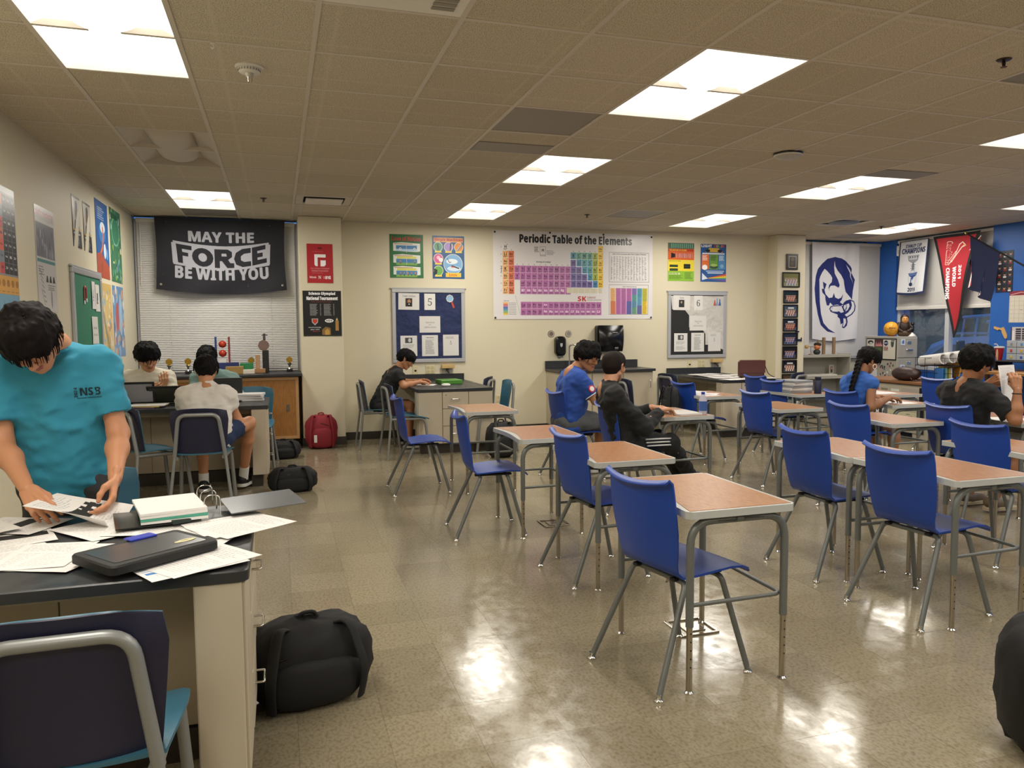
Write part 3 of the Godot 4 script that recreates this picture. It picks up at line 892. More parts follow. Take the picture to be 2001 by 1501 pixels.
func boards(W: Color, K: Color) -> void:
	var navy := mat(C("25305a"), 0.8)
	navy.normal_enabled = true
	navy.normal_texture = noise_tex(0.012, [], 21, 256, 4, true, 6.0)
	tri(navy, Vector3.ONE * 1.2)
	framed_board(1.425, 2.40, 0.985, 1.955, navy, "silver framed notice board lined in navy paper, with sheet number 5")
	for b in 2:
		var dx := 0.0 if b == 0 else 4.01
		var which := " on the navy board" if b == 0 else " on the half black board"
		var z := -10.132
		var p := Pt.new(160, 124, C("dfdcd8"))
		p.text("Team Galileo" if b == 0 else "Team", 30 if b == 0 else 60, 14, 100 if b == 0 else 40, 14, C("4a4a4a"), "serif").rect(54, 38, 52, 62, C("3a2a22")).oval(82, 62, 13, 17, C("b98a6a")).oval(82, 84, 22, 14, C("1d1a1a")).rect(78, 78, 8, 8, W)
		if b == 1: p.rect(58, 40, 40, 58, C("2a2e34")).oval(78, 58, 8, 10, C("b9a08a"))
		pinned(p, 1.510 + dx, 1.785 + dx, 1.682, 1.898, z, "white sheet with a portrait and team name" + which, -1.0)
		p = Pt.new(84, 124, C("e4e2de"))
		p.text("5" if b == 0 else "6", 20, 36, 44, 54, C("2a2a2a"), "serif", true)
		pinned(p, 1.852 + dx, 1.998 + dx, 1.680, 1.894, z, "white sheet with the large number %s%s" % ["5" if b == 0 else "6", which])
		p = Pt.new(160, 124, C("dfdcd8"))
		p.text("Class Rules", 46, 40, 70, 13, C("7a7a7a"), "serif").text("and", 70, 58, 20, 10, C("7a7a7a"), "serif").text("Lab Procedures", 34, 76, 94, 13, C("7a7a7a"), "serif")
		pinned(p, 1.783 + dx, 2.061 + dx, 1.381, 1.598, z, "white sheet titled Class Rules and Lab Procedures" + which)
		p = Pt.new(130, 160, C("e0deda"))
		p.rect(36, 16, 56, 42, C("4a4a4c")).oval(72, 36, 12, 16, C("c8c8c8")).para(20, 70, 90, 30, 4, C("8a8a8a"), rng).para(20, 112, 90, 36, 5, C("9a9a9a"), rng)
		pinned(p, 1.529 + dx, 1.748 + dx, 1.074, 1.343, z, "printed sheet with a grey photograph, lower left" + which)
		p = Pt.new(130, 160, C("e0deda"))
		p.text("Lab Safety", 34, 14, 62, 12, C("2a2a2a"), "bold").para(28, 36, 74, 112, 16, C("6a6a6a"), rng)
		pinned(p, 1.812 + dx, 2.027 + dx, 1.070, 1.348, z, "printed sheet titled Lab Safety, lower middle" + which)
		p = Pt.new(130, 160, C("dcdad6"))
		p.para(24, 14, 82, 20, 4, C("8a8a8a"), rng).line([Vector2(64, 44), Vector2(58, 74)], 2, C("6a6a6a")).line([Vector2(64, 44), Vector2(72, 74), Vector2(58, 74)], 2, C("6a6a6a"))
		pinned(p, 2.095 + dx, 2.308 + dx, 1.072, 1.352, z, "printed sheet with a small drawing, lower right" + which)
	# paper cut-out magnifying glass
	var g := thing("cutout", V(2.205, 1.79, -10.133), 0, "paper cut-out of a magnifying glass with a red handle", "cut-out")
	part("lens", G.new().lathe([Vector2(0, 0.002), Vector2(0.040, 0.002), Vector2(0.041, 0)], 20, V(-0.012, 0.04, 0), rx(90)).done(), mat(C("8fbbe0"), 0.5), g)
	part("rim", G.new().tube([V(-0.058, 0.04, 0.002), V(-0.045, 0.073, 0.002), V(-0.012, 0.087, 0.002), V(0.021, 0.073, 0.002), V(0.035, 0.04, 0.002), V(0.021, 0.007, 0.002), V(-0.012, -0.007, 0.002), V(-0.045, 0.007, 0.002), V(-0.058, 0.04, 0.002)], 0.006, 6).done(), mat(C("e6ded0"), 0.5), g)
	part("handle", bx(V(0.026, 0.085, 0.003), 0.001), mat(C("c04a3c"), 0.5), g, V(0.03, -0.045, 0.001), rz(20))
	# the board with number 6: torn white paper over black
	var black := mat(C("242424"), 0.8)
	framed_board(5.434, 6.412, 0.976, 1.950, black, "silver framed notice board, torn white paper hanging over black lining, with sheet number 6")
	var poly := PackedVector2Array([Vector2(0.0, 0.86), Vector2(0.88, 0.86), Vector2(0.88, 0.06), Vector2(0.72, 0.14), Vector2(0.575, 0.14), Vector2(0.575, 0.30), Vector2(0.5, 0.395), Vector2(0.30, 0.40), Vector2(0.30, 0.575), Vector2(0.22, 0.665), Vector2(0.02, 0.665)])
	var wp := mat(C("cfcbc6"), 0.8)
	wp.normal_enabled = true
	wp.normal_texture = noise_tex(0.01, [], 22, 256, 4, true, 8.0)
	tri(wp, Vector3.ONE * 1.3)
	tag(part("backing_paper", G.new().prism(poly, 0.003).done(), wp, null, V(5.485, 1.03, -10.1355)), "crumpled white backing paper torn away from the board's lower left", "paper")
	g = thing("cutout", V(6.26, 1.80, -10.133), 0, "paper cut-out of laboratory glassware in blue and red", "cut-out")
	for k in [[-0.05, 0.03, "c8553c"], [-0.01, 0.06, "7a9fc8"], [0.035, 0.045, "3f5fa0"]]:
		part("flask", G.new().prism(PackedVector2Array([Vector2(-0.022, -0.05), Vector2(0.022, -0.05), Vector2(0.008, 0.01), Vector2(0.007, k[1]), Vector2(-0.007, k[1]), Vector2(-0.008, 0.01)]), 0.002).done(), mat(C(k[2]), 0.5), g, V(k[0], 0, 0.001))

func periodic_table(W: Color, K: Color) -> void:
	var p := Pt.new(1536, 768, C("e6e2e0"))
	p.text("Periodic Table of the Elements", 244, 26, 1076, 72, K, "heavy")
	var X0 := 87.0; var CW := 52.9; var Y0 := 113.0; var CH := 62.6
	var rows := ["H________________He", "LiBe__________B C N O F Ne", "NaMg__________AlSiP S ClAr", "K CaScTiV CrMnFeCoNiCuZnGaGeAsSeBrKr", "RbSrY ZrNbMoTcRuRhPdAgCdInSnSbTeI Xe", "CsBa__HfTaW ReOsIrPtAuHgTlPbBiPoAtRn", "FrRa__RfDbSgBhHsMtDsRgCn"]
	var spots := [["H", 1, 1], ["He", 18, 1]]
	for r in range(1, 7):
		var s: String = rows[r]
		var c := 1
		var i := 0
		if r < 3:
			spots.append([s.substr(0, 2), 1, r + 1]); spots.append([s.substr(2, 2), 2, r + 1])
			for k in 6: spots.append([s.substr(14 + 2 * k, 2), 13 + k, r + 1])
			continue
		while i < s.length():
			if s.substr(i, 2) != "__": spots.append([s.substr(i, 2), c, r + 1])
			i += 2; c += 1
	var hue := func(c: int, r: int) -> Color:
		if c == 18: return C("f0c93a")
		if c == 1: return C("e8e4e0") if r == 1 else C("eeb878")
		if c == 2: return C("e07850")
		if c < 13: return C("bd72ae")
		if c == 17: return C("a8b84a") if r < 6 else C("4f8fc0")
		var stair: int = c - 11 - r   # boundary between the metals and the rest
		if stair < 0: return C("7468a8")
		if stair == 0 and r > 2: return C("4f9ab8")
		return C("5f9fb4") if c == 13 else C("6fb09a") if r == 2 else C("5fa8b0")
	for s in spots:
		var x: float = X0 + (s[1] - 1) * CW; var y: float = Y0 + (s[2] - 1) * CH
		p.rect(x, y, CW - 2, CH - 2, hue.call(s[1], s[2]))
		p.text(s[0].strip_edges(), x + 12, y + 14, 28, 26, W if s[2] == 7 and s[1] > 2 else C("241a24"), "bold", true)
		p.rect(x + 8, y + 44, 36, 3, C("4a3a44")).rect(x + 8, y + 50, 26, 3, C("5a4a54")).rect(x + 38, y + 5, 8, 5, C("4a3a44"))
	for k in 6: p.rect(X0 + 12 * CW - 40 + k * 58, Y0 + 6 * CH + 2, 54, CH - 16, C("d8d2b8"))
	for k in 5:   # the white staircase line
		var x := X0 + (12 + k) * CW - 1; var y := Y0 + (2 + k) * CH - 1
		p.rect(x, y, CW, 4, W).rect(x + CW, y, 4, CH, W)
	for r in 2:
		var names := ["LaCePrNdPmSmEuGdTbDyHoErTmYbLu", "AcThPaU NpPuAmCmBkCfEsFmMdNoLr"]
		for k in 15:
			var x := 250.0 + k * 51.4; var y := 616.0 + r * 60
			p.rect(x, y, 50, 58, C("bd72ae")).text(names[r].substr(2 * k, 2).strip_edges(), x + 11, y + 14, 28, 24, W if r == 1 and k > 3 or k == 4 else C("241a24"), "bold", true).rect(x + 8, y + 42, 34, 3, C("4a3a44")).rect(x + 8, y + 48, 24, 3, C("5a4a54"))
	for k in 18: p.text(str(k + 1), X0 + k * CW + 18, Y0 - 16 + (0 if k in [0, 17] else CH if k in [1, 12, 13, 14, 15, 16] else 3 * CH), 16, 11, K, "sans", true)
	for k in 7: p.text(str(k + 1), 68, Y0 + k * CH + 24, 10, 12, K, "sans", true)
	p.text("Group (Family)", 396, 258, 134, 18, K, "bold").text("Period", 44, 330, 60, 14, K, "bold", false, -PI / 2)
	p.rect(430, 132, 54, 74, K).rect(432, 134, 50, 70, C("e6e2e0")).text("H", 446, 150, 22, 26, K, "bold", true).para(378, 136, 46, 50, 4, K, rng).para(492, 164, 80, 44, 5, C("8a8688"), rng).text("Key to Chart", 430, 208, 56, 10, K)
	for b in [[1096, 164, 402, 270], [1096, 456, 396, 272]]:
		p.rect(b[0], b[1], b[2], b[3], C("6a5a60")).rect(b[0] + 3, b[1] + 3, b[2] - 6, b[3] - 6, C("e6e2e0"))
	p.text("Table of the Elements with Their Origins of Names", 1126, 174, 342, 14, K, "bold")
	for k in 13:
		for j in 34:
			var l := rng.randf_range(3, 20)
			p.rect(1112 + k * 28.5, 202 + j * 6.4, l, 3, C("7a7678"))
	p.text("Table of Element Names", 1230, 468, 140, 12, K)
	var cols := [["eeb878", "e07850"], ["bd72ae"], ["bd72ae"], ["bd72ae", "4f6fb0"], ["8a7ab8", "5fae9a", "5f9fb4", "6fb07a"], ["5f9fb4", "6fa8c8", "7468a8"], ["c8c04a", "f0c93a"]]
	for k in 7:
		var n: int = cols[k].size()
		for j in n: p.rect(1110 + k * 53.5, 488 + j * 236.0 / n, 50, 236.0 / n, C(cols[k][j]))
		p.para(1114 + k * 53.5, 494, 40, 228, 30, Color(cols[k][0]).darkened(0.25), rng)
	p.text("SK", 790, 566, 82, 42, C("c8302c"), "heavy").text("SCIENCE KIT", 880, 568, 84, 16, C("9a4a4a"), "bold").text("& Boreal Laboratories", 880, 588, 140, 16, C("6a5a5a"))
	p.text("Color Key", 92, 604, 50, 10, K)
	for k in 8: p.rect(90, 620 + k * 14, 42, 13, [C("eeb878"), C("e07850"), C("bd72ae"), C("4f6fb0"), C("4f9ab8"), C("6fb09a"), C("a8b84a"), C("f0c93a")][k]).rect(138, 625 + k * 14, 70, 4, C("9a9698"))
	p.line([Vector2(200, 560), Vector2(246, 730)], 2, C("9a9698"))
	var rows3 := []
	for i in 13:
		var l := PackedVector3Array()
		for j in 25:
			var u := j / 24.0; var q := i / 12.0
			l.append(V((u - 0.5) * 2.39, (0.5 - q) * 1.20, 0.006 + 0.005 * sin(u * 22.0 + q * 5.0) * exp(-q * 3.0) + 0.004 * sin((u * 1.8 + q) * 9.0) * u))
		rows3.append(l)
	var t := thing("wall_chart", V(3.993, 2.156, -10.148), 0, "large white periodic table banner across the back wall", "wall chart")
	part("banner", G.new().sheet(rows3, 0.002).done(), paper_mat(p, 0.28), t)
	for k in [[-1.17, 0.575], [-0.38, 0.585], [0.42, 0.583], [1.17, 0.57], [-1.17, -0.58], [1.17, -0.58]]:
		part("grommet", G.new().lathe([Vector2(0, 0.003), Vector2(0.012, 0.003), Vector2(0.014, 0.0)], 12, V(k[0], k[1], 0.014), rx(90)).done(), M.black, t)

func left_wall(W: Color, K: Color) -> void:
	var X := -1.6195
	# coloured element chart cut by the frame
	var p := Pt.new(420, 620, C("8a8e92"))
	for i in 12:
		for j in 9:
			var c: Color = [C("e0604a"), C("d8745a"), C("c8484a"), C("7a8a98")][(i * 5 + j * 3) % 4] if i < 9 else K
			if j < 7: p.rect(10 + i * 34, 40 + j * 56, 32, 54, c).text(["Fe", "Au", "Ni", "Zr", "Pb", "Cd"][(i + j * 2) % 6], 18 + i * 34, 52 + j * 56, 16, 22, C("24201c") if i < 9 else W, "bold", true)
	p.rect(0, 440, 420, 90, C("dba24a")).rect(0, 532, 420, 88, C("6fa4c0"))
	for k in 12: p.oval(20 + k * 35, 476, 12, 18, C("a8722a")).rect(14 + k * 35, 560, 3, 50, C("4a7a94")).rect(4 + k * 35, 516, 24, 3, C("7a5a24"))
	p.rect(0, 0, 420, 30, C("c8ccd0"))
	poster("poster", p, 1.0, 0.79, V(X, 1.952, -5.385), 90, "colourful element chart with red and black cells, cut by the left edge")
	p = Pt.new(200, 320, C("cfcac6"))
	p.rect(0, 0, 200, 40, C("b8b4ae")).text("static electricity", 12, 8, 176, 26, C("c8443c"), "bold")
	p.rect(6, 50, 188, 104, C("6a6a76"))
	for k in 26: p.oval(10 + rng.randi() % 176, 70 + rng.randi() % 76, 5, 14, [C("8f8f9a"), C("4a4a56"), C("a8a8b0")][k % 3])
	p.rect(6, 160, 188, 10, C("3f8a86")).para(14, 182, 60, 30, 4, C("6a6664"), rng)
	for k in 3: p.poly([Vector2(90 + k * 34, 228), Vector2(98 + k * 34, 208), Vector2(108 + k * 34, 208), Vector2(116 + k * 34, 228)], K)
	for k in 7: p.line([Vector2(20 + k * 8, 190 + k * 16), Vector2(50 + k * 6, 206 + k * 14)], 3, C("5a5856"))
	p.oval(140, 280, 8, 28, C("8a8a96")).line([Vector2(40, 250), Vector2(70, 300)], 3, C("4a4a4a")).para(110, 236, 70, 20, 3, C("6a6664"), rng)
	poster("poster", p, 0.50, 0.76, V(X, 1.960, -6.565), 90, "grey static electricity poster hanging loose on the left wall")
	for k in 2:
		p = Pt.new(120, 190, C("c9c4bc"))
		p.rect(0, 0, 120, 8, C("5a5046")).oval(62, 54, 22, 30, C("6a4434")).oval(62, 30, 20, 14, C("1d1814"))
		p.poly([Vector2(20, 130), Vector2(36, 90), Vector2(62, 82), Vector2(90, 90), Vector2(106, 130)], C("3a3a44") if k == 0 else C("26221e")).poly([Vector2(56, 86), Vector2(70, 86), Vector2(64, 126)], W)
		p.rect(0, 126, 120, 64, C("1d1d1f")).line([Vector2(0, 128), Vector2(120, 118)], 5, C("d8a83a"))
		p.para(10, 136, 100, 10, 1, W, rng).para(10, 152, 96, 32, 5, C("b8b8b8"), rng)
		poster("poster", p, 0.285, 0.435, V(X, 2.367, -7.545 - 0.392 * k), 90, "scientist portrait poster, black below with a gold line, %s of the pair" % ("the nearer" if k == 0 else "the farther"), "portrait posters", 0.35, 0.004)
	p = Pt.new(220, 300, C("2a62a8"))
	p.para(40, 26, 120, 50, 6, C("c8d8ea"), rng).oval(110, 120, 60, 40, C("3f86c8")).oval(120, 100, 44, 22, C("dfeaf2")).line([Vector2(66, 210), Vector2(110, 180), Vector2(130, 130), Vector2(120, 104)], 18, C("e0784a")).line([Vector2(60, 226), Vector2(96, 214)], 12, C("e8b060"))
	p.poly([Vector2(0, 210), Vector2(80, 200), Vector2(220, 250), Vector2(220, 300), Vector2(0, 300)], C("b5543a")).line([Vector2(96, 240), Vector2(90, 270)], 5, K).oval(150, 190, 20, 30, C("e6eef4")).oval(186, 200, 16, 22, C("5fa8dc"))
	poster("poster", p, 0.57, 0.745, V(X, 2.322, -8.565), 90, "blue painted poster with an orange arm and red desert, upper left of four")
	p = Pt.new(220, 300, C("3a7a58"))
	for k in 60: p.oval(rng.randi() % 220, rng.randi() % 300, 4 + rng.randi() % 14, 4 + rng.randi() % 14, [C("5fae86"), C("2a5a48"), C("7ab8b0"), C("e0d8c0"), C("4a8aa0"), C("8ab04a")][k % 6])
	p.oval(110, 90, 80, 60, C("6fb89a")).oval(110, 90, 70, 52, C("3a7f60")).rect(20, 20, 130, 20, C("1f5a40"))
	poster("poster", p, 0.575, 0.765, V(X, 2.327, -9.235), 90, "green underwater looking poster, upper right of four beside the window")
	p = Pt.new(220, 300, C("d8b870"))
	for k in 50: p.oval(rng.randi() % 220, rng.randi() % 300, 4 + rng.randi() % 16, 4 + rng.randi() % 16, [C("e8d8a8"), C("c89a4a"), C("8ab0c0"), C("d8c8b8"), C("b88a5a")][k % 5])
	p.poly([Vector2(0, 40), Vector2(30, 60), Vector2(180, 300), Vector2(140, 300)], C("8a8a5a")).line([Vector2(60, 60), Vector2(200, 280)], 4, C("e8e0c8"))
	poster("poster", p, 0.57, 0.70, V(X, 1.552, -8.595), 90, "yellow ochre poster with a diagonal trunk, lower left of four")
	p = Pt.new(220, 300, C("5f90c0"))
	for k in 60: p.oval(rng.randi() % 220, rng.randi() % 300, 4 + rng.randi() % 18, 6 + rng.randi() % 20, [C("8ab4d8"), C("c8a890"), C("dfe4e8"), C("3f6fa8"), C("d89a78")][k % 5])
	p.oval(80, 130, 34, 60, C("b83a48")).oval(150, 120, 30, 90, C("9ac4e4"))
	poster("poster", p, 0.575, 0.75, V(X, 1.530, -9.230), 90, "light blue and pink abstract poster, lower right of four beside the window")
	var green := mat(C("2f7d60"), 0.8)
	framed_board(0, 1.10, 0, 1.02, green, "silver framed notice board lined in green paper, on the left wall", V(-1.62, 1.46, -7.775), 90)
	for k in [[-7.98, 1.76, 0.13, 0.25, "4"], [-8.14, 1.74, 0.17, 0.25, "photo"], [-7.99, 1.44, 0.24, 0.25, "rules"], [-7.66, 1.16, 0.19, 0.26, "a"], [-7.90, 1.16, 0.19, 0.26, "b"], [-8.13, 1.16, 0.19, 0.26, "c"]]:
		p = Pt.new(120, 140, C("dcd9d4"))
		var lb := "white sheet with three short lines, middle of the green board"
		if k[4] == "4":
			p.text("4", 40, 40, 40, 60, K, "serif", true); lb = "white sheet with the number 4, on the green board"
		elif k[4] == "photo":
			p.rect(40, 44, 40, 56, C("3a3a3c")); lb = "white sheet with a small dark photograph, on the green board"
		elif k[4] == "rules": p.text("Class Rules", 20, 50, 80, 14, C("6a6a6a"), "serif").text("Lab Procedures", 16, 86, 90, 12, C("6a6a6a"), "serif")
		else:
			p.para(20, 20, 80, 100, 12, C("8a8a8a"), rng)
			lb = "printed sheet low on the green board, %s of its row of three" % {"a": "nearest", "b": "middle", "c": "farthest"}[k[4]]
		var o := part("paper_sheet", sheet_mesh(k[2], k[3], 0.0008, 0.003, 4, 4), paper_mat(p, 0.7), null, V(-1.6015, k[1], k[0]), ry(90))
		tag(o, lb, "paper", "sheets on the green board")
	var m := thing("magnet", V(-1.603, 1.77, -7.66), deg_to_rad(90), "red and white horseshoe magnet cut-out on the green board", "cut-out")
	part("arc", G.new().tube(bent([V(-0.04, -0.07, 0.004), V(-0.04, 0.05, 0.004), V(0.04, 0.05, 0.004), V(0.04, -0.05, 0.004)], 0.04), 0.014, 6, true, 0.3, V(0, 0, 1)).done(), mat(C("b83a3a"), 0.5), m)
	part("tip", bx(V(0.026, 0.03, 0.006), 0.001, V(-0.04, -0.085, 0.004)), mat(W, 0.5), m)
	part("tip", bx(V(0.026, 0.03, 0.006), 0.001, V(0.04, -0.065, 0.004)), mat(W, 0.5), m)

# ---------------------------------------------------------------- flags and pennants
func flags(W: Color, K: Color) -> void:
	# black starfield banner over the left window
	var S := C("b4b4be")
	var B := C("1b1b24")
	var p := Pt.new(1024, 590, B)
	for k in 70:
		var c := C("3a3a48") if k % 3 else C("8a8a94")
		p.oval(rng.randf() * 1024, rng.randf() * 590, 1.2 + rng.randf() * 1.6, 1.2 + rng.randf() * 1.6, c)
	p.text("MAY THE", 252, 100, 520, 78, S, "heavy")
	var top := []; var bot := []
	for k in 25:
		var u := k / 24.0
		top.append(Vector2(128 + u * 768, 182 + 26 * sin(u * PI)))
		bot.append(Vector2(896 - u * 768, 372 + 26 * sin(u * PI)))
	p.poly(top + bot, S)
	for q in [[128, 192, 182], [896, 192, 182]]: p.line([Vector2(q[0], 198), Vector2(q[0] + (8 if q[0] < 500 else -8), 356)], 26, S)
	# the letters of FORCE, drawn on the band and bowed with it
	var bow := func(pts: Array) -> Array:
		return pts.map(func(a): return Vector2(a.x, a.y + 26 * sin(clampf((a.x - 128) / 768.0, 0, 1) * PI)))
	var arc := func(cx: float, cy: float, rx_: float, ry_: float, a0: float, a1: float) -> Array:
		var o := []
		for k in 17:
			var a := deg_to_rad(lerpf(a0, a1, k / 16.0))
			o.append(Vector2(cx + rx_ * cos(a), cy + ry_ * sin(a)))
		return o
	p.poly(bow.call([Vector2(150, 204), Vector2(272, 204), Vector2(272, 238), Vector2(196, 238), Vector2(198, 262), Vector2(244, 264), Vector2(244, 292), Vector2(200, 292), Vector2(202, 352), Vector2(164, 352)]), B)
	p.poly(bow.call(arc.call(358, 282, 84, 74, 0, 360)), B).poly(bow.call(arc.call(358, 282, 34, 34, 0, 360)), S)
	p.poly(bow.call([Vector2(452, 208), Vector2(560, 208), Vector2(592, 228), Vector2(592, 268), Vector2(560, 290), Vector2(576, 316), Vector2(608, 318), Vector2(608, 356), Vector2(552, 356), Vector2(510, 300), Vector2(492, 300), Vector2(492, 356), Vector2(452, 356)]), B).poly(bow.call([Vector2(508, 240), Vector2(546, 240), Vector2(550, 262), Vector2(508, 262)]), S)
	p.poly(bow.call([Vector2(746, 206), Vector2(746, 246), Vector2(690, 248), Vector2(664, 266), Vector2(664, 298), Vector2(690, 314), Vector2(746, 314), Vector2(746, 352), Vector2(676, 354), Vector2(624, 330), Vector2(608, 284), Vector2(624, 236), Vector2(676, 208)]), B)
	p.poly(bow.call([Vector2(756, 206), Vector2(868, 196), Vector2(868, 232), Vector2(800, 238), Vector2(800, 258), Vector2(844, 256), Vector2(844, 290), Vector2(800, 292), Vector2(800, 312), Vector2(876, 308), Vector2(876, 344), Vector2(756, 352)]), B)
	p.text("BE WITH YOU", 142, 386, 740, 92, S, "heavy")
	p.oval(34, 546, 8, 8, C("c8c0a8")).oval(990, 546, 8, 8, C("c8c0a8")).oval(34, 546, 4, 4, B).oval(990, 546, 4, 4, B)
	var rows := []
	for i in 17:
		var l := PackedVector3Array()
		var q := i / 16.0
		for j in 33:
			var u := j / 32.0
			var pinch := 0.018 * sin(q * PI)
			var x := lerpf(-0.742 + pinch, 0.742 - pinch, u) + 0.012 * q * (u - 0.5)
			var y := lerpf(0.0, -0.865, q) - 0.024 * sin(u * PI) * (1.0 - 0.2 * q) - 0.035 * sin(u * PI) * q
			var z := 0.012 * sin(u * 15.0 + q * 4.0) * exp(-pow(absf(u - 0.08) * 3.0, 2.0)) + 0.012 * sin(u * 14.0 - q * 5.0) * exp(-pow((1.0 - u) * 3.0, 2.0)) + 0.016 * q * sin(u * 7.0 + 0.6) + 0.01 * sin((u + q) * 11.0) * q
			l.append(V(x, y, z + 0.02))
		rows.append(l)
	var fl := part("banner", G.new().sheet(rows, 0.0015).done(), paper_mat(p, 0.75), null, V(-0.622, 2.79, -10.19))
	tag(fl, "black starry banner with silver lettering hung over the left window", "banner")
	# tall white flag with a navy emblem over the back right window
	p = Pt.new(600, 980, C("d8d8de"))
	var N := C("16246a"); var w := C("d8d8de")
	var P := func(a: Array) -> Array:   # traced from the flag: (722, 215) is its top left corner, 600 by 1290
		var o := []
		for k in range(0, a.size(), 2): o.append(Vector2((a[k] - 722) * 1.0, (a[k + 1] - 215) * 0.76))
		return o
	p.poly(P.call([1010, 380, 1090, 398, 1160, 445, 1215, 510, 1232, 550, 1228, 600, 1275, 700, 1262, 790, 1253, 860, 1247, 970, 1225, 930, 1165, 850, 1145, 770, 1130, 690, 1090, 620, 1045, 560, 1015, 500, 1005, 430, 1000, 520, 1010, 600, 1050, 680, 1075, 760, 1060, 790, 1010, 760, 965, 765, 945, 800, 955, 835, 938, 800, 945, 755, 975, 715, 980, 660, 960, 620, 920, 570, 885, 545, 850, 600, 825, 660, 815, 700, 820, 830, 828, 990, 850, 1150, 885, 1270, 945, 1345, 1030, 1400, 930, 1380, 850, 1300, 800, 1160, 765, 1000, 752, 830, 768, 660, 795, 560, 850, 480, 920, 410]), N)
	p.poly(P.call([1155, 480, 1200, 540, 1225, 600, 1222, 650, 1260, 760, 1215, 650, 1212, 600]), w)
	p.poly(P.call([865, 718, 915, 745, 900, 800, 890, 825, 905, 880, 945, 930, 985, 920, 1003, 860, 1020, 920, 1060, 940, 1100, 925, 1130, 880, 1115, 950, 1085, 985, 1140, 1020, 1100, 1035, 1050, 1015, 990, 1025, 960, 990, 945, 1032, 922, 1030, 905, 960, 900, 900, 862, 862, 850, 815, 880, 815]), N)
	p.poly(P.call([1225, 960, 1270, 988, 1292, 1060, 1285, 1125, 1250, 1172, 1195, 1205, 1203, 1260, 1195, 1312, 1163, 1343, 1134, 1330, 1140, 1270, 1112, 1288, 1095, 1210, 1058, 1180, 1058, 1150, 968, 1116, 950, 1075, 965, 1040, 1000, 1026, 1060, 1024, 1130, 1040, 1140, 1000, 1175, 970]), N)
	p.poly(P.call([1000, 1040, 1110, 1036, 1135, 1080, 1150, 1122, 1110, 1130, 1075, 1105, 1050, 1112, 985, 1108, 962, 1080, 975, 1050]), w)
	p.poly(P.call([1150, 1030, 1175, 1022, 1180, 1060, 1165, 1100, 1145, 1060]), w).poly(P.call([1180, 1020, 1212, 1012, 1222, 1050, 1200, 1100, 1170, 1118, 1190, 1070]), w)
	p.poly(P.call([1235, 980, 1265, 1000, 1280, 1060, 1272, 1120, 1240, 1160, 1190, 1188, 1165, 1160, 1205, 1135, 1238, 1090, 1248, 1040]), w)
	p.poly(P.call([1148, 1205, 1178, 1215, 1186, 1270, 1160, 1322, 1146, 1318, 1152, 1260]), w).poly(P.call([975, 1060, 995, 1058, 985, 1068]), N).poly(P.call([970, 1085, 990, 1095, 978, 1098]), N)
	rows = []
	for i in 19:
		var l := PackedVector3Array()
		var q := i / 18.0
		for j in 25:
			var u := j / 24.0
			l.append(V(lerpf(-0.46, 0.46, u) * (1.0 - 0.06 * q), -1.53 * q - 0.04 * sin(u * PI) * q - 0.03 * sin(u * PI) * (1.0 - q), 0.02 + 0.014 * sin(u * 13.0 + q * 2.0) * (0.25 + q) + 0.01 * sin(u * 29.0 + q * 6.0) * exp(-q * 4.0)))
		rows.append(l)
	fl = part("flag", G.new().sheet(rows, 0.0015).done(), paper_mat(p, 0.75), null, V(8.553, 2.765, -10.385))
	tag(fl, "tall white flag with a navy animal emblem over the back right window", "flag")
	# hockey champions banner on the right wall window
	p = Pt.new(400, 580, C("d4d6da"))
	N = C("1f2a52")
	p.rect(0, 0, 16, 580, N).rect(384, 0, 16, 580, N).rect(0, 556, 400, 24, N).rect(0, 0, 400, 6, N)
	p.text("STANLEY CUP", 88, 40, 218, 34, N, "heavy").text("CHAMPIONS", 44, 82, 318, 54, N, "heavy")
	var gr := C("8a8f98"); var dk := C("4a5058")
	p.poly([Vector2(126, 160), Vector2(286, 160), Vector2(272, 216), Vector2(232, 236), Vector2(176, 236), Vector2(136, 214)], gr).poly([Vector2(140, 166), Vector2(270, 166), Vector2(258, 204), Vector2(150, 206)], C("b8bcc4")).rect(188, 236, 34, 110, gr).rect(198, 236, 10, 110, dk)
	for k in 4: p.rect(150 + k * 34, 168, 14, 18, dk)
	for k in 5: p.rect(168 + (k % 2) * 8, 258 + k * 18, 72 - (k % 2) * 16, 5, dk)
	p.oval(206, 400, 62, 86, C("bfc4cc")).oval(206, 400, 50, 72, C("d4d6da"))
	p.poly([Vector2(144, 348), Vector2(280, 340), Vector2(262, 376), Vector2(222, 392), Vector2(200, 426), Vector2(184, 392), Vector2(158, 376)], C("2f4a86")).line([Vector2(156, 356), Vector2(266, 350)], 3, C("9ab0d8")).line([Vector2(160, 368), Vector2(258, 364)], 3, C("9ab0d8")).rect(178, 400, 12, 60, C("2f4a86")).oval(184, 466, 24, 20, N)
	p.text("2019", 148, 502, 110, 40, N, "heavy")
	rows = []
	for i in 13:
		var l := PackedVector3Array()
		var q := i / 12.0
		for j in 13:
			var u := j / 12.0
			l.append(V(lerpf(-0.285, 0.285, u) + 0.02 * q * (0.4 - u), -0.82 * q - 0.02 * sin(u * PI) * q, 0.03 + 0.02 * q * sin(u * 8.0 + 1.0) + 0.05 * q))
		rows.append(l)
	fl = part("banner", G.new().sheet(rows, 0.0015).done(), paper_mat(p, 0.75), null, V(9.40, 2.745, -9.605), ry(-90))
	tag(fl, "white navy edged Stanley Cup champions banner over the right window", "banner")
	# red pennant
	p = Pt.new(420, 760, C("b02430"))
	p.rect(0, 0, 420, 20, K)
	for s in [0, 1]:
		var a := Vector2(14 if s == 0 else 406, 0)
		p.line([a, Vector2(210 + (-6 if s == 0 else 6), 752)], 30, K)
	p.text("2011", 208, 263, 98, 32, W, "heavy", false, PI / 2)
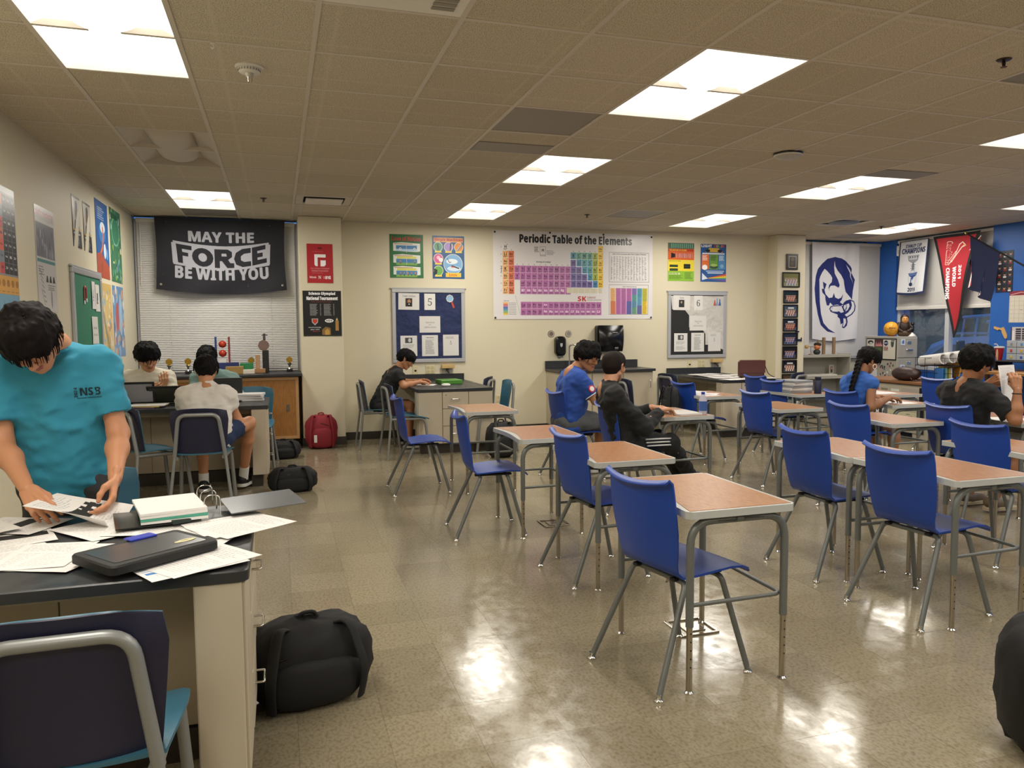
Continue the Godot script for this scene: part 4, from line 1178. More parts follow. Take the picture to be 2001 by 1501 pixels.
	p.text("WORLD", 128, 296, 144, 32, W, "heavy", false, PI / 2)
	p.text("CHAMPIONS", 27, 344, 230, 32, W, "heavy", false, PI / 2)
	# bird perched on a bat, and the script beside it
	p.line([Vector2(140, 216), Vector2(214, 134)], 22, C("e8d8c8")).line([Vector2(142, 214), Vector2(212, 136)], 14, C("b02430"))
	p.poly([Vector2(200, 150), Vector2(234, 76), Vector2(262, 60), Vector2(284, 78), Vector2(300, 92), Vector2(286, 98), Vector2(262, 104), Vector2(236, 132), Vector2(214, 156), Vector2(172, 206), Vector2(160, 196)], C("e8d8c8")).poly([Vector2(208, 146), Vector2(240, 82), Vector2(262, 68), Vector2(278, 84), Vector2(256, 98), Vector2(228, 130), Vector2(206, 152), Vector2(172, 196), Vector2(168, 192)], C("c22834")).poly([Vector2(274, 78), Vector2(298, 92), Vector2(276, 94)], C("d8b04a"))
	p.text("Cardinals", 62, 112, 176, 50, C("e8d8c8"), "serif-bold", false, PI / 2 + 0.12).text("Cardinals", 66, 117, 168, 40, C("b02430"), "serif-bold", false, PI / 2 + 0.12)
	rows = []
	var uv := []
	for i in 21:
		var l := PackedVector3Array()
		var lu := PackedVector2Array()
		var q := i / 20.0
		for j in 11:
			var u := j / 10.0
			var half := lerpf(0.415, 0.008, q) * (1.0 - 0.10 * sin(q * PI))
			l.append(V((u * 2 - 1) * half + 0.015 * sin(q * 9.0) * q, -1.49 * q, 0.03 + 0.02 * sin(u * 7.0 + q * 3.0) * (1.0 - q) + 0.03 * sin(q * 6.0) * u))
			lu.append(Vector2(0.5 + (u - 0.5) * lerpf(1.0, 0.02, q), q))
		rows.append(l)
		uv.append(lu)
	fl = part("pennant", G.new().sheet(rows, 0.0015, uv).done(), paper_mat(p, 0.75), null, V(9.37, 2.75, -8.80), ry(-90))
	tag(fl, "long red black edged triangular champions pennant over the right window", "pennant")
	# small red and black flag on a white stick
	p = Pt.new(180, 260, C("b02430"))
	for k in 9:
		var y := 6.0 + k * 30
		p.poly([Vector2(0, y), Vector2(40, y - 12), Vector2(90, y + 8), Vector2(140, y - 8), Vector2(180, y + 6), Vector2(180, y + 18), Vector2(140, y + 4), Vector2(90, y + 22), Vector2(40, y + 2), Vector2(0, y + 14)], C("1a1214"))
	p.oval(108, 118, 52, 36, C("1a1214")).oval(108, 118, 42, 26, C("8a2430")).text("UL", 80, 100, 56, 36, C("1a1214"), "heavy")
	var t := thing("stick_flag", V(9.28, 2.50, -8.62), 0, "small red and black striped flag on a white stick beside the pennant", "flag")
	part("stick", G.new().tube([V(0.06, -0.06, 0.0), V(-0.05, 0.165, 0.33)], 0.006, 6).done(), M.white_plastic, t)
	part("cloth", G.new().sheet(draped([V(0.05, -0.04, 0.02), V(-0.045, 0.155, 0.31)], V(0.0, -0.55, 0.13), 9, 0.02), 0.001).done(), paper_mat(p, 0.75), t)
	# the stars and stripes on a black pole
	p = Pt.new(390, 260, W)
	for k in 13: p.rect(0, k * 20, 390, 20, C("a82836") if k % 2 == 0 else C("e6e2e0"))
	p.rect(0, 0, 165, 140, C("232c50"))
	for r in 9:
		for c in (6 if r % 2 == 0 else 5):
			var x: float = 14.0 + c * 27 + (0.0 if r % 2 == 0 else 13.5); var y := 14.0 + r * 14
			var star := []
			for k in 10:
				var a := -PI / 2 + PI * k / 5
				star.append(Vector2(x, y) + Vector2(cos(a), sin(a)) * (6.0 if k % 2 == 0 else 2.6))
			p.poly(star, W)
	t = thing("flag", V(9.05, 2.33, -7.85), 0, "United States flag hanging from a slanted black pole on the blue wall", "flag")
	part("pole", G.new().tube([V(0.33, -0.20, 0.24), V(-0.19, 0.33, -0.33)], [0.012, 0.009], 8).done(), M.black, t)
	part("finial", G.new().ball(V(-0.20, 0.34, -0.34), V(0.014, 0.02, 0.014), 8).done(), M.brass, t)
	# hoist runs along the pole, the fly hangs down
	var a0 := V(-0.165, 0.305, -0.30); var a1 := V(0.07, 0.065, -0.045)
	rows = []
	for i in 13:   # i along the hoist, j along the fly
		var l := PackedVector3Array()
		var q := i / 12.0
		for j in 17:
			var u := j / 16.0
			var base := a0.lerp(a1, q)
			var fold := 0.035 * sin(q * 13.0 + u * 2.0) * (0.3 + u)
			l.append(base + V(0.02, -0.66, -0.05 - 0.10 * q) * u + V(0.7, 0, 0.7) * fold + V(0, 0, 0.04) * u * (0.5 - q))
		rows.append(l)
	part("cloth", G.new().sheet(rows, 0.001).done(), paper_mat(p, 0.75), t)

func draped(hoist: Array, fall: Vector3, n: int, fold: float) -> Array:
	var rows := []
	for i in 13:
		var l := PackedVector3Array()
		var q := i / 12.0
		for j in n + 1:
			var u := float(j) / n
			l.append(hoist[0].lerp(hoist[1], u) + fall * q + V(fold * sin(u * 9.0 + q * 5.0) * (0.4 + q), 0, 0))
		rows.append(l)
	return rows

func wall_fittings() -> void:
	# soap dispenser
	var t := thing("soap_dispenser", V(3.750, 1.18, -10.15), 0, "glossy black soap dispenser on the wall under two round disks", "soap dispenser")
	part("body", G.new().prism(rounded(0.152, 0.272, 0.055), 0.09, Transform3D(Basis(), V(0, 0, 0.0)), 0.02).done(), M.gloss_black, t)
	part("window", G.new().prism(PackedVector2Array([Vector2(-0.018, 0.03), Vector2(0.018, 0.03), Vector2(0.016, -0.01), Vector2(0, -0.025), Vector2(-0.016, -0.01)]), 0.004, Transform3D(Basis(), V(0, 0.01, 0.088))).done(), mat(C("b8b8b8"), 0.3), t)
	part("push_bar", G.new().prism(rounded(0.09, 0.06, 0.02), 0.012, Transform3D(Basis(), V(0, -0.09, 0.084)), 0.004).done(), M.gloss_black, t)
	part("nozzle", bx(V(0.07, 0.03, 0.06), 0.008, V(0, -0.145, 0.045)), mat(C("6a6a68"), 0.4), t)
	for k in 2:
		var d := thing("wall_disk", V(3.63 if k == 0 else 3.888, 1.350, -10.15), 0, "round printed disk on the wall, %s of the two above the soap dispenser" % ("left" if k == 0 else "right"), "disk", "wall disks")
		part("plate", G.new().lathe([Vector2(0.0, 0.008), Vector2(0.046, 0.008), Vector2(0.049, 0.0)], 24, Vector3.ZERO, rx(90)).done(), mat(C("6f625a") if k == 0 else C("8f8880"), 0.35), d)
		part("ring", G.new().lathe([Vector2(0.030, 0.009), Vector2(0.036, 0.010), Vector2(0.042, 0.009)], 24, Vector3.ZERO, rx(90)).done(), mat(C("b8ac9c"), 0.35), d)
	# towel dispenser
	t = thing("towel_dispenser", V(4.477, 1.280, -10.15), 0, "large black paper towel dispenser on the back wall behind the two seated boys", "towel dispenser")
	part("back_box", G.new().prism(rounded(0.38, 0.37, 0.03), 0.10).done(), mat(C("1d1d1c"), 0.35), t)
	var pr := PackedVector2Array()
	for k in 13:
		var a := PI * 0.5 * k / 12
		pr.append(Vector2(0.10 + 0.10 * sin(a), -0.17 + 0.34 * k / 12.0))
	var rows := []
	for k in 13:
		var q := k / 12.0
		var l := PackedVector3Array()
		for j in 9:
			var u := j / 8.0
			l.append(V((u - 0.5) * 0.375, 0.185 - 0.37 * q, 0.10 + 0.115 * pow(sin(PI * clampf(q * 0.86 + 0.10, 0, 1)), 0.6) * pow(sin(PI * clampf(u * 0.9 + 0.05, 0, 1)), 0.35)))
		rows.append(l)
	part("cover", G.new().sheet(rows, 0.01).done(), M.gloss_black, t)
	var p := Pt.new(200, 40, C("2c2c2c"))
	p.text("enMotion", 10, 4, 180, 32, C("c8c8c8"), "bold")
	part("badge", sheet_mesh(0.085, 0.018, 0.001), paper_mat(p, 0.4), t, V(0.03, 0.085, 0.212))
	p = Pt.new(100, 60, C("141414"))
	for k in 3: p.rect(8 + k * 30, 8, 22, 16, C("9a9a9a")).rect(8 + k * 30, 36, 22, 14, C("8a8a8a"))
	part("icons", sheet_mesh(0.06, 0.035, 0.001), paper_mat(p, 0.4), t, V(0.06, -0.135, 0.20))
	# switch, outlet and pencil-sharpener shelf beside each wall island
	for b in 2:
		var dx := 0.0 if b == 0 else 4.085
		var where := "under the navy board" if b == 0 else "under the half black board"
		var s := thing("wall_switch", V(1.722 + dx, 0.884, -10.15), 0, "ivory data plate with a dark port, left of the outlet " + where, "wall plate")
		part("plate", bx(V(0.075, 0.115, 0.008), 0.003, V(0, 0, 0.004)), M.ivory, s)
		part("port", bx(V(0.028, 0.022, 0.004), 0.001, V(0, -0.005, 0.009)), M.dark_hole, s)
		s = thing("wall_outlet", V(1.921 + dx, 0.892, -10.15), 0, "wide ivory double outlet plate " + where, "outlet")
		part("plate", bx(V(0.122, 0.115, 0.008), 0.003, V(0, 0, 0.004)), M.ivory, s)
		for x in [-0.028, 0.028]:
			for y in [-0.026, 0.026]: part("socket", G.new().prism(rounded(0.036, 0.034, 0.010), 0.003, Transform3D(Basis(), V(x, y, 0.008))).done(), mat(C("c4b890"), 0.4), s)
		s = thing("test_tube_block", V(2.148 + dx, 0.90, -10.15), 0, "pale wooden block on a small steel gas fitting " + where, "wall fitting")
		part("wood_block", bx(V(0.175, 0.05, 0.075), 0.004, V(0, 0.03, 0.06)), mat(C("c8a86e"), 0.5), s)
		part("bracket", bx(V(0.14, 0.10, 0.006), 0.002, V(0, -0.02, 0.004)), mat(C("b0aca4"), 0.4, 0.5), s)
		part("valve", G.new().tube(bent([V(0, -0.01, 0.01), V(0, -0.02, 0.06), V(0.02, -0.055, 0.06)], 0.02), 0.012, 8).ball(V(0, -0.018, 0.05), 0.018, 10).done(), mat(C("6a5a50"), 0.3, 0.8), s)
	# low outlet on the wall beside the far island
	var o := thing("wall_outlet", V(2.86, 0.46, -10.15), 0, "low ivory outlet on the back wall behind the far chairs", "outlet")
	part("plate", bx(V(0.075, 0.12, 0.008), 0.003, V(0, 0, 0.004)), M.ivory, o)
	for y in [-0.026, 0.026]: part("socket", G.new().prism(rounded(0.036, 0.034, 0.010), 0.003, Transform3D(Basis(), V(0, y, 0.008))).done(), mat(C("c4b890"), 0.4), o)
	# alarm strobe high on the corner
	o = thing("alarm_speaker", V(9.50, 2.62, -10.02), deg_to_rad(-45), "small white box speaker high in the blue corner", "speaker")
	part("box", bx(V(0.10, 0.16, 0.06), 0.006, V(0, 0, 0.03)), M.white_plastic, o)
	part("grille", bx(V(0.07, 0.07, 0.004), 0.001, V(0, -0.02, 0.061)), mat(C("c8c4bc"), 0.6), o)

func pillar_frames(W: Color, K: Color) -> void:
	var z := -9.92
	# award plaque and team photographs, top to bottom
	var t := thing("plaque", V(7.388, 2.399, z), 0, "small dark award plaque, topmost on the right corner pillar", "plaque")
	part("board", bx(V(0.205, 0.235, 0.02), 0.005, V(0, 0, 0.01)), mat(C("1d1611"), 0.3), t)
	var p := Pt.new(120, 150, C("c8b894"))
	p.rect(8, 8, 104, 134, C("1a1612")).oval(60, 44, 22, 24, C("6a5426")).para(26, 84, 70, 44, 5, C("8a7038"), rng)
	part("plate", sheet_mesh(0.135, 0.17, 0.001), paper_mat(p, 0.3), t, V(0, 0, 0.0205))
	var ys := [2.133, 1.879, 1.664, 1.456, 1.246, 1.039, 0.830, 0.62]
	var tones := [["7a7a4a", "c8c0b8", "7a86b0"], ["26322c", "8a4a3c", "c89a8a"], ["4a5a6a", "8a3c44", "d0c8c0"], ["2a2a34", "8a3a34", "b87a5a"], ["2a3040", "2f3a8a", "8a8aa8"], ["26262c", "3a4a9a", "9a9ab0"], ["20222c", "e0dcd8", "a0584a"], ["5a4a3a", "8a6a5a", "b09a8a"]]
	for k in 8:
		p = Pt.new(130, 100, C(tones[k][0]))
		p.rect(0, 70, 130, 30, C(tones[k][0]).lightened(0.2))
		for r in 3:
			for c in 9 - r:
				p.oval(20 + c * 11.5 + r * 6, 40 + r * 16, 4.5, 5.5, C("c09a80")).rect(15 + c * 11.5 + r * 6, 46 + r * 16, 10, 16, C(tones[k][1 + (c + r) % 2]))
		if k in [2, 3, 6]: p.rect(40, 14, 60, 14, C("d8d8dc"))
		var f := thing("photo_frame", V(7.378 if k else 7.377, ys[k], z), 0, ["framed team photograph with a pale mat and black frame, second on the right pillar", "dark framed team photograph, third from the top on the right pillar", "dark framed team photograph, fourth from the top on the right pillar", "dark framed team photograph of red shirts, fifth on the right pillar", "dark framed team photograph of blue shirts, sixth on the right pillar", "dark framed team photograph, seventh from the top on the right pillar", "dark framed team photograph with white banners, eighth on the right pillar", "lowest framed photograph on the right pillar, mostly hidden by papers"][k], "photo frame", "framed photographs on the pillar")
		var w := 0.31 if k == 0 else 0.262; var h := 0.228 if k == 0 else 0.196
		var g := G.new()
		for s in [-1, 1]:
			g.box(V(0, s * (h / 2 - 0.009), 0.01), V(w, 0.018, 0.02), 0.004)
			g.box(V(s * (w / 2 - 0.009), 0, 0.01), V(0.018, h - 0.036, 0.02), 0.004)
		part("frame", g.done(), mat(C("15130f"), 0.3), f)
		part("photograph", sheet_mesh(w - 0.036, h - 0.036, 0.001), paper_mat(p, 0.15), f, V(0, 0, 0.006))
	# felt letter L on the pillar's corner
	var lt := thing("felt_letter", V(7.53, 1.285, z), deg_to_rad(-6), "navy felt letter L with a white edge at the pillar corner", "letter")
	var poly := PackedVector2Array([Vector2(-0.05, -0.08), Vector2(0.06, -0.08), Vector2(0.06, -0.02), Vector2(0.045, -0.02), Vector2(0.04, -0.045), Vector2(-0.005, -0.045), Vector2(-0.005, 0.06), Vector2(0.015, 0.06), Vector2(0.015, 0.08), Vector2(-0.06, 0.08), Vector2(-0.06, 0.06), Vector2(-0.035, 0.06), Vector2(-0.035, -0.055), Vector2(-0.05, -0.055)])
	part("edge", G.new().prism(Geometry2D.offset_polygon(poly, 0.008)[0], 0.003).done(), mat(C("d8d6d0"), 0.9), lt)
	part("felt", G.new().prism(poly, 0.003, Transform3D(Basis(), V(0, 0, 0.003))).done(), mat(C("131a38"), 0.9), lt)

# ---------------------------------------------------------------- laboratory islands and cabinets
func build_islands() -> void:
	M.epoxy = mat(C("2b2c2e"), 0.34)
	M.epoxy.roughness_texture = noise_tex(0.02, [[0.0, Color(0.28, 0.28, 0.28)], [1.0, Color(0.5, 0.5, 0.5)]], 31, 256, 4)
	M.epoxy.roughness = 1.0
	tri(M.epoxy, Vector3.ONE * 2.0)
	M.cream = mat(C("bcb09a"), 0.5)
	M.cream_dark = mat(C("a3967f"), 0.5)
	M.kick = mat(C("30281f"), 0.5)
	var oak := mat(C("a8753a"), 0.45)
	oak.albedo_texture = noise_tex(0.03, [[0.0, Color(0.78, 0.72, 0.66)], [0.5, Color(0.95, 0.93, 0.9)], [1.0, Color(1, 1, 1)]], 33, 512, 4)
	tri(oak, Vector3(7.0, 0.5, 7.0))
	M.oak = oak
	M.oak_edge = mat(C("b48a5c"), 0.5)
	lab_island(V(-1.60, 0, -2.775), 0, "black topped cream lab island nearest the camera, strewn with papers", false)
	lab_island(V(-1.60, 0, -7.815), 0, "black topped cream lab island where three students sit with laptops", false)
	lab_island(V(1.925, 0, -10.14), -90, "black topped cream lab island under the navy board", true)
	lab_island(V(5.87, 0, -10.14), -90, "black topped cream lab island under the half black board, covered with papers", true)
	# sink cabinet between them
	var t := thing("sink_cabinet", V(4.24, 0, -10.14), 0, "cream sink cabinet with a black top behind the two seated boys", "cabinet")
	part("body", bx(V(1.37, 0.73, 0.54), 0.003, V(0.0, 0.465, 0.27)), M.cream, t)
	part("kick", bx(V(1.35, 0.10, 0.50), 0.0, V(0, 0.05, 0.25)), M.kick, t)
	part("worktop", bx(V(1.41, 0.035, 0.59), 0.004, V(0, 0.852, 0.295)), M.epoxy, t)
	part("backsplash", bx(V(1.41, 0.105, 0.02), 0.003, V(0, 0.922, 0.01)), M.epoxy, t)
	for k in 3:
		var d := part("door", bx(V(0.44, 0.68, 0.018), 0.003, V(-0.455 + 0.455 * k, 0.47, 0.549)), M.cream, t)
		part("handle", pull(0.10, true), M.chrome, d, V(-0.455 + 0.455 * k + 0.17, 0.66, 0.558))
	part("sink_bowl", G.new().box(V(-0.1, 0.868, 0.30), V(0.46, 0.004, 0.36), 0.0).done(), M.gloss_black, t)
	part("faucet", G.new().tube(bent([V(-0.38, 0.87, 0.10), V(-0.38, 1.20, 0.10), V(-0.30, 1.20, 0.18), V(-0.30, 1.10, 0.18)], 0.05, 8), 0.011, 10).done(), M.chrome, t)
	part("faucet_base", G.new().lathe([Vector2(0.03, 0.868), Vector2(0.03, 0.885), Vector2(0.016, 0.90), Vector2(0, 0.90)], 14, V(-0.38, 0, 0.10)).done(), M.chrome, t)
	# oak cabinet under the left window with its own black counter
	t = thing("oak_cabinet", V(-0.68, 0, -9.93), 0, "oak storage cabinet with sliding doors on casters under the left window", "cabinet")
	part("carcass", G.new().box(V(0, 0.865, 0), V(1.80, 0.02, 0.66)).box(V(0, 0.14, 0), V(1.80, 0.025, 0.66)).box(V(-0.89, 0.5, 0), V(0.02, 0.71, 0.66)).box(V(0.89, 0.5, 0), V(0.02, 0.71, 0.66)).box(V(0, 0.5, -0.32), V(1.78, 0.71, 0.012)).done(), M.oak_edge, t)
	part("face_frame", G.new().box(V(0, 0.852, 0.335), V(1.80, 0.035, 0.018), 0.002).box(V(0, 0.145, 0.335), V(1.80, 0.035, 0.018), 0.002).box(V(0.882, 0.5, 0.335), V(0.036, 0.68, 0.018), 0.002).box(V(-0.882, 0.5, 0.335), V(0.036, 0.68, 0.018), 0.002).done(), M.oak_edge, t)
	for k in 3:
		var d := part("sliding_door", bx(V(0.60, 0.67, 0.016), 0.002, V(-0.57 + 0.57 * k, 0.498, 0.318 if k == 1 else 0.332)), M.oak, t)
		part("recessed_pull", G.new().box(V(-0.57 + 0.57 * k + (0.20 if k else -0.20), 0.50, 0.328 if k == 1 else 0.342), V(0.034, 0.085, 0.006), 0.002).done(), mat(C("8f8a84"), 0.25, 0.9), d)
	for x in [-0.8, -0.25, 0.30, 0.80]:
		for z in [-0.25, 0.25]:
			var c := part("caster", G.new().box(V(x, 0.105, z), V(0.06, 0.03, 0.06), 0.004).box(V(x - 0.016, 0.075, z), V(0.004, 0.06, 0.035)).box(V(x + 0.016, 0.075, z), V(0.004, 0.06, 0.035)).done(), M.chrome, t)
			part("wheel", G.new().lathe([Vector2(0, -0.011), Vector2(0.030, -0.011), Vector2(0.034, -0.006), Vector2(0.034, 0.006), Vector2(0.030, 0.011), Vector2(0, 0.011)], 16, V(x, 0.034, z), rz(90)).done(), M.black, c)
	t = thing("window_counter", V(-0.675, 0.878, -9.92), 0, "black counter along the left window carrying trophies", "counter")
	part("worktop", bx(V(1.88, 0.032, 0.74), 0.004, V(0, 0.016, 0)), M.epoxy, t)

func pull(l: float, upright := false) -> ArrayMesh:   # a wire pull, standing out along +z
	var d := Vector3.UP if upright else Vector3.RIGHT
	return G.new().tube(bent([d * (-l / 2), d * (-l / 2) + V(0, 0, 0.032), d * (l / 2) + V(0, 0, 0.032), d * (l / 2)], 0.010, 4), 0.0042, 8).done()

# a peninsula: x runs from the wall to the free end, drawers in the end, knee room along both sides
func lab_island(at: Vector3, turn: float, label: String, splash: bool) -> void:
	var t := thing("lab_island", at, deg_to_rad(turn), label, "lab island", "lab islands")
	part("worktop", G.new().prism(rounded(1.50, 0.90, 0.03), 0.034, Transform3D(rx(-90), V(0.75, 0.716, 0)), 0.004).done(), M.epoxy, t)
	if splash: part("backsplash", bx(V(0.02, 0.085, 0.90), 0.002, V(0.01, 0.79, 0)), M.epoxy, t)
	part("end_cabinet", G.new().box(V(1.42, 0.415, 0), V(0.11, 0.602, 0.85), 0.004).done(), M.cream, t)
	for s in [-1, 1]:
		part("corner_post", bx(V(0.13, 0.602, 0.022), 0.004, V(1.415, 0.415, s * 0.436)), M.cream, t)
		part("end_panel", bx(V(0.016, 0.59, 0.275), 0.003, V(1.482, 0.415, s * 0.295)), M.cream, t)
	for k in 3:
		var d := part("drawer", bx(V(0.018, 0.192, 0.30), 0.003, V(1.483, 0.615 - 0.198 * k, 0)), M.cream, t)
		part("handle", pull(0.10), M.chrome, d, V(1.492, 0.63 - 0.198 * k, 0), ry(90))
		if k == 0: part("lock", G.new().lathe([Vector2(0.007, 0), Vector2(0.007, 0.004), Vector2(0, 0.004)], 10, V(1.492, 0.675, 0.11), rz(-90)).done(), M.chrome, d)
	for s in [-1, 1]:
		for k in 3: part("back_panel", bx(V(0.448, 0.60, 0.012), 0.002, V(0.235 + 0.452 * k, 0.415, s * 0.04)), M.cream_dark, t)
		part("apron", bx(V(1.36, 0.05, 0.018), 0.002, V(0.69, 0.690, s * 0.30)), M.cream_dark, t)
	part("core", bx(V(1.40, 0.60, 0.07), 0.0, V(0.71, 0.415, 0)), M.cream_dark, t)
	part("kick", G.new().box(V(0.70, 0.055, 0), V(1.40, 0.11, 0.12)).box(V(1.385, 0.055, 0), V(0.10, 0.11, 0.78)).done(), M.kick, t)

# ---------------------------------------------------------------- chairs and desks
func chair_shell(top_mat: Material, o: Node3D) -> void:
	var prof := [[-0.222, 0.812, 0.196, 0.034], [-0.207, 0.826, 0.200, 0.036], [-0.196, 0.815, 0.203, 0.036], [-0.192, 0.77, 0.208, 0.036], [-0.183, 0.70, 0.211, 0.036], [-0.172, 0.63, 0.207, 0.036], [-0.160, 0.56, 0.196, 0.034], [-0.148, 0.50, 0.184, 0.030], [-0.128, 0.463, 0.178, 0.020], [-0.085, 0.444, 0.184, 0.004], [-0.02, 0.438, 0.198, -0.008], [0.07, 0.444, 0.208, -0.010], [0.15, 0.452, 0.210, -0.006], [0.215, 0.450, 0.205, 0.0], [0.255, 0.438, 0.196, 0.004], [0.268, 0.424, 0.188, 0.006]]
	var rows := []
	for r in prof:
		var l := PackedVector3Array()
		for j in 15:
			var u := -1.0 + j / 7.0
			var edge := 1.0 - 0.0 * absf(u)
			var d: float = r[3] * u * u
			var p := V(r[0] + (d if r[3] > 0.015 else 0.0), r[1] - (d if r[3] <= 0.015 else 0.0) + (0.020 * u * u if r[1] > 0.75 else 0.0), r[2] * u * edge)
			l.append(p)
		rows.append(l)
	part("seat_shell", G.new().sheet(rows, 0.009).done(), top_mat, o)

func build_seating() -> void:
	M.chair_blue = mat(C("173f98"), 0.42)
	M.chair_blue.normal_enabled = true
	M.chair_blue.normal_texture = noise_tex(0.25, [], 41, 256, 2, true, 1.0)
	M.chair_blue.normal_scale = 0.12
	tri(M.chair_blue, Vector3.ONE * 4.0, false)
	M.leg_grey = mat(C("6c6f6d"), 0.38, 0.25)
	M.leg_chrome = mat(C("b4aca0"), 0.22, 1.0)
	M.edge_grey = mat(C("b3b6b4"), 0.30)
	var wood := mat(C("a87850"), 0.34)
	wood.albedo_texture = noise_tex(0.022, [[0.0, Color(0.80, 0.74, 0.70)], [0.4, Color(0.95, 0.92, 0.9)], [0.6, Color(1, 1, 1)], [0.75, Color(0.88, 0.84, 0.8)], [1.0, Color(1, 1, 1)]], 43, 512, 5)
	tri(wood, Vector3(5.0, 2.0, 0.8), false)
	M.desk_wood = wood
	# blue chair
	var ch := thing("blue_chair")
	chair_shell(M.chair_blue, ch)
	for f in [[-0.24, 0.226, -0.055, 0.165], [0.245, 0.215, 0.135, 0.165]]:
		for s in [-1, 1]:
			var foot := V(f[0], 0.012, s * f[1]); var top := V(f[2], 0.418, s * f[3])
			var lg := part("leg", G.new().tube(bent([foot, top, V(f[2], 0.418, s * 0.10)], 0.05, 6), 0.0125, 10).done(), M.leg_grey, ch)
			part("foot", G.new().lathe([Vector2(0.0, 0.0), Vector2(0.017, 0.0), Vector2(0.019, 0.006), Vector2(0.012, 0.014), Vector2(0.011, 0.030), Vector2(0.0, 0.030)], 14, V(foot.x, 0, foot.z)).done(), M.chrome, lg)
		part("crossbar", G.new().tube([V(f[2], 0.418, -0.11), V(f[2], 0.418, 0.11)], 0.0125, 10).done(), M.leg_grey, ch)
	for s in [-1, 1]: part("seat_rail", bx(V(0.26, 0.014, 0.03), 0.003, V(0.04, 0.425, s * 0.12)), M.black, ch)
	var seats := [
		[1.55, -2.86, 12, "empty blue chair at the student desk nearest the camera"],
		[1.74, -4.14, 6, "empty blue chair at the second desk from the camera in the left column"],
		[1.37, -5.25, -4, "empty blue chair at the third desk from the camera in the left column"],
		[1.155, -6.78, 0, "empty blue chair standing clear of any desk, before the far island"],
		[2.66, -6.87, 2, "blue chair holding the boy in the blue polo shirt"],
		[2.62, -5.58, -3, "blue chair holding the boy in the black sweatshirt"],
		[4.32, -7.42, 6, "blue chair with a black backpack hung on it, at the paper covered desk"],
		[4.35, -6.13, 4, "empty blue chair before the desk with the bare top, right of the water bottle"],
		[5.69, -8.09, 3, "blue chair partly hidden, behind the one at the desk with stacked binders"],
		[5.43, -7.37, 3, "blue chair at the desk with stacked papers and the navy bottle"],
		[5.13, -5.92, 4, "blue chair holding the girl with the braid"],
		[4.36, -4.91, 2, "empty blue chair just before the girl's chair"],
		[3.09, -3.79, 1, "empty blue chair left of the pair at the two joined desks on the right"],
		[3.07, -3.06, 5, "empty blue chair at the near joined desk on the right"],
		[7.28, -6.92, 8, "blue chair beyond the boy in black, beside the teacher's desk"],
		[5.00, -4.59, 2, "blue chair holding the boy in the black shirt who reads a paper"],
		[4.27, -3.66, 0, "empty blue chair in front of the boy in the black shirt"]]
	for i in seats.size():
		var s: Array = seats[i]
		if i == 0:
			ch.position = V(s[0], 0, s[1])
			ch.rotation_degrees.y = s[2]
			tag(ch, s[3], "chair", "blue student chairs")
		else: dup(ch, V(s[0], 0, s[1]), deg_to_rad(s[2]), s[3])
	# student desks: near left corner of the top, height, label
	var protos := {}
	for d in [
		[1.475, -2.575, 0.735, "bare wood topped student desk nearest the camera"],
		[1.605, -3.785, 0.715, "second student desk from the camera in the left column"],
		[1.530, -4.905, 0.690, "third student desk from the camera in the left column"],
		[1.505, -6.425, 0.718, "fourth student desk in the left column, before the far island"],
		[2.915, -5.520, 0.715, "student desk with the closed laptop and the plastic water bottle"],
		[4.170, -6.985, 0.715, "student desk covered in loose papers beside the lab island"],
		[4.215, -5.80, 0.700, "bare student desk right of the water bottle, before the papers and binders"],
		[4.310, -4.560, 0.715, "bare student desk beside the girl with the braid, nearer the camera"],
		[2.985, -3.465, 0.716, "left one of the two student desks pushed together on the right"],
		[2.972, -2.745, 0.722, "right one of the two student desks pushed together, cut by the frame"],
		[4.110, -3.250, 0.690, "student desk in front of the boy in black, half hidden by a chair"],
		[5.330, -5.640, 0.715, "student desk where the girl with the braid is writing"],
		[6.010, -6.470, 0.715, "student desk with loose paper just beyond the girl's desk"],
		[5.210, -6.840, 0.715, "student desk with stacked binders, papers and a navy bottle"],
		[5.190, -4.240, 0.715, "student desk of the boy in the black shirt, at the right edge"]]:
		var key: float = d[2]
		var at := V(d[0], 0, d[1])
		if not protos.has(key):
			protos[key] = student_desk(key)
			protos[key].position = at
			tag(protos[key], d[3], "desk", "student desks")
		else: dup(protos[key], at, 0.0, d[3])
	teal_chairs()

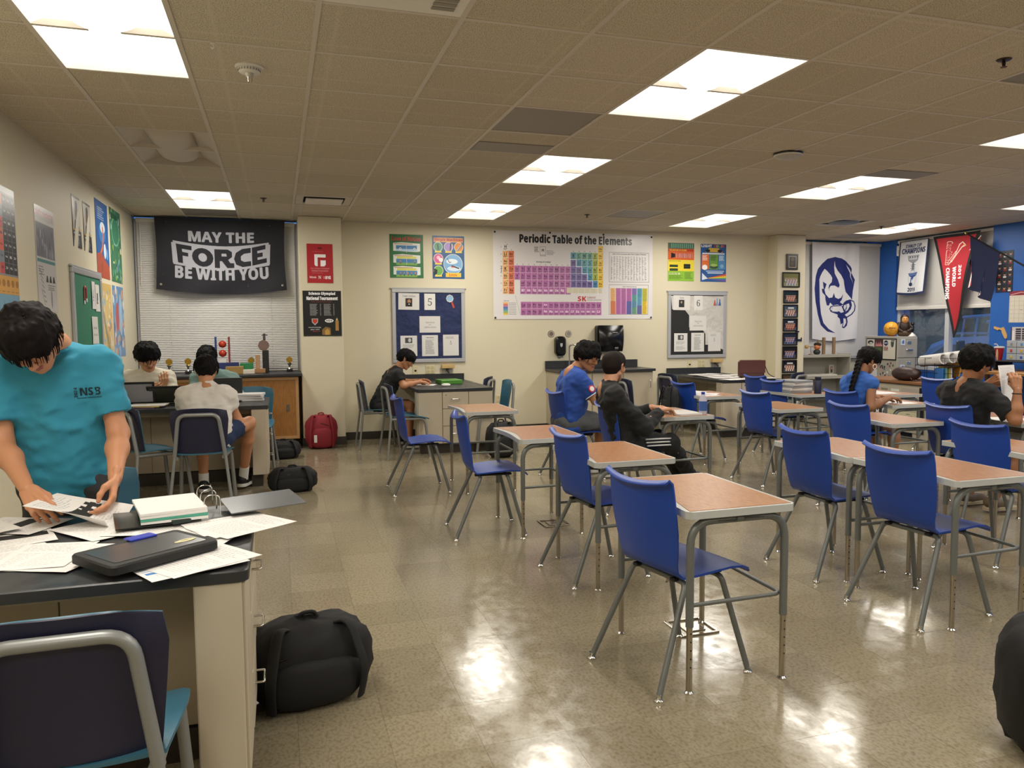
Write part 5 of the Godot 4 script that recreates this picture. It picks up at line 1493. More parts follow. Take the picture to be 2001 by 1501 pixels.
# origin on the floor under the near left corner of the top; the sitter faces +x, the desk runs to -z
func student_desk(h: float) -> Node3D:
	var o := thing("student_desk")
	var D := 0.49; var W := 0.70
	var edge := PackedVector2Array()
	var inner := PackedVector2Array()
	for k in 13:   # the scooped side towards the sitter
		var u := k / 12.0
		edge.append(Vector2(0.022 * pow(sin(u * PI), 1.5), 0.02 + u * (W - 0.04)))
		inner.append(Vector2(0.016 + 0.048 * pow(sin(u * PI), 1.2), 0.016 + u * (W - 0.032)))
	for c in [[D - 0.02, W - 0.0], [D, W - 0.02], [D, 0.02], [D - 0.02, 0.0], [0.02, 0.0]]: edge.append(Vector2(c[0], c[1]))
	edge.insert(13, Vector2(0.02, W))
	inner.append(Vector2(D - 0.016, W - 0.016)); inner.append(Vector2(D - 0.016, 0.016))
	var x := Transform3D(rx(-90), V(0, h - 0.030, 0))
	part("top_edge", G.new().prism(edge, 0.029, x, 0.009).done(), M.edge_grey, o)
	part("desktop", G.new().prism(inner, 0.0022, Transform3D(rx(-90), V(0, h - 0.0015, 0)), 0.0006).done(), M.desk_wood, o)
	var yb := h - 0.048
	for zz in [-0.035, -W + 0.035]:
		for s in [0.03, D - 0.03]:
			var inward := 0.20 if s < 0.2 else -0.20
			var lg := part("leg", G.new().tube(bent([V(s, 0.27, zz), V(s, yb, zz), V(s + inward, yb, zz)], 0.10, 7), 0.016, 12).done(), M.leg_grey, o)
			part("leg_insert", G.new().tube([V(s, 0.012, zz), V(s, 0.275, zz)], 0.0125, 10).done(), M.leg_chrome, lg)
			part("foot", G.new().lathe([Vector2(0, 0), Vector2(0.016, 0.0), Vector2(0.018, 0.006), Vector2(0.010, 0.014), Vector2(0, 0.014)], 14, V(s, 0, zz)).done(), M.chrome, lg)
			for k in 5: part("hole", G.new().lathe([Vector2(0.0035, 0), Vector2(0.0, 0.0006)], 8, V(s, 0.11 + 0.034 * k, zz + (0.0123 if zz > -0.1 else -0.0123)), rx(90 if zz > -0.1 else -90)).done(), M.dark_hole, lg)
		part("support_bar", G.new().tube([V(0.14, yb, zz), V(D - 0.14, yb, zz)], 0.016, 12).done(), M.leg_grey, o)
	part("stretcher", G.new().tube(bent([V(0.03, 0.355, -0.035), V(D - 0.032, 0.355, -0.045), V(D - 0.032, 0.355, -W + 0.045), V(0.03, 0.355, -W + 0.035)], 0.045, 5), 0.009, 8).done(), M.leg_grey, o)
	part("under_tray", bx(V(D - 0.12, 0.004, W - 0.14), 0.0, V(D / 2, h - 0.033, -W / 2)), M.black, o)
	return o

func teal_chairs() -> void:
	M.teal = mat(C("3a6a80"), 0.40)
	M.teal_back = mat(C("1f1f3a"), 0.45)
	M.tube_grey = mat(C("8b8d8c"), 0.35, 0.3)
	var o := thing("teal_chair")
	var rows := []
	for r in 9:   # backrest, facing +x
		var q := r / 8.0
		var y := lerpf(0.825, 0.47, q)
		var hw := 0.222 - 0.034 * pow(q, 1.2)
		if r == 0: hw = 0.165
		if r == 1: y = 0.815; hw = 0.205
		var l := PackedVector3Array()
		for j in 13:
			var u := -1.0 + j / 6.0
			l.append(V(-0.215 + 0.055 * q + 0.028 * u * u, y - (0.010 * pow(absf(u), 4.0) if r < 2 else 0.0), hw * u))
		rows.append(l)
	part("backrest", G.new().sheet(rows, 0.006).done(), M.teal, o)
	var back := []
	for l in rows:
		var m := PackedVector3Array()
		for p in l: m.append(p + V(-0.0062, 0, 0))
		back.append(m)
	part("back_panel", G.new().sheet(back, 0.004).done(), M.teal_back, o)
	rows = []
	for r in 9:
		var q := r / 8.0
		var l := PackedVector3Array()
		for j in 13:
			var u := -1.0 + j / 6.0
			l.append(V(lerpf(-0.17, 0.235, q), 0.455 + 0.008 * sin(q * 5.0) - (0.03 * pow(q, 6.0)) + 0.010 * u * u, (0.20 + 0.025 * sin(q * PI * 0.8)) * u * (0.93 if r == 8 else 1.0)))
		rows.append(l)
	part("seat", G.new().sheet(rows, 0.010).done(), M.teal, o)
	part("back_frame", G.new().tube(bent([V(-0.192, 0.45, -0.185), V(-0.226, 0.778, -0.145), V(-0.226, 0.778, 0.145), V(-0.192, 0.45, 0.185)], 0.06, 6), 0.016, 10).done(), M.tube_grey, o)
	for s in [-1, 1]:
		var a := part("leg", G.new().tube([V(-0.192, 0.455, s * 0.185), V(-0.245, 0.01, s * 0.235)], 0.0125, 10).done(), M.tube_grey, o)
		part("foot", G.new().lathe([Vector2(0, 0), Vector2(0.015, 0.0), Vector2(0.015, 0.02), Vector2(0, 0.02)], 12, V(-0.245, 0, s * 0.235)).done(), M.chrome, a)
		var b := part("leg", G.new().tube(bent([V(-0.19, 0.437, s * 0.175), V(0.19, 0.437, s * 0.19), V(0.235, 0.01, s * 0.215)], 0.06, 6), 0.016, 10).done(), M.tube_grey, o)
		part("foot", G.new().lathe([Vector2(0, 0), Vector2(0.015, 0.0), Vector2(0.015, 0.02), Vector2(0, 0.02)], 12, V(0.235, 0, s * 0.215)).done(), M.chrome, b)
	part("seat_brace", G.new().tube([V(0.08, 0.436, -0.18), V(0.08, 0.436, 0.18)], 0.010, 8).done(), M.tube_grey, o)
	var spots := [
		[-0.475, -2.06, 91, "teal chair with a dark back at the near island, cut by the lower left corner"],
		[-0.74, -3.66, -62, "teal chair tucked behind the standing boy in the teal shirt"],
		[-0.60, -6.68, 88, "dark backed teal chair holding the boy in the white shirt who faces away"],
		[-1.02, -6.95, 32, "dark backed teal chair left of the boy in white, seat turned aside"],
		[1.13, -9.43, 0, "teal chair holding the boy writing at the island under the navy board"],
		[1.34, -8.68, 4, "empty teal chair at the left side of the island under the navy board"],
		[2.37, -9.52, 150, "farther teal chair at the right side of the island under the navy board"],
		[2.40, -8.78, 178, "nearer teal chair at the right side of the island under the navy board"],
		[4.13, -8.50, 5, "teal chair half hidden behind the boy in the black sweatshirt"],
		[5.07, -9.15, 8, "teal chair at the left side of the paper strewn far island"],
		[6.52, -8.85, 120, "teal chair back showing behind the brown satchel"],
		[-0.28, -8.55, -92, "teal chair holding the boy hidden behind the white shirt"],
		[-1.02, -8.55, -88, "teal chair holding the boy in white who looks at his phone"]]
	for i in spots.size():
		var s: Array = spots[i]
		if i == 0:
			o.position = V(s[0], 0, s[1])
			o.rotation_degrees.y = s[2]
			tag(o, s[3], "chair", "teal laboratory chairs")
		else: dup(o, V(s[0], 0, s[1]), deg_to_rad(s[2]), s[3])

# ---------------------------------------------------------------- outside the right window
func build_outside() -> void:
	struct("ground", bx(V(60, 0.2, 60), 0.0, V(34, -0.52, -14)), mat(C("5a5e60"), 0.9))
	var paint := mat(C("c4d2de"), 0.25)
	paint.clearcoat_enabled = true
	paint.clearcoat = 0.6
	var glass := mat(C("27455e"), 0.08)
	var dark := mat(C("16181b"), 0.5)
	var t := thing("car", V(10.85, -0.42, -9.6), 0, "pale blue estate car parked outside the right window", "car")
	# side profile along z (front towards +z), then the body is swelled across
	var lower := PackedVector2Array([Vector2(-1.55, 0.25), Vector2(3.1, 0.25), Vector2(3.25, 0.55), Vector2(3.1, 0.80), Vector2(2.0, 0.98), Vector2(-1.35, 1.04), Vector2(-1.62, 0.9), Vector2(-1.68, 0.5)])
	var upper := PackedVector2Array([Vector2(-1.50, 0.98), Vector2(1.75, 0.98), Vector2(1.45, 1.16), Vector2(0.95, 1.48), Vector2(0.5, 1.63), Vector2(-0.2, 1.68), Vector2(-0.9, 1.64), Vector2(-1.25, 1.52), Vector2(-1.48, 1.22)])
	var b := Basis(V(0, 0, 1), V(0, 1, 0), V(-1, 0, 0))   # polygon x runs along +z
	part("body", G.new().prism(lower, 1.80, Transform3D(b, V(1.80, 0, 0)), 0.06).done(), paint, t)
	part("cabin", G.new().prism(upper, 1.62, Transform3D(b, V(1.71, 0, 0)), 0.09).done(), paint, t)
	var win := PackedVector2Array([Vector2(-1.22, 1.08), Vector2(1.36, 1.06), Vector2(0.88, 1.42), Vector2(0.45, 1.54), Vector2(-0.25, 1.57), Vector2(-0.85, 1.52), Vector2(-1.16, 1.34), Vector2(-1.27, 1.18)])
	part("side_glass", G.new().prism(win, 0.02, Transform3D(b, V(0.105, 0, 0))).done(), glass, t)
	var loop := []
	for p in win: loop.append(V(0.082, p.y, p.x))
	loop.append(loop[0])
	part("chrome_line", G.new().tube(loop, 0.014, 6).done(), mat(C("dce4ea"), 0.2, 0.8), t)
	for z in [-0.55, 0.30]: part("pillar", bx(V(0.012, 0.52, 0.07), 0.0, V(0.08, 1.30, z)), dark, t, Vector3.ZERO, Basis())
	part("roof_rail", G.new().tube(bent([V(0.22, 1.62, -0.9), V(0.20, 1.72, -0.75), V(0.20, 1.72, 0.35), V(0.22, 1.60, 0.6)], 0.06), 0.018, 8).done(), paint, t)
	part("door_handle", bx(V(0.03, 0.03, 0.20), 0.01, V(-0.01, 0.93, 0.15)), paint, t)
	for z in [-0.85, 2.1]:
		var w := part("wheel", G.new().lathe([Vector2(0, -0.1), Vector2(0.28, -0.1), Vector2(0.34, -0.07), Vector2(0.34, 0.09), Vector2(0, 0.1)], 24, V(0.12, 0.34, z), rz(90)).done(), dark, t)
		part("hub_cap", G.new().lathe([Vector2(0.2, 0.0), Vector2(0.17, 0.03), Vector2(0, 0.04)], 20, V(0.02, 0.34, z), rz(90)).done(), mat(C("aab2ba"), 0.3, 0.7), w)
	# white pipe rack standing beyond the car
	t = thing("pipe_frame", V(13.6, -0.42, -12.0), deg_to_rad(-20), "pale pipe frame with slanted legs behind the parked car", "frame")
	var pipe := mat(C("cfdde8"), 0.5)
	for z in [-0.6, 1.6]: part("rail", G.new().tube([V(0, 2.02, -0.9), V(0, 2.10, 1.9)], 0.035, 8).done(), pipe, t, V(0.5 if z > 0 else 0.0, -0.1 if z > 0 else 0.0, 0))
	for k in 6: part("leg", G.new().tube([V(0, 2.04, -0.85 + 0.5 * k), V(-0.1, 0.0, -1.15 + 0.5 * k)], 0.022, 6).done(), pipe, t)
	# hedge and trees
	var leaf := mat(C("3a5238"), 0.7)
	leaf.backlight_enabled = true
	leaf.backlight = Color(0.05, 0.09, 0.03)
	var bark := mat(C("3a2e24"), 0.9)
	var lm := G.new().flat()
	lm.tri(V(-0.10, 0, 0), V(0, -0.16, 0.02), V(0.10, 0, 0))
	lm.tri(V(-0.10, 0, 0), V(0.10, 0, 0), V(0, 0.18, -0.03))
	var leaf_mesh := lm.done()
	var kinds := ["broad dark bush outside, nearest the window mullion", "tall dark tree outside behind the parked car", "dark rounded tree outside at the left of the window", "dark tree outside at the right of the window", "low dark hedge outside between the trees", "far dark tree outside beyond the pipe frame"]
	var spots := [[15.5, -17.5, 1.6, 2.2], [18.0, -15.5, 2.4, 3.2], [16.5, -20.5, 2.4, 3.0], [19.0, -12.8, 2.2, 3.0], [17.5, -18.2, 2.0, 1.8], [21.5, -17.8, 3.0, 3.6]]
	for k in 6:
		var s: Array = spots[k]
		t = thing("tree", V(s[0], -0.42, s[1]), 0, kinds[k], "tree", "trees outside")
		part("trunk", G.new().tube([V(0, 0, 0), V(0.1, s[3] * 0.6, 0.05), V(0, s[3] * 1.1, 0)], [0.16, 0.12, 0.05], 8).done(), bark, t)
		part("inner_foliage", blob(V(s[2] * 0.8, s[3] * 0.75, s[2] * 0.8), 2.0, 0.35, 2.2, k, 20), leaf, t, V(0, s[3], 0))
		var mm := MultiMesh.new()
		mm.transform_format = MultiMesh.TRANSFORM_3D
		mm.mesh = leaf_mesh
		mm.instance_count = 1500
		for i in 1500:
			var d := V(rng.randfn(), rng.randfn(), rng.randfn()).normalized()
			var r := 0.72 + 0.3 * rng.randf()
			mm.set_instance_transform(i, Transform3D(Basis.from_euler(V(rng.randf() * TAU, rng.randf() * TAU, rng.randf() * TAU)) * rng.randf_range(0.7, 1.3), V(d.x * s[2] * r, s[3] + d.y * s[3] * 0.9 * r, d.z * s[2] * r)))
		var mi := MultiMeshInstance3D.new()
		mi.name = "leaves"
		mi.multimesh = mm
		mi.material_override = leaf
		mi.set_meta("kind", "stuff")
		t.add_child(mi, true)

# a lumpy superellipsoid
func blob(r: Vector3, e: float, amp: float, freq: float, seed_: int, n := 20, flat_base := -9.0) -> ArrayMesh:
	var nz := FastNoiseLite.new()
	nz.seed = seed_
	nz.frequency = 1.0
	var g := G.new().soft()
	var P := []
	for i in n / 2 + 1:
		var ph := PI * i / (n / 2) - PI / 2
		var l := PackedVector3Array()
		for k in n:
			var th := TAU * k / n
			var d := V(cos(ph) * cos(th), sin(ph), -cos(ph) * sin(th))
			var s := pow(pow(absf(d.x), e) + pow(absf(d.y), e) + pow(absf(d.z), e), -1.0 / e)
			var q := d * s * (1.0 + amp * nz.get_noise_3dv(d * freq))
			q = q * r
			q.y = maxf(q.y, flat_base)
			l.append(q)
		P.append(l)
	for i in n / 2:
		for k in n:
			var k2 := (k + 1) % n
			if i > 0: g.tri(P[i][k], P[i][k2], P[i + 1][k2])
			if i < n / 2 - 1: g.tri(P[i][k], P[i + 1][k2], P[i + 1][k])
			elif i == n / 2 - 1: g.tri(P[i][k], P[i][k2], P[i + 1][k])
	return g.done()

# ---------------------------------------------------------------- the blue corner
func build_right_corner() -> void:
	var K := C("16161a")
	var grey := mat(C("a9a69c"), 0.45)
	var t := thing("metal_shelf", V(8.16, 0, -10.2), 0, "grey open metal shelf unit under the back right window", "shelf unit")
	for y in [0.05, 0.36, 0.65, 0.985]: part("shelf", G.new().box(V(0, y, 0), V(0.88, 0.012, 0.32), 0.002).box(V(0, y - 0.015, 0.152), V(0.88, 0.042, 0.012), 0.002).done(), grey, t)
	part("back", bx(V(0.88, 0.98, 0.006), 0.0, V(0, 0.5, -0.155)), grey, t)
	for s in [-1, 1]: part("side", bx(V(0.012, 1.0, 0.32), 0.002, V(s * 0.446, 0.5, 0)), grey, t)
	var cb := mat(C("8a7052"), 0.8)
	for k in 2: tag(part("cardboard_tube", G.new().lathe([Vector2(0.022, 0), Vector2(0.026, 0), Vector2(0.026, 0.265), Vector2(0.022, 0.265), Vector2(0.022, 0.0)], 16).done(), cb, null, V(8.20 + 0.19 * k, 0.992, -10.17)), "upright cardboard tube on the grey shelf, %s of two" % ("left" if k == 0 else "right"), "tube", "cardboard tubes")
	t = thing("figurine", V(8.05, 0.992, -10.14), 0, "small dark haired figurine with an orange face on the grey shelf", "figurine")
	part("body", blob(V(0.055, 0.04, 0.045), 2.4, 0.1, 2.0, 3, 14), mat(C("23302a"), 0.6), t, V(0, 0.038, 0))
	part("head", blob(V(0.05, 0.045, 0.045), 2.2, 0.05, 2.0, 4, 14), mat(C("d07f4e"), 0.5), t, V(0, 0.115, 0.005))
	part("hair", blob(V(0.055, 0.03, 0.05), 2.2, 0.35, 4.0, 5, 16), mat(C("2a1c14"), 0.7), t, V(0.01, 0.155, 0))
	part("topknot", G.new().lathe([Vector2(0.012, 0), Vector2(0.02, 0.03), Vector2(0.008, 0.06), Vector2(0, 0.062)], 12, V(0.02, 0.17, 0)).done(), mat(C("7a6a3a"), 0.6), t)
	t = thing("arrow_toy", V(7.86, 0.992, -10.12), 0, "thin wooden arrow stick with a tan heart shaped end on the shelf", "toy")
	part("stand", bx(V(0.05, 0.012, 0.05), 0.002, V(0.06, 0.006, 0)), cb, t)
	part("post", G.new().tube([V(0.06, 0.01, 0), V(0.06, 0.125, 0)], 0.004, 6).done(), cb, t)
	part("shaft", G.new().tube([V(0.0, 0.125, 0), V(0.16, 0.118, 0)], 0.004, 6).done(), cb, t)
	part("head", blob(V(0.035, 0.03, 0.02), 2.0, 0.3, 3.0, 6, 12), mat(C("c09a5a"), 0.5), t, V(-0.02, 0.125, 0))
	var p := Pt.new(60, 90, C("c8c0b4"))
	p.rect(14, 12, 34, 66, C("8a7a70")).oval(34, 34, 9, 11, C("c89a80")).rect(26, 46, 18, 30, C("3a2a30"))
	poster("small_photo", p, 0.085, 0.14, V(8.42, 0.745, -10.25), 0, "small portrait photograph leaning inside the grey shelf", "", 0.4, 0.0, "photograph")
	for k in 2: tag(part("paper_pile", G.new().box(V(0, 0.012, 0), V(0.30, 0.024, 0.20), 0.002, ry(4.0 - 9 * k)).done(), mat(C("c9c5bb"), 0.7), null, V(7.95 + 0.28 * k, 0.657, -10.16)), "flat pile of papers on the middle shelf, %s" % ("left" if k == 0 else "right"), "papers", "papers on the grey shelf")
	# filing cabinet and what stands on it
	t = thing("filing_cabinet", V(8.97, 0, -9.60), 0, "grey filing cabinet covered with magnets and pictures in the blue corner", "filing cabinet")
	part("body", bx(V(0.375, 1.255, 0.66), 0.004, V(0, 0.6475, 0)), grey, t)
	part("plinth", bx(V(0.36, 0.03, 0.62), 0.0, V(0, 0.015, 0)), M.black, t)
	for k in 4:
		var d := part("drawer", bx(V(0.35, 0.29, 0.02), 0.004, V(0, 1.105 - 0.305 * k, 0.337)), grey, t)
		part("label_holder", bx(V(0.075, 0.045, 0.006), 0.002, V(0.02, 1.18 - 0.305 * k, 0.349)), M.chrome, d)
		part("handle", bx(V(0.12, 0.02, 0.028), 0.005, V(0.02, 1.075 - 0.305 * k, 0.356)), M.chrome, d)
	for k in 2:
		p = Pt.new(64, 70, C("d8e2ee"))
		p.rect(12, 20, 30, 34, C("7aa0d0")).rect(30, 12, 20, 40, C("4a6aa0"))
		poster("sticker", p, 0.08, 0.09, V(8.87, 1.19 - 0.38 * k, -9.2495), 0, "pale blue sticker on the filing cabinet's front, %s one" % ("upper" if k == 0 else "lower"), "cabinet stickers", 0.4, 0.0, "sticker")
	p = Pt.new(420, 240, K)
	p.rect(8, 12, 108, 216, C("d6d2cc")).rect(126, 12, 96, 216, C("4a2a30")).rect(236, 14, 170, 212, C("d6d2c6"))
	p.oval(60, 46, 40, 22, K).oval(66, 54, 24, 10, C("d6d2cc")).rect(14, 90, 96, 100, C("8a7f78"))
	for k in 9: p.poly([Vector2(130 + k * 10, 90), Vector2(138 + k * 10, 30 + (k % 3) * 12), Vector2(146 + k * 10, 90)], C("b04a58") if k % 2 else C("d8b0b0"))
	p.rect(130, 100, 88, 40, C("4a6a3a")).rect(130, 150, 88, 70, C("2a2a2e")).oval(174, 164, 30, 14, C("c8c0b8"))
	p.oval(276, 52, 28, 30, C("1d2a5a")).text("NASA", 256, 44, 40, 14, Color.WHITE, "bold").text("USA", 248, 92, 56, 34, C("8a2430"), "heavy").rect(246, 130, 60, 5, K).poly([Vector2(340, 36), Vector2(386, 36), Vector2(378, 86), Vector2(360, 100), Vector2(346, 84)], C("3a4a44")).rect(344, 20, 50, 10, C("3a3a3a"))
	poster("magnet_board", p, 0.62, 0.33, V(8.7805, 1.08, -9.585), -90, "black edged panel of stickers and pictures on the filing cabinet's side", "", 0.4, 0.0, "picture panel")
	p = Pt.new(420, 320, C("a9a69c"))
	p.poly([Vector2(60, 20), Vector2(150, 10), Vector2(170, 250), Vector2(40, 250)], C("d8dae0")).oval(104, 40, 22, 26, C("6a5248")).rect(20, 30, 30, 250, K)
	for k in 60: p.oval(200 + rng.randi() % 190, 20 + rng.randi() % 280, 10, 13, [C("c89a80"), C("3a2a2a"), C("8a3a44"), C("3a5a4a"), C("d8d4cc"), C("4a5a8a")][k % 6])
	p.oval(110, 290, 24, 20, C("6a2a34"))
	poster("photo_collage", p, 0.62, 0.42, V(8.7805, 0.69, -9.585), -90, "collage of small snapshots on the lower side of the filing cabinet", "", 0.4, 0.0, "photographs")
	t = thing("ball", V(8.90, 1.275, -9.52), 0, "yellow water polo ball on the filing cabinet", "ball")
	var yel := mat(C("e0a02c"), 0.5)
	part("ring_stand", G.new().lathe([Vector2(0.04, 0), Vector2(0.055, 0), Vector2(0.05, 0.012), Vector2(0.038, 0.012), Vector2(0.04, 0)], 18).done(), mat(C("8a3a2a"), 0.5), t)
	part("ball_skin", G.new().ball(V(0, 0.113, 0), 0.108, 28).done(), yel, t)
	for k in 5: part("seam", G.new().tube(ring_path(V(0, 0.113, 0), 0.1085, Basis.from_euler(V(0.3 * k, 0.9 * k, 0.5))), 0.0016, 4).done(), mat(C("6a4a14"), 0.6), t)
	p = Pt.new(160, 40, C("e0a02c"))
	p.text("MIKASA", 6, 6, 148, 28, K, "heavy")
	var curve := []
	for i in 3:
		var l := PackedVector3Array()
		for j in 9:
			var a := lerpf(-0.45, 0.45, j / 8.0)
			var y := 0.016 - 0.016 * i
			l.append(V(sin(a) * 0.1095, 0.113 + 0.012 + y, cos(a) * sqrt(0.1095 * 0.1095 - (y + 0.012) * (y + 0.012))))
		curve.append(l)
	part("lettering", G.new().sheet(curve, 0.0).done(), paper_mat(p, 0.5), t, Vector3.ZERO, ry(-35))
	t = thing("ape_statue", V(9.05, 1.275, -9.42), deg_to_rad(-35), "brown seated ape statuette with a tan face on the filing cabinet", "statuette")
	var fur := mat(C("2b1c16"), 0.5)
	part("base", blob(V(0.10, 0.045, 0.07), 3.0, 0.15, 3.0, 8, 18), mat(C("4a3626"), 0.5), t, V(0, 0.045, 0.02))
	part("body", blob(V(0.085, 0.10, 0.07), 2.2, 0.12, 3.0, 9, 18), fur, t, V(0, 0.14, 0))
	for s in [-1, 1]: part("arm", G.new().tube(bent([V(s * 0.07, 0.20, 0.01), V(s * 0.10, 0.11, 0.05), V(s * 0.03, 0.07, 0.08)], 0.04), [0.03, 0.03, 0.03, 0.03, 0.028, 0.026, 0.024, 0.022], 8).done(), fur, t)
	part("head", blob(V(0.062, 0.07, 0.058), 2.1, 0.08, 3.0, 10, 18), fur, t, V(0, 0.265, 0.015))
	part("face", blob(V(0.048, 0.055, 0.03), 2.2, 0.05, 2.0, 11, 16), mat(C("c98f4e"), 0.5), t, V(0, 0.248, 0.05))
	for s in [-1, 1]: part("eye", G.new().ball(V(s * 0.018, 0.268, 0.078), 0.006, 8).done(), M.gloss_black, t)
	part("mouth", bx(V(0.03, 0.003, 0.004), 0.001, V(0, 0.228, 0.078)), mat(C("6a3a24"), 0.5), t)
	t = thing("statuette", V(9.10, 1.275, -9.32), 0, "small black figure on a white base beside the ape statuette", "statuette")
	part("base", G.new().lathe([Vector2(0, 0), Vector2(0.055, 0), Vector2(0.05, 0.02), Vector2(0.02, 0.045), Vector2(0.012, 0.06), Vector2(0, 0.06)], 16).done(), M.white_plastic, t)
	part("figure", blob(V(0.03, 0.06, 0.03), 2.0, 0.4, 3.0, 12, 16), M.gloss_black, t, V(0, 0.11, 0))
	part("head", G.new().ball(V(0.01, 0.185, 0), 0.026, 12).done(), M.gloss_black, t)
	# teacher's desk
	t = thing("teacher_desk", V(7.98, 0, -8.05), 0, "teacher's steel desk with a brown wood top and stickered front", "desk")
	part("desktop", bx(V(0.80, 0.035, 1.50), 0.006, V(0, 0.713, 0)), mat(C("8a5f3e"), 0.4), t)
	for s in [-1, 1]: part("pedestal", bx(V(0.70, 0.68, 0.42), 0.003, V(0, 0.355, s * 0.50)), mat(C("b0ab9a"), 0.5), t)
	part("modesty_panel", bx(V(0.02, 0.56, 0.60), 0.0, V(-0.33, 0.415, 0)), mat(C("b0ab9a"), 0.5), t)
	p = Pt.new(480, 300, C("b0ab9a"))
	p.rect(0, 20, 96, 84, C("c23a30")).oval(48, 62, 30, 24, C("e87a6a")).rect(110, 60, 76, 30, C("3a342e")).rect(116, 30, 60, 20, C("8a8070")).rect(204, 30, 70, 76, C("d8dad4")).rect(222, 50, 34, 34, C("8ab0a0")).rect(292, 20, 140, 100, C("a89f98")).text("USA", 330, 50, 90, 60, Color.WHITE, "heavy").text("USA", 334, 54, 82, 52, C("4a3a8a"), "heavy").rect(440, 10, 40, 290, K)
	p.rect(0, 120, 430, 8, K).poly([Vector2(60, 170), Vector2(140, 150), Vector2(150, 220), Vector2(70, 226)], K).text("FOX", 76, 166, 66, 46, Color.WHITE, "heavy").rect(180, 170, 240, 110, C("c8c4a4"))
	for k in 12: p.line([Vector2(190 + rng.randi() % 220, 180 + rng.randi() % 90), Vector2(190 + rng.randi() % 220, 180 + rng.randi() % 90)], 3, K)
	poster("sticker_sheet", p, 0.95, 0.60, V(7.618, 0.38, -8.05), -90, "patchwork of stickers on the teacher's desk front", "", 0.4, 0.0, "stickers")
	t = thing("leather_pouch", V(7.72, 0.731, -7.98), 0, "dark brown leather pouch bag on the teacher's desk", "bag")
	part("bag", blob(V(0.13, 0.088, 0.19), 2.4, 0.10, 2.5, 14, 24, -0.088), mat(C("3a2624"), 0.5), t, V(0, 0.088, 0))
	part("zip", G.new().tube([V(-0.06, 0.02, 0.155), V(-0.09, 0.10, 0.12), V(-0.06, 0.165, 0.05), V(0.0, 0.178, -0.06)], 0.004, 6).done(), mat(C("8a6a58"), 0.5), t)
	t = thing("wire_organizer", V(7.98, 0.731, -7.72), deg_to_rad(20), "black wire desk rack holding rolled paper and an amber folder", "desk rack")
	for y in [0.015, 0.11, 0.20, 0.30]:
		part("wire_loop", G.new().tube([V(-0.16, y, -0.22), V(0.16, y, -0.22), V(0.16, y, 0.24), V(-0.16, y, 0.24), V(-0.16, y, -0.22)], 0.0035, 5).done(), M.black, t)
	for z in [-0.22, -0.10, 0.02, 0.14, 0.24]:
		part("wire_upright", G.new().tube([V(0.16, 0.0, z), V(0.16, 0.30, z)], 0.003, 5).tube([V(-0.16, 0.30, z), V(-0.16, 0.0, z), V(0.16, 0.0, z)], 0.003, 5).done(), M.black, t)
	part("tray_floor", bx(V(0.32, 0.003, 0.46), 0.0, V(0, 0.205, 0.01)), M.black, t)
	for k in 3: tag(part("paper_roll", G.new().lathe([Vector2(0.055, -0.20), Vector2(0.072, -0.20), Vector2(0.072, 0.14), Vector2(0.055, 0.14), Vector2(0.05, -0.20)], 18, Vector3.ZERO, rx(82)).done(), mat(C("dcd9d6"), 0.7), null, V(7.89 + 0.09 * k, 1.005 + 0.015 * k, -7.70 + 0.05 * k)), "thick roll of white paper in the wire rack, %s" % ["lowest", "middle", "uppermost"][k], "paper roll", "paper rolls in the rack")
	tag(part("folder", bx(V(0.02, 0.26, 0.34), 0.002), mat(C("c08a28"), 0.6), null, V(8.16, 0.92, -7.72), rz(-12)), "amber paper folder leaning behind the paper rolls", "folder")
	var bk := ["2f6ab0", "3a8ac0", "8ab0a0", "5a7a3a", "c8b04a", "d8d8d4", "26262a"]
	for k in 7: tag(part("book", bx(V(0.022, 0.16 + 0.01 * (k % 3), 0.13), 0.002), mat(C(bk[k]), 0.5), null, V(7.86 + 0.027 * k, 0.735 + 0.085, -7.60)), "%s book standing low in the wire rack" % ["blue", "sky blue", "pale green", "olive", "yellow", "white", "black"][k], "book", "books in the wire rack")
	# table along the blue wall
	t = thing("side_table", V(9.0, 0, -7.55), 0, "wooden side table against the blue wall behind the boy in black", "table")
	part("tabletop", bx(V(0.72, 0.04, 1.40), 0.004, V(0, 0.83, 0)), mat(C("a9783f"), 0.4), t)
	for x in [-0.3, 0.3]:
		for z in [-0.62, 0.62]: part("leg", bx(V(0.05, 0.81, 0.05), 0.004, V(x, 0.405, z)), mat(C("8a6234"), 0.5), t)
	t = thing("monitor", V(8.72, 0.85, -8.09), deg_to_rad(-60), "dark computer monitor seen from behind, by the right window", "monitor")
	part("screen", bx(V(0.03, 0.30, 0.34), 0.008, V(0, 0.23, 0)), mat(C("2c3a46"), 0.4), t)
	part("stand", G.new().box(V(0.04, 0.09, 0), V(0.02, 0.18, 0.06), 0.003).box(V(0.04, 0.008, 0), V(0.18, 0.016, 0.2), 0.004).done(), M.black, t)
	t = thing("mug", V(8.68, 0.85, -7.62), 0, "navy mug on the side table beside the monitor", "mug")
	part("cup", G.new().lathe([Vector2(0, 0.0), Vector2(0.04, 0.0), Vector2(0.042, 0.10), Vector2(0.037, 0.10), Vector2(0.035, 0.01), Vector2(0, 0.01)], 20).done(), mat(C("1a2240"), 0.4), t)
	t = thing("drink_cup", V(9.18, 0.85, -7.90), 0, "tall red souvenir cup with white lid and straw before the blue wall", "cup")
	part("foot", G.new().lathe([Vector2(0, 0), Vector2(0.05, 0), Vector2(0.045, 0.07), Vector2(0, 0.075)], 16).done(), M.black, t)
	part("cup", G.new().lathe([Vector2(0.028, 0.07), Vector2(0.058, 0.28), Vector2(0.060, 0.285)], 20).done(), mat(C("b02430"), 0.4), t)
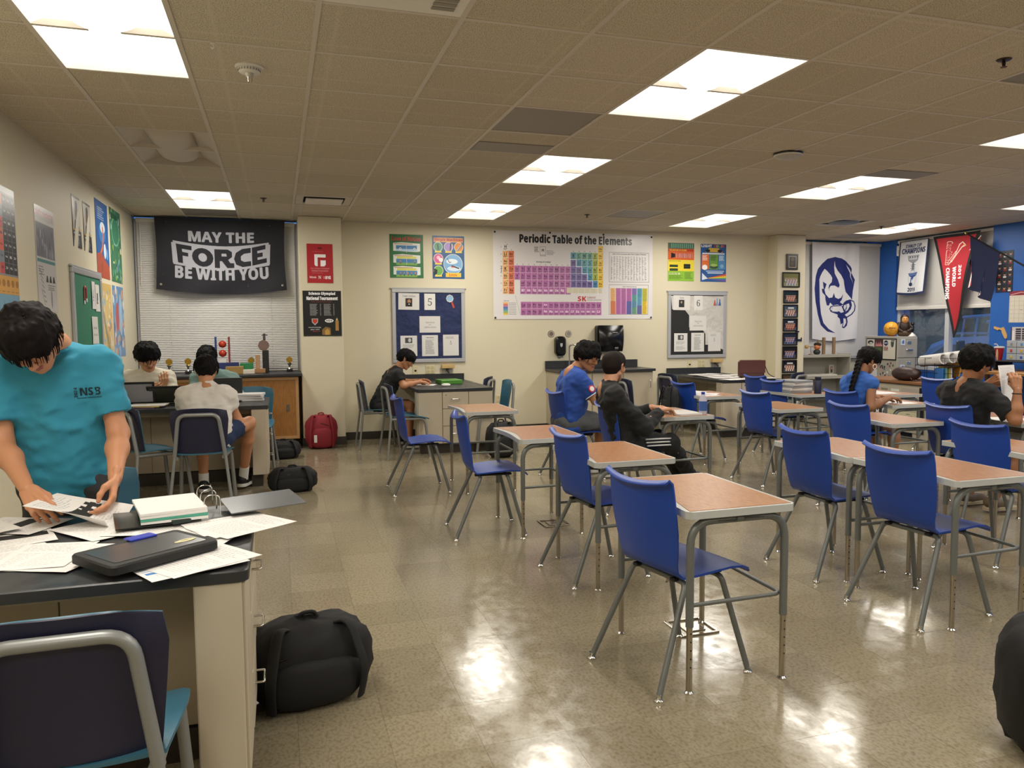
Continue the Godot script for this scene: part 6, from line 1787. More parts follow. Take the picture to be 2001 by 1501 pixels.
	part("lid", G.new().lathe([Vector2(0.063, 0.283), Vector2(0.063, 0.30), Vector2(0.04, 0.305), Vector2(0, 0.305)], 20).done(), M.white_plastic, t)
	part("straw", G.new().tube(bent([V(-0.02, 0.30, 0), V(-0.04, 0.335, 0), V(-0.09, 0.335, 0)], 0.02), 0.006, 6).done(), M.white_plastic, t)
	part("stripe", G.new().tube([V(-0.036, 0.10, 0.012), V(-0.052, 0.19, 0.015), V(-0.058, 0.265, 0.02)], [0.006, 0.014, 0.008], 6).done(), mat(C("d8c090"), 0.4), t)
	t = thing("monitor_riser", V(9.08, 0.85, -7.48), 0, "black riser shelf on the side table carrying small drawers", "riser")
	part("board", bx(V(0.36, 0.015, 0.60), 0.003, V(0, 0.12, 0)), M.black, t)
	for z in [-0.27, 0.27]: part("leg", bx(V(0.30, 0.115, 0.03), 0.003, V(0, 0.0575, z)), M.black, t)
	t = thing("drawer_organizer", V(9.16, 0.9775, -7.55), 0, "clear plastic drawer organizer with coloured clips on the riser", "organizer")
	part("case", bx(V(0.18, 0.26, 0.30), 0.004, V(0, 0.13, 0)), mat(C("8f949c"), 0.3), t)
	var dc := ["c8b03a", "3a5ab0", "c23a3a", "d8a03a", "8a8a8a", "4a8ac0"]
	for k in 6:
		var d := part("drawer", bx(V(0.012, 0.075, 0.135), 0.003, V(-0.094, 0.045 + 0.084 * (k / 2), -0.072 + 0.144 * (k % 2))), mat(C("a8adb4"), 0.2), t)
		part("clip", bx(V(0.006, 0.035, 0.03), 0.003, V(-0.102, 0.045 + 0.084 * (k / 2), -0.072 + 0.144 * (k % 2))), mat(C(dc[k]), 0.4), d)
	# on the blue wall
	var poly := PackedVector2Array([Vector2(-0.10, 0.085), Vector2(0.0, 0.06), Vector2(0.045, 0.075), Vector2(0.07, 0.03), Vector2(0.10, -0.03), Vector2(0.10, -0.075), Vector2(0.075, -0.085), Vector2(0.05, -0.045), Vector2(0.025, 0.0), Vector2(0.02, 0.03), Vector2(-0.02, 0.045), Vector2(-0.04, 0.03), Vector2(-0.10, 0.055)])
	tag(part("wood_cutout", G.new().prism(poly, 0.012).done(), mat(C("d0a468"), 0.5), null, V(9.409, 1.335, -8.085), ry(-90)), "wooden cut-out shaped like Florida on the blue wall", "wall decoration")
	p = Pt.new(220, 500, C("1c2028"))
	for r in 6:
		for c in 3:
			p.rect(10 + c * 70, 10 + r * 82, 62, 70, C("2c3440")).oval(41 + c * 70, 40 + r * 82, 15, 19, C("b88a70")).oval(41 + c * 70, 28 + r * 82, 16, 10, C("1a1412")).rect(20 + c * 70, 60 + r * 82, 42, 20, [C("8a2a34"), C("d8d8dc"), C("2a3a5a")][(r + c) % 3])
	poster("photo_poster", p, 0.25, 0.56, V(9.408, 2.16, -8.06), -90, "dark poster of portrait photographs behind the flag on the blue wall")
	p = Pt.new(260, 420, C("d8d2c4"))
	p.rect(0, 0, 260, 60, C("8a2a3a")).line([Vector2(10, 50), Vector2(120, 20), Vector2(250, 44)], 10, C("d8a8a8"))
	for r in 6: p.rect(6, 80 + r * 56, 248, 2, C("9a948a"))
	for c in 6: p.rect(6 + c * 49, 80, 2, 336, C("9a948a"))
	p.line([Vector2(150, 120), Vector2(220, 100)], 3, C("5a5a5a")).line([Vector2(110, 250), Vector2(140, 256)], 4, C("7a7a7a"))
	poster("calendar", p, 0.36, 0.42, V(9.408, 1.68, -7.79), -90, "wall calendar with a red top on the blue wall, cut by the frame", "", 0.5, 0.002, "calendar")
	p = Pt.new(220, 330, C("c9c3c6"))
	for r in 9:
		for c in 2: p.rect(60 + c * 78, 16 + r * 24, 66, 18, C("2a2434"))
	p.rect(0, 0, 14, 330, C("4a3a44")).rect(18, 40, 26, 260, C("e2dede"))
	poster("chart", p, 0.26, 0.40, V(9.408, 1.21, -7.80), -90, "dark barred chart below the calendar on the blue wall", "", 0.4, 0.001)

func ring_path(c: Vector3, r: float, b: Basis) -> Array:
	var o := []
	for k in 25: o.append(c + b * V(cos(TAU * k / 24) * r, sin(TAU * k / 24) * r, 0))
	return o

# ---------------------------------------------------------------- papers, laptops, trophies and bags
func printed(k: int) -> StandardMaterial3D:
	if not M.has("print%d" % k):
		var p := Pt.new(170, 220, C("e4e1df"))
		p.para(18, 16, 134, 60, 7, C("c2c0be"), rng).para(18, 90, 134, 110, 12, C("cac8c6"), rng)
		if k == 1: p.rect(12, 90, 146, 46, C("1e1c1c"))
		if k == 2: p.rect(96, 10, 16, 200, C("3f7ac0")).rect(60, 10, 8, 200, C("b8d0ea")).rect(78, 10, 8, 200, C("b8d0ea"))
		M["print%d" % k] = paper_mat(p, 0.75)
	return M["print%d" % k]

func flat_paper(x: float, y: float, z: float, turn: float, k: int, label: String, group: String, sag := 0.0) -> void:
	tag(part("paper", sheet_mesh(0.216, 0.279, 0.0006, 0.0012, 6, 6, sag), printed(k), null, V(x, y, z), ry(turn) * rx(-90)), label, "paper", group)

func laptop(at: Vector3, turn: float, lean: float, lid: Material, label: String) -> void:
	var t := thing("laptop", at, deg_to_rad(turn), label, "laptop")
	part("base", bx(V(0.31, 0.016, 0.22), 0.006, V(0, 0.008, 0)), M.black, t)
	var b := rx(lean)
	part("lid", bx(V(0.31, 0.21, 0.012), 0.005), M.black, t, V(0, 0.016, -0.11) + b * V(0, 0.105, 0), b)
	part("lid_panel", bx(V(0.27, 0.17, 0.002), 0.0), lid, t, V(0, 0.016, -0.11) + b * V(0, 0.105, -0.007), b)

func build_left_desk_things() -> void:
	var y := 0.7512
	var G0 := "loose papers on the near island"
	var spots := [[-0.80, -2.72, 30, 0, "printed sheet at the near edge of the island, cut by the frame"], [-0.86, -2.95, 20, 1, "printed sheet with a dark block of print at the island's left"], [-0.66, -2.64, -18, 0, "top sheet of the fanned stack left of the closed laptop"], [-0.63, -2.62, -26, 0, "sheet under the fanned stack left of the closed laptop"], [-0.70, -2.66, -8, 0, "lowest sheet of the fanned stack left of the laptop"], [-0.90, -3.10, 65, 1, "sheet with black photographs beside the boy's right hand"], [-0.60, -2.95, 40, 0, "sheet in the middle of the island before the boy"], [-0.42, -2.90, 75, 0, "sheet between the binder and the closed laptop"], [-0.26, -2.70, -20, 0, "white sheet half under the closed laptop's far corner"], [-0.27, -2.41, -62, 2, "sheet with a blue stripe sticking out under the laptop"], [-0.24, -2.43, -54, 0, "white sheet below the blue striped one"], [-0.17, -2.85, -65, 0, "top sheet of the fan beside the ring binder"], [-0.15, -2.82, -58, 0, "second sheet of the fan beside the ring binder"], [-0.13, -2.80, -52, 0, "third sheet of the fan at the island's right end"], [-1.10, -2.80, 10, 0, "printed sheet far left on the near island"], [-1.02, -3.05, 35, 0, "sheet at the far left edge of the near island"]]
	for i in spots.size(): flat_paper(spots[i][0], y + 0.0011 * i, spots[i][1], spots[i][2], spots[i][3], spots[i][4], G0)
	tag(part("held_paper", sheet_mesh(0.216, 0.279, 0.0008, 0.006, 8, 8, -0.05), printed(1), null, V(-0.69, 0.815, -3.07), ry(75) * rx(-78)), "sheet of paper held bent between the standing boy's hands", "paper")
	var t := thing("laptop", V(-0.392, 0.769, -2.51), deg_to_rad(38), "closed black cased laptop with stickers lying on the papers", "laptop")
	part("case", G.new().prism(rounded(0.335, 0.235, 0.02), 0.026, Transform3D(rx(-90), Vector3.ZERO), 0.005).done(), M.black, t)
	part("lid_panel", G.new().prism(rounded(0.285, 0.175, 0.01), 0.0015, Transform3D(rx(-90), V(0, 0.026, 0))).done(), mat(C("4a4a4c"), 0.25), t)
	part("sticker", blob(V(0.035, 0.0012, 0.014), 2.0, 0.3, 3.0, 4, 16), mat(C("d8d0a0"), 0.5), t, V(0.10, 0.0285, 0.04))
	tag(part("lanyard_card", bx(V(0.085, 0.006, 0.045), 0.002), mat(C("2438b0"), 0.4), null, V(-0.425, 0.7995, -2.615), ry(38)), "bright blue card holder lying on the closed laptop", "card holder")
	t = thing("ring_binder", V(-0.27, 0.7685, -3.05), deg_to_rad(12), "open black ring binder with a thick stack of pages", "binder")
	part("left_cover", bx(V(0.27, 0.004, 0.28), 0.001, V(-0.17, 0.003, 0)), M.gloss_black, t)
	part("right_cover", bx(V(0.27, 0.004, 0.28), 0.001, V(0.20, 0.010, 0), ), mat(C("6a6c6e"), 0.2), t, Vector3.ZERO, rz(2))
	for k in 4: part("page_block", bx(V(0.215, 0.010, 0.275), 0.001), mat(C("e2dfdc") if k != 1 else C("4fa08a"), 0.7), t, V(-0.115 - 0.004 * k, 0.012 + 0.0102 * k, 0.0), ry(1.5 * k - 2))
	for k in 3: part("ring", G.new().tube(bent([V(-0.02, 0.02, -0.1 + 0.1 * k), V(-0.02, 0.08, -0.1 + 0.1 * k), V(0.035, 0.08, -0.1 + 0.1 * k), V(0.035, 0.006, -0.1 + 0.1 * k)], 0.026), 0.0022, 6).done(), M.chrome, t)
	tag(part("booklet", bx(V(0.085, 0.014, 0.14), 0.002), mat(C("1d2b28"), 0.4), null, V(-0.355, 0.776, -2.955), ry(25)), "small black booklet beside the ring binder", "booklet")
	# second island
	laptop(V(-1.24, 0.7505, -7.86), 180, -14, mat(C("8a8a90"), 0.3), "black framed laptop with a grey lid on the second island")
	laptop(V(-1.00, 0.7505, -7.93), 180, -40, mat(C("3a3d34"), 0.5), "laptop with a sticker covered lid tilted back on the second island")
	laptop(V(-0.50, 0.7505, -7.88), 0, -15, mat(C("6a86c8"), 0.3), "laptop open beyond the boy in white who faces away")
	for k in 3: tag(part("folder", bx(V(0.24, 0.008, 0.30), 0.001), mat([C("5a3f78"), C("c8b04a"), C("d8d4cc")][k], 0.6), null, V(-1.16 + 0.02 * k, 0.755 + 0.0085 * k, -7.56), ry(70 + 8 * k)), "%s folder in the small pile on the second island" % ["purple", "yellow", "white"][k], "folder")
	for k in 3: tag(part("binder_stack", bx(V(0.30, 0.022, 0.24), 0.002), mat(C("d6d3d0"), 0.6), null, V(-0.30, 0.762 + 0.0225 * k, -7.95), ry(5 - 7 * k)), "white binder of papers at the second island's right end, %s" % ["lowest", "middle", "topmost"][k], "binder")
	# trophies on the window counter
	var spots2 := [[-1.25, "far left"], [-1.04, "second from the left"], [-0.32, "beside the green box"], [0.13, "nearest the pillar"]]
	var tr: Node3D = null
	for k in 4:
		var lb := "small trophy with a medallion on the window counter, %s" % spots2[k][1]
		var at := V(spots2[k][0], 0.911, -10.08)
		if tr == null:
			tr = thing("trophy", at, 0, lb, "trophy", "trophies on the counter")
			part("foot", bx(V(0.07, 0.03, 0.06), 0.003, V(0, 0.015, 0)), M.black, tr)
			part("stem", G.new().lathe([Vector2(0.02, 0.03), Vector2(0.008, 0.05), Vector2(0.014, 0.08), Vector2(0.03, 0.10), Vector2(0.012, 0.11), Vector2(0, 0.11)], 14).done(), M.chrome, tr)
			part("medallion", G.new().lathe([Vector2(0, -0.006), Vector2(0.038, -0.006), Vector2(0.038, 0.006), Vector2(0, 0.006)], 20, V(0, 0.145, 0), rx(90)).done(), M.brass, tr)
		else: dup(tr, at, 0.0, lb)
	t = thing("wood_tower", V(-0.15, 0.911, -10.0), 0, "tall dark wooden tower model with a round slice on top", "model")
	part("column", bx(V(0.075, 0.27, 0.05), 0.004, V(0, 0.135, 0), ), mat(C("26221f"), 0.7), t)
	part("disk", G.new().lathe([Vector2(0, -0.02), Vector2(0.066, -0.02), Vector2(0.066, 0.02), Vector2(0, 0.02)], 10, V(-0.02, 0.33, 0), rx(90)).done(), mat(C("7a6258"), 0.7), t)
	part("spire", G.new().box(V(-0.01, 0.43, 0), V(0.03, 0.09, 0.03)).box(V(-0.005, 0.455, 0), V(0.07, 0.01, 0.02)).done(), mat(C("4a4044"), 0.7), t)
	part("plinth", bx(V(0.15, 0.05, 0.09), 0.003, V(-0.08, 0.025, 0.09)), mat(C("a07850"), 0.6), t)
	part("small_post", bx(V(0.05, 0.17, 0.03), 0.003, V(-0.09, 0.135, 0.09)), mat(C("b08a66"), 0.6), t)
	t = thing("marble_model", V(-0.64, 0.911, -9.98), 0, "project model with red balls between blue and red side boards", "model")
	for s in [-1, 1]: part("side_board", bx(V(0.018, 0.44, 0.11), 0.006, V(s * 0.075, 0.22, 0)), mat(C("27468a") if s < 0 else C("8a3430"), 0.5), t)
	part("post", bx(V(0.09, 0.17, 0.06), 0.003, V(0, 0.085, 0)), M.white_plastic, t)
	for k in 2: part("red_ball", G.new().ball(V(0, 0.24 + 0.11 * k, 0), 0.045, 16).done(), mat(C("b83a24"), 0.3), t)
	for q in [[-0.58, "2a3568", 0.24, 0.13, "navy box on the window counter"], [-0.37, "2a8048", 0.15, 0.12, "green box on the window counter"], [-0.50, "a08048", 0.20, 0.09, "tan box in front of the navy box"], [-0.34, "d8d2c4", 0.13, 0.05, "white carton on the front of the window counter"]]:
		tag(part("box", bx(V(q[2], q[3], 0.09), 0.003), mat(C(q[1]), 0.6), null, V(q[0], 0.911 + q[3] / 2, -9.95 if q[1] in ["2a3568", "2a8048"] else -9.75)), q[4], "box")

func bag(called: String, at: Vector3, turn: float, r: Vector3, col: Color, seed_: int, label: String) -> Node3D:
	var t := thing(called, at, deg_to_rad(turn), label, "backpack" if called == "backpack" else "bag")
	var m := mat(col, 0.75)
	part("body", blob(r, 3.0, 0.12, 2.6, seed_, 32, -r.y * 0.95), m, t, V(0, r.y * 0.95, 0))
	part("pocket", blob(r * V(0.75, 0.6, 0.35), 3.0, 0.08, 2.0, seed_ + 3, 24), m, t, V(0, r.y * 0.66, r.z * 0.82))
	part("zip", G.new().tube([V(-r.x * 0.75, r.y * 1.25, r.z * 0.85), V(0, r.y * 1.5, r.z * 0.9), V(r.x * 0.75, r.y * 1.25, r.z * 0.85)], 0.006, 6).done(), M.gloss_black, t)
	for s in [-1, 1]: part("strap", G.new().tube(bent([V(s * r.x * 0.35, r.y * 1.8, r.z * 0.3), V(s * r.x * 0.55, r.y * 2.05, r.z * 0.8), V(s * r.x * 0.75, r.y * 0.9, r.z * 1.25), V(s * r.x * 0.7, r.y * 0.12, r.z * 0.95)], 0.10), 0.022, 8, true, 0.35).done(), m, t)
	part("grab_loop", G.new().tube(bent([V(-0.04, r.y * 1.8, 0), V(-0.03, r.y * 2.08, 0), V(0.03, r.y * 2.08, 0), V(0.04, r.y * 1.8, 0)], 0.02), 0.008, 6).done(), m, t)
	return t

func build_small_things() -> void:
	bag("backpack", V(0.08, 0, -3.08), 10, V(0.24, 0.16, 0.15), C("0e0e10"), 41, "black backpack lying beside the near island's drawers")
	bag("backpack", V(2.46, 0, -1.86), 60, V(0.16, 0.24, 0.16), C("0d0d0f"), 42, "black backpack cut by the lower right corner")
	bag("bag", V(0.09, 0, -7.12), 0, V(0.21, 0.11, 0.11), C("0f0f11"), 43, "black duffel bag on the floor at the second island's end")
	bag("bag", V(0.02, 0, -9.0), 5, V(0.19, 0.10, 0.13), C("18181b"), 44, "dark bag half under the oak cabinet")
	var rb := bag("backpack", V(0.47, 0, -9.58), 0, V(0.19, 0.205, 0.10), C("8a1f2c"), 45, "red backpack leaning on the left corner pillar")
	part("tag", bx(V(0.035, 0.09, 0.008), 0.003), M.white_plastic, rb, V(-0.075, 0.13, 0.135))
	bag("backpack", V(2.35, 0, -8.25), 0, V(0.17, 0.20, 0.12), C("121214"), 46, "black backpack on the floor before the far island's drawers")
	bag("backpack", V(4.02, 0.42, -7.42), -90, V(0.14, 0.19, 0.07), C("121216"), 47, "black backpack hanging on a blue chair beside the paper covered desk")
	var t := thing("satchel", V(6.02, 0.7505, -8.90), deg_to_rad(-15), "brown leather satchel standing on the far paper strewn island", "bag")
	part("body", bx(V(0.34, 0.24, 0.12), 0.03, V(0, 0.12, 0)), mat(C("4a2420"), 0.45), t)
	part("flap", bx(V(0.345, 0.17, 0.014), 0.006, V(0, 0.155, 0.065)), mat(C("522a24"), 0.45), t)
	part("strap", G.new().tube(bent([V(0.17, 0.22, 0), V(0.22, 0.05, 0.04), V(0.30, 0.012, 0.06)], 0.05), 0.012, 6, true, 0.4).done(), mat(C("32161a"), 0.5), t)
	for k in 14: flat_paper(5.62 + 0.17 * (k % 4), 0.7515 + 0.0016 * k, -8.75 - 0.26 * (k / 4), 23 * k, 0, "loose paper on the far island, number %d of its row, row %d from the near end" % [k % 4 + 1, k / 4 + 1], "papers on the far island")
	for k in 5: flat_paper(4.32 + 0.05 * (k % 2), 0.7165 + 0.0016 * k, -7.2 - 0.11 * k, 40 * k, 0, "loose paper on the covered desk, %s in the spread" % ["nearest", "second nearest", "middle", "second farthest", "farthest"][k], "papers on the covered desk")
	for k in 2: flat_paper(5.54, 0.7165 + 0.0014 * k, -5.80 - 0.16 * k, -80 + 14 * k, 0, "sheet on the girl's desk, %s one" % ["nearer", "farther"][k], "sheets on the girl's desk")
	for k in 2: flat_paper(6.2, 0.7165 + 0.0014 * k, -6.70 - 0.2 * k, 85 + 10 * k, 0, "sheet on the desk beyond the girl, %s one" % ["nearer", "farther"][k], "sheets beyond the girl")
	flat_paper(5.36, 0.7165, -4.52, 70, 0, "sheet lying on the desk of the boy in black", "")
	tag(part("held_sheet", sheet_mesh(0.216, 0.279, 0.0008, 0.006, 8, 8), printed(0), null, V(5.165, 1.005, -4.36), ry(12) * rx(-8)), "white sheet held up by the boy in the black T-shirt", "paper")
	tag(part("pencil", G.new().tube([V(5.06, 1.03, -4.27), V(5.15, 1.045, -4.33)], 0.004, 6).done(), mat(C("2a2a30"), 0.4), null), "dark pencil in the right hand of the boy in the black T-shirt", "pencil")
	for k in 5: tag(part("binder", bx(V(0.26, 0.026, 0.30), 0.002), mat(C("d2cfcb") if k % 2 else C("8a8c90"), 0.6), null, V(5.40, 0.7305 + 0.0265 * k, -7.17), ry(4 * k - 8)), "%s binder in the stack behind the navy bottle" % ["lowest", "second lowest", "middle", "second highest", "topmost"][k], "binder", "stacked binders")
	t = thing("drink_bottle", V(5.50, 0.716, -6.90), 0, "navy insulated bottle beside the stacked binders", "bottle")
	part("body", G.new().lathe([Vector2(0, 0), Vector2(0.037, 0), Vector2(0.038, 0.13), Vector2(0.03, 0.145), Vector2(0, 0.145)], 20).done(), mat(C("131a38"), 0.4), t)
	part("cap", G.new().lathe([Vector2(0.032, 0.145), Vector2(0.032, 0.18), Vector2(0, 0.18)], 18).done(), mat(C("11142a"), 0.4), t)
	t = thing("water_bottle", V(3.345, 0.7165, -5.62), 0, "clear plastic water bottle with a blue label and cap", "bottle")
	part("body", G.new().lathe([Vector2(0, 0), Vector2(0.032, 0), Vector2(0.034, 0.02), Vector2(0.034, 0.12), Vector2(0.014, 0.165), Vector2(0, 0.165)], 20).done(), mat(C("b8b4c4"), 0.15), t)
	part("label", G.new().lathe([Vector2(0.0347, 0.03), Vector2(0.0347, 0.11)], 20).done(), mat(C("3a5a9a"), 0.4), t)
	part("cap", G.new().lathe([Vector2(0.015, 0.165), Vector2(0.015, 0.185), Vector2(0, 0.185)], 14).done(), mat(C("1f3a9a"), 0.4), t)
	tag(part("closed_laptop", G.new().prism(rounded(0.30, 0.21, 0.012), 0.018, Transform3D(rx(-90), Vector3.ZERO), 0.004).done(), mat(C("c8c4c0"), 0.35), null, V(3.20, 0.7165, -5.70), ry(90)), "closed pale laptop on the desk of the boy in the black sweatshirt", "laptop")
	tag(part("green_binder", bx(V(0.27, 0.05, 0.29), 0.004), mat(C("4a8a2c"), 0.4), null, V(2.02, 0.776, -9.45), ry(4)), "bright green binder lying on the island under the navy board", "binder")
	flat_paper(1.68, 0.7515, -9.30, 60, 0, "sheet the boy in black is writing on", "")
	tag(part("computer_mouse", blob(V(0.055, 0.02, 0.032), 2.4, 0.02, 1.0, 3, 20, -0.018), M.white_plastic, null, V(1.88, 0.7685, -8.96)), "white mouse on the island under the navy board", "mouse")
	for k in 2:
		t = thing("floor_box", V(1.855 if k == 0 else 1.90, 0.0005, -3.20 if k == 0 else -5.27), 0, "metal floor outlet frame under the %s student desk" % ("nearest" if k == 0 else "third"), "floor outlet")
		for s in [-1, 1]:
			part("frame_bar", bx(V(0.19, 0.008, 0.014), 0.002, V(0, 0.004, s * 0.09)), M.leg_chrome, t)
			part("frame_bar", bx(V(0.014, 0.008, 0.19), 0.002, V(s * 0.09, 0.004, 0)), M.leg_chrome, t)
		part("lid", bx(V(0.10, 0.006, 0.10), 0.002, V(0, 0.003, 0)), M.leg_chrome, t)

# ---------------------------------------------------------------- people: smooth bodies meshed from tapered bones
class BodySkin:
	var verts := PackedVector3Array()
	var norms := PackedVector3Array()
	var idx := PackedInt32Array()
	func mesh() -> ArrayMesh:
		var a := []
		a.resize(Mesh.ARRAY_MAX)
		a[Mesh.ARRAY_VERTEX] = verts
		a[Mesh.ARRAY_NORMAL] = norms
		a[Mesh.ARRAY_INDEX] = idx
		var m := ArrayMesh.new()
		m.add_surface_from_arrays(Mesh.PRIMITIVE_TRIANGLES, a)
		return m

class Flesh:
	var c := 0.012
	var k := 0.03
	var bones := []
	var lo: Vector3
	var n: Vector3i
	var F: PackedFloat32Array
	func _init(cell: float, blend: float) -> void:
		c = cell; k = blend
	# a tapered bone; ax and m flatten it along ax; cut (point, outward normal) ends it flat; carve takes it away
	func bone(a: Vector3, b: Vector3, ra: float, rb: float, ax := Vector3.ZERO, m := 1.0, cut: Array = [], carve := false) -> Flesh:
		bones.append([a, b, ra, rb, ax, m, cut, carve])
		return self
	func field() -> void:
		lo = Vector3.INF
		var hi := -Vector3.INF
		for q in bones:
			if q[7]: continue
			var r: float = maxf(q[2], q[3]) * maxf(1.0, 1.0 / q[5]) + k * 0.5 + c * 2.5
			lo = lo.min((q[0] as Vector3).min(q[1]) - Vector3.ONE * r)
			hi = hi.max((q[0] as Vector3).max(q[1]) + Vector3.ONE * r)
		n = Vector3i(((hi - lo) / c).ceil()) + Vector3i.ONE
		F = PackedFloat32Array()
		F.resize(n.x * n.y * n.z)
		F.fill(1.0)
		for q in bones:
			var a: Vector3 = q[0]; var ba: Vector3 = q[1] - a
			var ra: float = q[2]; var dr: float = q[3] - ra
			var ax: Vector3 = q[4]; var m1: float = q[5] - 1.0
			var bb := maxf(ba.length_squared(), 1e-9)
			var r: float = maxf(q[2], q[3]) * maxf(1.0, 1.0 / q[5]) + k + c * 2.5
			var i0 := Vector3i((((a.min(q[1]) - Vector3.ONE * r) - lo) / c).floor()).max(Vector3i.ZERO)
			var i1 := Vector3i((((a.max(q[1]) + Vector3.ONE * r) - lo) / c).ceil()).min(n - Vector3i.ONE)
			var squash := absf(m1) > 0.001
			var carve: bool = q[7]
			var has_cut: bool = q[6].size() > 0
			var cp: Vector3 = q[6][0] if has_cut else Vector3.ZERO
			var cn: Vector3 = q[6][1] if has_cut else Vector3.ZERO
			for z in range(i0.z, i1.z + 1):
				for y in range(i0.y, i1.y + 1):
					var at := (z * n.y + y) * n.x + i0.x
					var p := lo + Vector3(i0.x, y, z) * c
					for x in range(i0.x, i1.x + 1):
						var pa := p - a
						if squash: pa += ax * (pa.dot(ax) * m1)
						var h := clampf(pa.dot(ba) / bb, 0.0, 1.0)
						var d := (pa - ba * h).length() - ra - dr * h
						if has_cut: d = maxf(d, (p - cp).dot(cn))
						var f := F[at]
						if carve:
							d = -d
							var e := maxf(0.02 - absf(f - d), 0.0)
							F[at] = maxf(f, d) + e * e * 12.5
						else:
							var e := maxf(k - absf(f - d), 0.0)
							F[at] = minf(f, d) - e * e / (4.0 * k)
						at += 1
						p.x += c
	func at(p: Vector3) -> float:
		var q := Vector3i(((p - lo) / c).round()).clamp(Vector3i.ZERO, n - Vector3i.ONE)
		return F[(q.z * n.y + q.y) * n.x + q.x]
	func add_to(s: BodySkin, wrinkle := 0.0, freq := 9.0, seed_ := 1, stretch := Vector3.ONE) -> Flesh:
		field()
		var sx := 1; var sy := n.x; var sz := n.x * n.y
		var ids := {}
		var first := s.verts.size()
		var off := [0, sx, sy, sx + sy, sz, sx + sz, sy + sz, sx + sy + sz]
		var lim := c * 1.8
		var total := (n.z - 1) * sz
		var cells := PackedInt32Array()
		for i in total:
			if absf(F[i]) > lim: continue
			var x := i % n.x
			var y := (i / n.x) % n.y
			if x >= n.x - 1 or y >= n.y - 1: continue
			var f0 := F[i]; var f1 := F[i + sx]; var f2 := F[i + sy]; var f3 := F[i + sx + sy]
			var j := i + sz
			var f4 := F[j]; var f5 := F[j + sx]; var f6 := F[j + sy]; var f7 := F[j + sx + sy]
			var inside := int(f0 < 0) + int(f1 < 0) + int(f2 < 0) + int(f3 < 0) + int(f4 < 0) + int(f5 < 0) + int(f6 < 0) + int(f7 < 0)
			if inside == 0 or inside == 8: continue
			var v := Vector3.ZERO
			var w := 0
			if (f0 < 0) != (f1 < 0): v += Vector3(f0 / (f0 - f1), 0, 0); w += 1
			if (f2 < 0) != (f3 < 0): v += Vector3(f2 / (f2 - f3), 1, 0); w += 1
			if (f4 < 0) != (f5 < 0): v += Vector3(f4 / (f4 - f5), 0, 1); w += 1
			if (f6 < 0) != (f7 < 0): v += Vector3(f6 / (f6 - f7), 1, 1); w += 1
			if (f0 < 0) != (f2 < 0): v += Vector3(0, f0 / (f0 - f2), 0); w += 1
			if (f1 < 0) != (f3 < 0): v += Vector3(1, f1 / (f1 - f3), 0); w += 1
			if (f4 < 0) != (f6 < 0): v += Vector3(0, f4 / (f4 - f6), 1); w += 1
			if (f5 < 0) != (f7 < 0): v += Vector3(1, f5 / (f5 - f7), 1); w += 1
			if (f0 < 0) != (f4 < 0): v += Vector3(0, 0, f0 / (f0 - f4)); w += 1
			if (f1 < 0) != (f5 < 0): v += Vector3(1, 0, f1 / (f1 - f5)); w += 1
			if (f2 < 0) != (f6 < 0): v += Vector3(0, 1, f2 / (f2 - f6)); w += 1
			if (f3 < 0) != (f7 < 0): v += Vector3(1, 1, f3 / (f3 - f7)); w += 1
			ids[i] = s.verts.size()
			cells.append(i)
			s.verts.append(lo + (Vector3(x, y, i / sz) + v / w) * c)
			s.norms.append(Vector3(f1 + f3 + f5 + f7 - f0 - f2 - f4 - f6, f2 + f3 + f6 + f7 - f0 - f1 - f4 - f5, f4 + f5 + f6 + f7 - f0 - f1 - f2 - f3).normalized())
		var axes := [[sx, sy, sz], [sy, sz, sx], [sz, sx, sy]]
		for i in cells:
			for ax in axes:
				var a := F[i] < 0
				if a == (F[i + ax[0]] < 0): continue
				var q0 = ids.get(i); var q1 = ids.get(i - ax[1]); var q2 = ids.get(i - ax[1] - ax[2]); var q3 = ids.get(i - ax[2])
				if q1 == null or q2 == null or q3 == null: continue
				if a: s.idx.append_array([q0, q2, q1, q0, q3, q2])
				else: s.idx.append_array([q0, q1, q2, q0, q2, q3])
		if wrinkle > 0.0:
			var nz := FastNoiseLite.new()
			nz.seed = seed_
			nz.frequency = freq
			nz.fractal_octaves = 2
			var acc := PackedVector3Array()
			acc.resize(s.verts.size())
			for i in range(first, s.verts.size()):
				var p := s.verts[i]
				var w := nz.get_noise_3dv(p * stretch)
				s.verts[i] = p + s.norms[i] * wrinkle * (w if w > -0.1 else -0.1 + 0.4 * (w + 0.1))
			for t in range(0, s.idx.size(), 3):
				var a := s.idx[t]; var b := s.idx[t + 1]; var d := s.idx[t + 2]
				if a < first: continue
				var fn := (s.verts[d] - s.verts[a]).cross(s.verts[b] - s.verts[a])
				acc[a] += fn; acc[b] += fn; acc[d] += fn
			for i in range(first, s.verts.size()):
				if acc[i].length() > 1e-12: s.norms[i] = acc[i].normalized()
		return self

